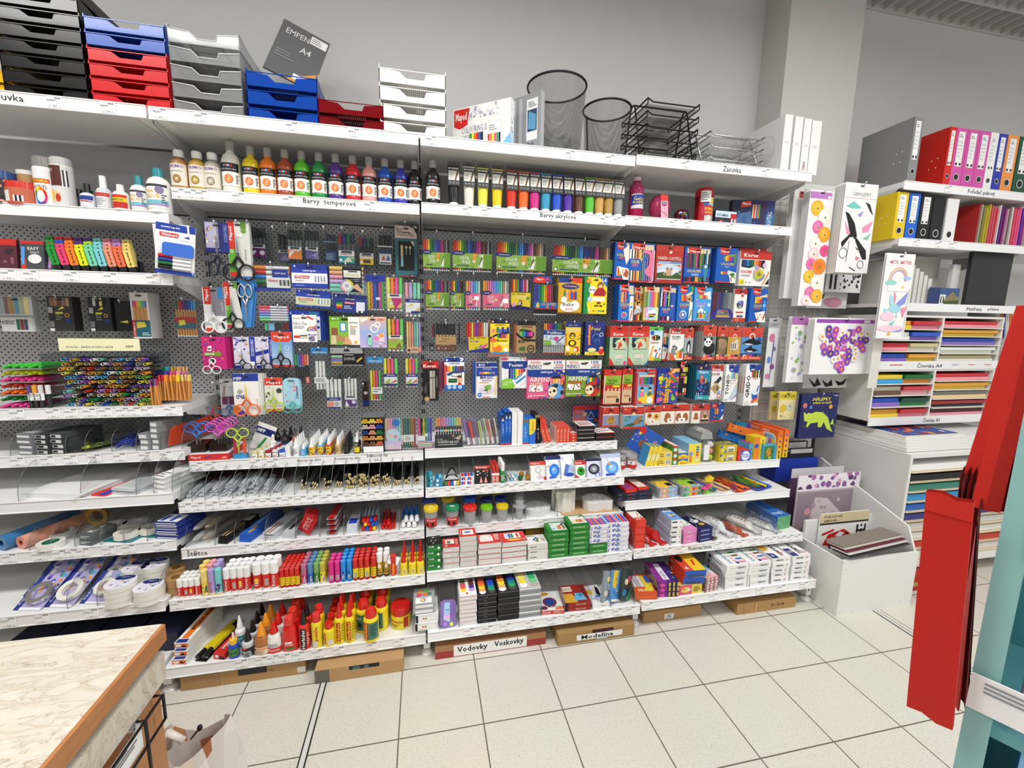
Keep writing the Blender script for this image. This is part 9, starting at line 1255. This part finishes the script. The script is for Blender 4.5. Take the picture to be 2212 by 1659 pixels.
m=MB().box(-.5,.5,0,.3,0,.02,'eeeeec','W').box(-.5,.5,-.004,0,-.022,.024,'f2f2f2','W');f=Face((-.5,-.0045,-.022),(1,0,0),(0,0,1),1,.046);art(m,f,'t .6 .25 .72 .7 Malířská 333333;t .77 .25 .86 .7 plátna 333333');tag(m.obj('shelf',None,(3.1,-.37,1.58)),'white shelf with painting canvases below the binders','shelf')
slab('canvas_board','large grey canvas board leaning behind the small canvases','canvas',(2.9,3.2,-.2,-.18,1.602,1.9),'b4b0a8','P');slab('canvas_board','black canvas board at the right of the canvas shelf','canvas',(3.25,3.58,-.33,-.31,1.602,1.92),'2c2c2e','P');slab('canvas_board','white narrow canvas behind the black board','canvas',(3.19,3.25,-.28,-.26,1.602,1.85),'d8d6d2','P')
for i in range(7):slab('canvas','white stretched canvas on end beside the grey board, %s from left'%ORD[i],'canvas',(2.73+.035*i,2.755+.035*i,-.33,-.1,1.602,1.86-.018*i),'d4d2cd','P')
slab('picture_card','small mountain landscape card before the grey canvas','card',(2.94,3.17,-.345,-.34,1.602,1.70),'3a5a8a','P','r 0 0 .35 1 2a3a6a;r .35 0 .55 .6 e8e8e8;v .38 .1 .5 .5 333333,e8e8e8,333333;p 8a7a5a .5 .3 .75 .8 1 .4 1 0 .5 0;p 4a5a2a .5 0 1 0 1 .3 .5 .2')
PAP='ecd03a e0a03a f09aa8 c8323a 8a6ac0 2b5ac8 2a8a4a 1c4a34 6a4a38 c8c0b0 e8b8c0 c83a4a 3aa0d8 e8c83a e08a3a 1f6a3a e8a0b0 5a2020 2c2c2c a83030 e8c89a 8a8a88'.split()
def pigeon(z0,z1,cols,label,text,x0=2.6,x1=3.55,yf=-.36,side=True):
 o=empty('paper_cabinet',(x0,yf,z0));tag(o,label,'paper cabinet');W_=x1-x0;xm=W_*.48
 m=MB()
 for x in(0,xm,W_-.012):m.box(x,x+.012,0,.33,.012,z1-z0-.012,'e8e6e0','W')
 m.box(0,W_,0,.34,z1-z0-.012,z1-z0,'e8e6e0','W').box(0,W_,0,.34,0,.012,'e8e6e0','W').box(0,W_,.33,.34,.012,z1-z0-.012,'c8c6c0','W');m.obj('body',o)
 r=MB().box(0,W_,-.006,0,-.03,.02,'ececea','W');art(r,Face((0,-.0065,-.03),(1,0,0),(0,0,1),W_,.05),text);r.obj('price_rail',o);k=0
 for s,(a,b)in enumerate(((.014,xm-.002),(xm+.014,W_-.014))):
  n=4 if s==0 else 5
  for i in range(n):
   zz=.014+(z1-z0-.03)*i/n;MB().box(a,b,-.012,.33,zz+(z1-z0-.03)/n-.005,zz+(z1-z0-.03)/n,'e4e0d4','W').obj('divider_shelf',o)if i<n-1 else None
   for h_ in range(2 if s==0 else 1):
    e0,e1=(a+(b-a)*.5*h_+.004,a+(b-a)*.5*(h_+1)-.006)if s==0 else(a+.004,b-.02)
    for q in range(2 if cols else 1):
     c=cols[k%len(cols)]if cols else('ecebe8','e4e2de')[k%2];k+=1;t=(z1-z0-.03)/n*.36;y=yf+.006*((k*5)%4)
     tag(MB().box(x0+e0,x0+e1,y,yf+.3,z0+zz+.001+q*(t+.001),z0+zz+t+q*(t+.001),c,'P').obj('paper_pack'),'%s paper pack in the %s, %s level from below, %s'%('coloured' if cols else 'white',' '.join(label.split()[:4]),ORD[i],('left','middle')[h_]if s==0 else 'right'),'paper','paper packs in the '+label)
pigeon(1.245,1.535,['8a6ac0','2b5ac8','ecd03a','e0a03a','f09aa8','c8323a','e8e4da','c8c090','ecebe8','ecebe8'],'upper white paper cabinet under the canvases','t .32 .2 .52 .8 Čtvrtka_A4 222222;r .1 .5 .2 .6 c84a3a;r .6 .5 .66 .56 8a8a8a;r .74 .5 .8 .56 c84a3a;r .88 .5 .94 .56 c84a3a');pigeon(.905,1.215,PAP,'lower white paper cabinet above the art cases','t .44 .2 .58 .8 Čtvrtka_A3 222222')
for i in range(3):slab('drawing_case','flat white art case with colourful lid, %s of three under the lower paper cabinet'%ORD[i],'art case',(2.64+.02*i,3.12,-.56+.02*i,-.1,.773+.026*i,.798+.026*i),'e6e4e0','P')
for i in range(2):a_=slab('drawing_case','second pile flat art case, %s one'%('lower','upper')[i],'art case',(3.14,3.55,-.5,-.1,.773+.03*i,.802+.03*i),'e6e4e0','P')
o=MB();art(o,Face((2.7,-.5,.8515),(1,0,0),(0,1,0),.4,.38),'r 0 0 1 1 2a4a9a;d .0 .0 1 1 46 e8502a,f0a03a,2a3a8a,8a2a2a,e8e0e0,3a6ab8,c83a2a .09');tag(o.obj('cover_print'),'colourful sunset cover lying on the left art cases','cover')
o=empty('paper_chest',(2.62,-.6,0));tag(o,'wide white paper chest standing on the floor beyond the poster bin','paper chest')
m=MB().box(0,.018,0,.58,0,.75,'e4e2de','W').box(.92,.938,0,.58,0,.75,'e4e2de','W').box(0,.938,0,.58,.75,.77,'e4e2de','W').box(.018,.92,.56,.58,.03,.75,'d0cec8','W').box(0,.938,-.004,-.0005,.09,.14,'ececea','W').box(.018,.92,0,.56,.1,.12,'e4e2de','W');m.obj('body',o)
for i,c in enumerate(('e8e6e2','c84a3a','ecebe8','d8d8d4','3a3a8a','2a6ac8','3a9ad8','3a8a7a','1c1c20','f0f0ee')):zz=.15+.058*i;MB().box(.018,.92,-.008,.5,zz-.006,zz-.002,'d8c8a8','W').obj('divider_shelf',o);tag(MB().box(2.645,3.5,-.59,-.2,zz,zz+.034,c,'P').obj('paper_sheets'),'%s sheets of paper in the white chest, %s level from below'%({'c84a3a':'red','3a3a8a':'navy','2a6ac8':'blue','3a9ad8':'light blue','3a8a7a':'teal','1c1c20':'black'}.get(c,'white'),ORD[i]),'paper')
for i,y in enumerate((-.6,-.56,-.52,-.58)):tag(MB().lathe([(0,0,'2a2a3a'),(.022,0,'ecebe8'),(.022,.5),(0,.5)],'e8e8e4','P',12,ax='x').obj('paper_roll',None,(2.66,y-.03,.145+.046*i+.02)),'white rolled paper in the chest, %s from below'%ORD[i],'paper roll')if 0 else None
slab('cardboard_box','red striped cardboard box under the white paper chest','cardboard box',(2.66,3.1,-.675,-.61,.001,.085),'b03a2c','K','r 0 .3 1 .6 b89060')
m=MB()
for i in range(10):m.tube([(.047*i,0,0),(.047*i,0,1.75)],.0018,'f0f0ee','W',4)
for i in range(30):m.tube([(0,-.004,.06*i),(.423,-.004,.06*i)],.0018,'f0f0ee','W',4)
m.box(-.01,.43,-.002,.002,1.75,1.8,'f0f0ee','W');tag(m.obj('wire_grid',None,(2.045,-.085,.5)),'white wire grid mounted on the pillar behind the sticker sheets','wire grid')
def sheet(desc,px,Y,spec,n=4,col='f3f2f0',gap=.008,**k):return hang('sticker_sheet',desc,'stickers',px,Y,.002,col,spec,n=n,gap=gap,hk=None if 'hk' not in k else k['hk'],dx=k.get('dx',0))
FR=''.join('c %g %g %g %s;c %g %g %g %s;c %g %g .04 %s;'%(x,y,r,c,x-.03,y+.005,r*.6,c2,x+.02,y-.005,'8a8a2a')for x,y,r,c,c2 in((.35,.85,.26,'ecb82a','f0c84a'),(.7,.78,.28,'f2ece0','f8f4ec'),(.46,.69,.22,'e868a8','f088bc'),(.76,.63,.26,'f0a82a','f4bc4a'),(.42,.55,.22,'f0ece4','f6f4f0'),(.85,.49,.2,'f05a9a','e84a8a'),(.4,.46,.22,'f4d0d4','f8e4e4'),(.34,.37,.2,'e87ab0','e868a8'),(.7,.35,.28,'f0903a','e87a2a'),(.32,.26,.22,'ecb82a','f0c84a'),(.68,.21,.27,'f2ece0','f8f4ec'),(.42,.12,.2,'e868a8','f088bc'),(.74,.09,.24,'f0b03a','f4c04a'),(.3,.05,.18,'f4dce0','f8ecec')))
sheet('tall sticker sheet of yellow, pink and white roses',(1737,410,1789,661),-.3,'r .02 .93 .9 .985 c080c8;r .74 .935 .88 .955 f4f4f4;'+FR,5)
sheet('tall sticker sheet with autumn edge left of the roses',(1704,410,1740,645),-.22,'r .3 .93 1 .99 a84a3a;d .7 .1 .95 .7 9 8a5a3a,c8843a .05',4)
FE='p %s %g %g %g %g %g %g %g %g;'
sheet('black and pastel feather sticker sheet with a lady in a hat',(1816,395,1886,590),-.35,'t .26 .86 .8 .9 SAMOLEPKY 7a7a7a;r .02 .835 1 .838 e08a90;p 7accc0 .08 .74 .3 .8 .56 .73 .3 .72;p 2a2a2c .66 .8 .8 .78 .94 .66 .84 .7;p a8a0dc .46 .66 .64 .7 .56 .63;p f09ac0 .1 .58 .22 .5 .34 .42 .2 .44;p f09ac0 .66 .52 .96 .6 .86 .48 .68 .46;p 8accb8 .72 .4 .96 .46 .86 .38;p 1c1c1e .08 .68 .2 .66 .4 .56 .52 .42 .48 .38 .3 .44 .2 .56;p 1c1c1e .46 .42 .86 .26 .9 .16 .78 .16 .5 .36;p 1c1c1e .06 .34 .3 .44 .5 .42 .3 .4 .1 .28;q .16 .22 .13 .012 222222;q .74 .1 .1 .012 222222;p 2a2a2a .3 .36 .31 .36 .28 .12 .27 .12;p 2a2a2a .5 .38 .51 .38 .84 .16 .82 .16;p e08aa8 .56 .19 .7 .18 .66 .15 .58 .15;p 222222 .5 .3 .62 .27 .6 .26;p 2a2a2a .4 .06 .6 .02 .6 .03 .4 .07',7)
sheet('sheet of black leaf and bamboo stickers below the feather ones',(1791,470,1868,632),-.2,'d .4 .04 .98 .26 22 1c1c1e,2a2a2a .04;v .1 .04 .3 .3 1c1c1e,f3f2f0,1c1c1e',2,hk=0);sheet('sheet with pink bird sticker under the leaf sheet',(1750,500,1838,666),-.15,'e .66 .08 .22 .07 e0a0b8;p 5a8a4a .3 .16 .4 .12 .44 .2;p e0a0b8 .4 .1 .5 .14 .5 .04',1,hk=0)
sheet('grey headed sheet of leaf branch stickers at the left of the grid',(1655,687,1678,836),-.2,'r 0 .86 1 1 b8b8bc;t .1 .88 .9 .93 SAMO 55555a;p 6a6a9a .5 .1 .56 .1 .66 .6 .6 .8 .54 .6;e .4 .72 .26 .06 d87aa0;e .7 .56 .16 .03 7a7aa8;e .3 .4 .16 .05 5a8ad0;e .66 .3 .2 .04 8a4a8a;e .3 .16 .2 .04 d87aa0',9,'e4e4e6',dx=.012)
sheet('butterfly sticker sheet with purple top beside the daisy heart',(1704,684,1742,826),-.28,'r 0 .88 1 1 b070b0;d .1 .05 .95 .85 22 8ab07a,b8a0d8,8ac0e0,d8d8f0,9ac06a,c8b0e0 .14',3)
HT=''.join('c %g %g .05 %s;c %g %g .018 e0a03a;'%(x,y,c,x,y)for i in range(70)for x,y,c in[((lambda t,r:(.5+.03*r*16*math.sin(t)**3*.86,.5+.028*r*(13*math.cos(t)-5*math.cos(2*t)-2*math.cos(3*t)-math.cos(4*t))))(i*2.4,((i+.5)/70)**.5)+(('f4eef4','c060c0','7a4ac0','f0e4d8','b84ab0','5a3aa0')[i%6],))])
sheet('square sticker sheet with a heart of purple and white daisies',(1754,687,1885,808),-.35,'r .03 .91 .98 .975 9a4ab0;r .8 .92 .9 .965 f0f0f0;'+HT.replace('+',''),5);sheet('sheet of flying black swallows under the daisy heart',(1740,720,1838,838),-.2,'p 1c1c1e .1 .2 .26 .08 .3 .2 .4 .06 .24 .02;p 1c1c1e .4 .16 .54 .08 .62 .16 .66 .04 .5 .02;p 1c1c1e .7 .14 .84 .1 .96 .18 .9 .06 .78 .04',2,hk=0)
for i in range(2):sheet('yellow headed decor sheet with bear print, %s of two'%('left','right')[i],(1664+18*i,846,1692+26*i,906),-.2-.06*i,'r 0 .72 1 1 e0c83a;t .1 .78 .9 .9 ROMI_DECOR 4a4a2a b;c .3 .4 .2 d8b83a;c .65 .44 .18 c8c8c0;c .5 .2 .2 e8d8a0;d .1 .05 .9 .6 6 222222,d8b83a .05',2,'e4d8a0')
DN='d .02 .02 .98 .98 50 d8d8f0,f0e0a0 .008;t .3 .84 .78 .93 NÁLEPKY ecdc4a b;t .3 .77 .8 .83 svítící_ve_tmě ecdc4a b;c .1 .74 .06 c8707a;c .8 .7 .05 d8a04a;c .26 .7 .04 3a8ad8;t .84 .93 .98 .97 wiky f0f0f4;'
sheet('navy sticker sheet with glowing green dinosaur',(1728,850,1807,946),-.3,DN+'p c0d84a .1 .5 .2 .58 .3 .56 .4 .6 .6 .58 .76 .46 .86 .24 .94 .12 .76 .2 .66 .36 .6 .24 .5 .26 .5 .36 .3 .34 .24 .26 .18 .28 .22 .38 .12 .4;p c0d84a .84 .3 .96 .3 .96 .24 .9 .44;p c0d84a .1 .5 .08 .6 .18 .54',3,'20245a')
UN='r .02 .86 1 .862 e8a8b0;t .14 .88 .44 .92 METR d89aa8 b;t .5 .88 .9 .92 METER d89aa8 b;q .5 .7 .34 .03 f0b0c0;q .5 .7 .3 .03 f4d890;q .5 .7 .26 .03 c0a8e0;r .16 .56 .9 .68 f3f2f0;e .26 .66 .2 .03 9ad8cc;e .82 .72 .14 .02 a8c8f0;p e8c86a .62 .6 .7 .64 .74 .6;r .94 .02 .95 .6 8a8a90;e .54 .36 .22 .05 a8dcec;p a8dcec .3 .42 .44 .36 .42 .5 .3 .52;p 8a9ae0 .56 .42 .92 .56 .86 .42 .64 .38;p f090b0 .42 .56 .52 .5 .48 .4;p f090b0 .74 .36 .94 .38 .84 .24;p a8dcec .34 .34 .14 .36 .16 .3;p a8dcec .6 .34 .66 .26 .6 .24;e .3 .26 .26 .05 f4d0e0;e .5 .12 .5 .04 f4d0e0;p 8ac8c0 .4 .18 .6 .22 .5 .14;p e8b84a .36 .04 .44 .09 .5 .04;p a8a8e0 .5 .08 .9 .12 .86 .08'
sheet('long unicorn and rainbow height chart hanging before the cabinets',(1904,547,1965,731),-.46,UN,2);sheet('pale roll of sticker film hanging under the unicorn chart',(1883,700,1903,838),-.4,'r 0 .9 1 1 b06a8a;d .1 .1 .9 .9 6 e0dcd4 .1',1,'dcd8d0',hk=0)
o=empty('poster_bin',(2.045,-.768,0));tag(o,'white stepped poster bin standing on the floor at the end of the shelves','poster bin')
m=MB();BW=.48
for b in((0,BW,0,.012,0,.305),(0,.012,.012,.24,0,.3),(.012,BW-.012,.24,.252,0,.4),(.012,BW-.012,.012,.6,.01,.02)):m.box(*b,'eae9e6','W')
for x in(0,BW-.012):m.prism([(.012,.3),(.06,.42),(.6,.62),(.6,0),(.012,0)]if x else[(.24,.3),(.6,.36),(.6,0),(.24,0)],x,x+.012,'e6e5e2','W','x')
m.obj('body',o)
for x,z in((.02,.03),(.02,.26),(.47,.03),(.4,.04),(.1,.02)):MB().lathe([(.004,0,'d8d7d4'),(.003,-.003),(0,-.004)],'d8d7d4','W',8,x,0,z,ax='y').obj('screw_cap',o)
def poster(px,y,lean,col,spec,desc,d=.006):
 a,b,t,l=at(px[0],(px[1]+px[3])/2,1,y),at(px[2],(px[1]+px[3])/2,1,y),at((px[0]+px[2])/2,px[1],1,y),at((px[0]+px[2])/2,px[3],1,y)
 carton('poster',desc,'poster',b[0]-a[0],t[2]-l[2],d,col,spec,((a[0]+b[0])/2,y,l[2]),(lean,0,0))
poster((1715,1024,1846,1205),-.4,0,'b8a8b0','r 0 .82 1 1 f0e8f0;d .0 .84 1 1 26 b070b0,8a5a9a,d8a0c8,5a3a6a .05;r .03 0 .97 .8 9a8a94;p d8ccd0 .3 .74 .5 .72 .8 .5 .6 .3 .4 .5 .2 .3;p 7a7078 .0 .3 .3 .5 .4 .1 .2 0 0 0;d .25 .4 .75 .72 16 e8dce0,c8bcc0,b0a0a8 .05;c .2 .58 .05 e8a0b0;c .66 .5 .04 e8a0b0;p d8d0d4 .3 .1 .7 .2 .9 .0 .3 0','poster of a pale horse with flowers in its mane');poster((1700,1010,1810,1200),-.3,0,'6a4a6a','r 0 .9 1 1 e4e2e4','purple poster behind the horse')
poster((1767,1107,1870,1215),-.54,0,'f4f2ee','r 0 .82 1 1 d8c8a0;t .08 .9 .44 .97 POKOJOVÁ 3a2a1a b;t .08 .84 .34 .89 IZBOVÁ 3a2a1a b;r 0 .79 1 .82 2a2a2a;p c8281f .1 .4 .2 .6 .36 .64 .5 .68 .62 .6 .74 .5 .7 .4 .5 .34 .3 .36;p e8eef4 .34 .56 .42 .64 .52 .6 .44 .52;p 222222 .54 .62 .6 .6 .68 .44 .62 .42;c .28 .38 .06 222222;c .56 .32 .06 222222;p c8281f .06 .62 .3 .7 .3 .66 .08 .58;t .3 .44 .38 .5 22 ecc83a b;v .76 .5 .96 .74 222222,f4f4f4,222222,f4f4f4,222222;h .8 .54 .92 .7 f4f4f4,222222,f4f4f4;r .92 .3 .94 .6 c8a04a;c .24 .14 .1 7ab03a','sticker poster with a red racing car and chequered flag')
poster((1842,1012,1895,1090),-.2,0,'3a6a2a','r 0 .5 1 1 4a7a3a;t .1 .7 .7 .85 SVET e8f0e0','green poster behind the bin side')
for i in range(5):p_=(2.27+.006*i,-.772+.016*i,.338+.0045*i);carton('poster','poster lying tilted over the bin front, %s of five from below'%ORD[i],'poster',.4,.0025,.1,('2c2a2a','d8d4cc','6a2a3a','c8c0b4','8a8078')[i],'',p_,(-.1,-.06,.05))
slab('book_box','blue display box with dark books beside the dinosaur sheet','display box',(2.13,2.44,-.22,-.1,.5,.64),'2a44b0','P');[slab('book','dark book standing in the blue display box, %s'%('front one','rear one')[i],'book',(2.17+.04*i,2.42,-.2+.05*i,-.18+.05*i,.641,.7+.03*i),'2a2a2c','P','r .3 .5 .95 .95 e8e8e4;t .05 .7 .25 .9 eraci e8e8e8')for i in range(2)]
ZC=.85;xr=-.517;yb=-1.447
o=empty('counter',(xr,yb,0));tag(o,'shop counter with pale marbled top and beech edge in the left foreground','counter')
MB().box(-2.2,-.006,-1.6,0,ZC-.034,ZC,'white','marble').obj('worktop',o);MB().box(-.006,0,-1.6,0,ZC-.036,ZC-.001,'white','beech').obj('edge_strip',o);MB().box(-2.2,-.004,-1.6,-.006,ZC-.115,ZC-.055,'white','marble').obj('lower_board',o);MB().box(-2.2,-.015,-1.6,-.015,0,ZC-.055,'white','beech').obj('body',o)
MB().lathe([(0,.012,'c8ccd0'),(.01,.01),(.013,0)],'c8ccd0','C',12,-.015,-.1,ZC-.13,ax='x').obj('lock',o)
o=empty('wire_pocket',(xr-.012,yb-.045,.676));tag(o,'black wire pocket with price cards on the side of the counter','wire pocket');W1=MB()
for z in(0,.052):W1.tube([(.02,.0,z),(.02,-.9,z)],.0028,'17181a','W',6)
for y in(0,-.055,-.21,-.5):W1.tube([(.02,y,-.09 if y==-.055 else 0),(.02,y,.052),(.002,y,.052)],.0028,'17181a','W',6)
W1.obj('wire_frame',o)
for i,y in enumerate((-.06,-.215)):m=MB().box(.014,.016,y-.14,y,.004,.049,'f2f2f0');art(m,Face((.0165,y-.14,.004),(0,1,0),(0,0,1),.14,.045),'l .1 .5 .9 .9 3 6a6a6a;t .4 .1 .6 .3 79,00 333333');m.obj('price_card',o)
p=at(425,1620,2,.26);m=MB();rn=random.Random(4);K=20;rows_=[]
for j,(z,s)in enumerate(((0,.95),(.1,1.05),(.2,1.0),(.27,.92),(.31,.86))):
 rows_.append([((.095+.018*math.sin(5*a+j))*s*math.cos(a),(.06+.012*math.cos(4*a+j*.7))*s*math.sin(a),z+(.035*math.cos(2*a+.6)if j>2 else 0))for a in[k*2*math.pi/K for k in range(K)]])
for j in range(4):
 for k in range(K):m.add([rows_[j][k],rows_[j][(k+1)%K],rows_[j+1][(k+1)%K],rows_[j+1][k]],[(0,1,2,3)],'f0ebe6' if rn.random()>.16 else rn.choice(['d89a6a','e8d8c4','c8825a']),'F',True)
m.add(rows_[0],[tuple(range(K))[::-1]],'e8e4de','F');m.add([(x*.7,y*.7,.17)for x,y,z in rows_[2]],[tuple(range(K))],'b0643a','F')
o=m.obj('shopping_bag',None,(p[0],p[1],.001),(0,0,.3));tag(o,'white crumpled shopping bag with russet print beside the counter','bag')
m=MB().tube([(-.06,0,.3),(-.05,-.02,.36),(-.02,-.03,.33)],.01,'e8ddd4','F',6);m.obj('bag_handle',o);MB().tube([(-.01,.0,.3),(.01,-.005,.325)],.0025,'17181a','G',6).ball(.013,-.006,.33,.007,.007,.009,'17181a').obj('toggle',o)
def Pd(u,v,dep):return CP+dep*(FW+RT*(u-1106)/F-UP*(v-829.5)/F)
q=Pd(2128,1310,.66);th=math.atan2(q[0]-CP[0],q[1]-CP[1]);rz=-th
o=empty('display_stand',(q[0],q[1],0),(0,0,rz));tag(o,'teal floor display stand cut off by the right photo edge','display stand')
MB().box(0,.03,0,.34,0,1.62,'8fc0c0','P').obj('side_panel',o);MB().box(.03,.5,.32,.34,0,1.62,'5a98a0','P').obj('back_panel',o)
for z in(.2,.56,.84):MB().box(.03,.5,.02,.32,z-.02,z,'6aa8b0','P').obj('stand_shelf',o)
m=MB().box(.0,.3,-.012,-.01,.872,.932,'eef0f0','P');art(m,Face((0,-.0125,.872),(1,0,0),(0,0,1),.3,.06),'l .05 .55 .4 .9 3 8a9094;t .28 .12 .5 .4 159,00 444444 b');m.obj('price_strip',o);m=MB().box(.028,.3,-.012,-.01,1.13,1.18,'eef0f0','P');art(m,Face((.028,-.0125,1.13),(1,0,0),(0,0,1),.27,.05),'l .05 .3 .5 .9 3 8a9094');m.obj('price_strip',o)
M4=Matrix.Translation((q[0],q[1],0))@Matrix.Rotation(rz,4,'Z')
for(x,y,z),w,h,c,sp,d_ in(((.13,.05,.8405),.14,.02,'f0f0f0','',''),((.14,.04,.5605),.15,.25,'2a7ad0','r 0 .86 1 1 8ac0e8;p f0f0f0 .1 .3 .5 .4 .4 .7 .1 .6;c .3 .5 .16 e8b890','blue printed pack on the teal stand at the right photo edge'),((.12,.05,.985),.13,.16,'e8b0bc','r 0 0 1 .3 d8302a;c .3 .15 .1 f4f4f4;d .0 .3 1 1 14 f0e0e4,c87a8a .05','pink and red pack on the teal stand at the right photo edge')):
 if d_:carton('craft_pack',d_,'pack',w,h,.05,c,sp,M4@Vector((x,y,z if z<.9 else .8405)),(0,0,rz))
def tote(u0,v0,u1,v1,dep,folds,desc,straps=(),yaw=0):
 lc=lambda u,v,e:M4.inverted()@Vector(Pd(u,v,e))
 a_,c_=lc(u0,v0,dep),lc(u1,v0,dep);x0,y0,w,z0=a_.x,a_.y,min(c_.x,-.026)-a_.x,lc(u0,v1,dep).z;h=a_.z-z0
 m=MB();n=folds*3;lv=9;top=z0+h;rn=random.Random(n+int(w*1000));ph=[rn.uniform(-.3,.3)for _ in range(n+1)]
 g_=[]
 for j in range(lv+1):
  t=j/lv;g_.append([(w*(i/n)*(1-.06*t)+.05*h*(1-t)+.012*(1-t)*math.sin(ph[i]*6)*(folds>1),(.016+.008*t)*math.sin(i*2*math.pi/3+ph[i])*(1 if i else .2)*(1 if folds>1 else .06)-.01*t,z0+h*t+(.012*math.sin(i*2.1)*(.25 if folds<2 else 1)if j in(0,lv)else 0))for i in range(n+1)])
 for j in range(lv):
  for i in range(n):m.add([g_[j][i],g_[j][i+1],g_[j+1][i+1],g_[j+1][i]],[(0,1,2,3)],'c42a22','F',True)
 b=[[(x,y+.016,z)for x,y,z in r]for r in g_]
 for j in range(lv):
  for i in range(n):m.add([b[j][i+1],b[j][i],b[j+1][i],b[j+1][i+1]],[(0,1,2,3)],'c42a22','F',True)
  for i in(0,n):m.add([g_[j][i],g_[j+1][i],b[j+1][i],b[j][i]],[(0,1,2,3)],'c42a22','F')
 for i in range(n):m.add([g_[0][i],b[0][i],b[0][i+1],g_[0][i+1]],[(0,1,2,3)],'b0241e','F')
 o=m.obj('hanging_tote_bag',None,M4@Vector((x0,y0,0)),(0,0,rz+yaw));hm=MB()
 for i in range(n):hm.add([(g_[lv-1][i][0],g_[lv-1][i][1]-.002,top-.03),(g_[lv-1][i+1][0],g_[lv-1][i+1][1]-.002,top-.03),(g_[lv][i+1][0],g_[lv][i+1][1]-.002,g_[lv][i+1][2]),(g_[lv][i][0],g_[lv][i][1]-.002,g_[lv][i][2])],[(0,1,2,3)],'cc2e26','F',True)
 hm.obj('hem',o)
 for P in straps:
  s=MB();P=[lc(u,v,dep+.005)-Vector((x0,y0,0))for u,v in P];W2=.017
  for e in(0,.006):
   for a,c in zip(P,P[1:]):s.add([(a[0]-W2,a[1]+e,a[2]),(a[0],a[1]-.008+e,a[2]),(c[0],c[1]-.008+e,c[2]),(c[0]-W2,c[1]+e,c[2]),(a[0]+W2,a[1]+e,a[2]),(c[0]+W2,c[1]+e,c[2])],[(0,1,2,3),(1,4,5,2)],'c42a22','F')
  s.obj('strap',o)
 return tag(o,desc,'tote bag','red tote bags on the teal stand')
tote(2003,1058,2126,1577,.66,1,'flat front red cotton tote bag hanging left of the teal stand')
tote(2116,1090,2166,1560,.71,3,'pleated red cotton tote bag next to the teal side panel',[[(2128,1100),(2150,1010),(2185,880),(2225,700)],[(2150,1100),(2172,1000),(2205,890),(2240,760)]])
tote(2076,1020,2135,1490,.8,4,'rear red cotton tote bag behind the flat one',[[(2105,1040),(2140,930),(2180,800),(2225,660)]])
for i in range(9):p=onshelf('F2',2157+4*i,.03,.06);carton('writing_paper','writing paper pack standing askew on the far right shelf, %s from left'%ORD[i],'paper',.004,.2,.15,('e8e4e0','f0eeea','e8a05a','e0905a','3a5ab0')[i%5],'',p,(0,-.2,0))
for i in range(3):p=onshelf('F3',2143+16*i,.03,.06);carton('clear_pack','clear pack of writing cards on the shelf below the writing paper, %s from left'%ORD[i],'pack',.08,.11,.06,'d8dcde','r .1 .5 .8 .9 b8bcc0;r .3 .1 .7 .4 c84a3a',p,(-.3,0,.1),'S')
for i in range(3):p=onshelf('F4',2138+19*i,.03,.06);carton('office_box','blue office box low on the far right shelf, %s from left'%ORD[i],'box',.1,.15,.12,'3a8ad8','r 0 .7 1 1 d8e0e8;r .3 .2 .5 .4 f0f0f0',p)
cnt={}
for key,u,o in sorted(divs,key=lambda t:(t[0],t[1])):
 i=cnt[key]=cnt.get(key,0)+1;tag(o,'clear plastic divider %s from left on the %s shelf, %s'%(ORD[i-1],ROWN[key[0]][int(key[1])],' '.join(WHAT[key[0]].split()[:2]).strip(',')),'divider','clear dividers on the shelves')
EXPO=-0.32
SC.view_settings.view_transform='Standard';SC.view_settings.look='None';SC.view_settings.gamma=1;SC.view_settings.use_curve_mapping=False
SC.view_settings.exposure=EXPO
cy=SC.cycles
cy.max_bounces=7;cy.diffuse_bounces=4;cy.glossy_bounces=3;cy.transmission_bounces=3;cy.transparent_max_bounces=40
cy.caustics_reflective=False;cy.caustics_refractive=False;cy.use_denoising=True
cy.sample_clamp_indirect=4
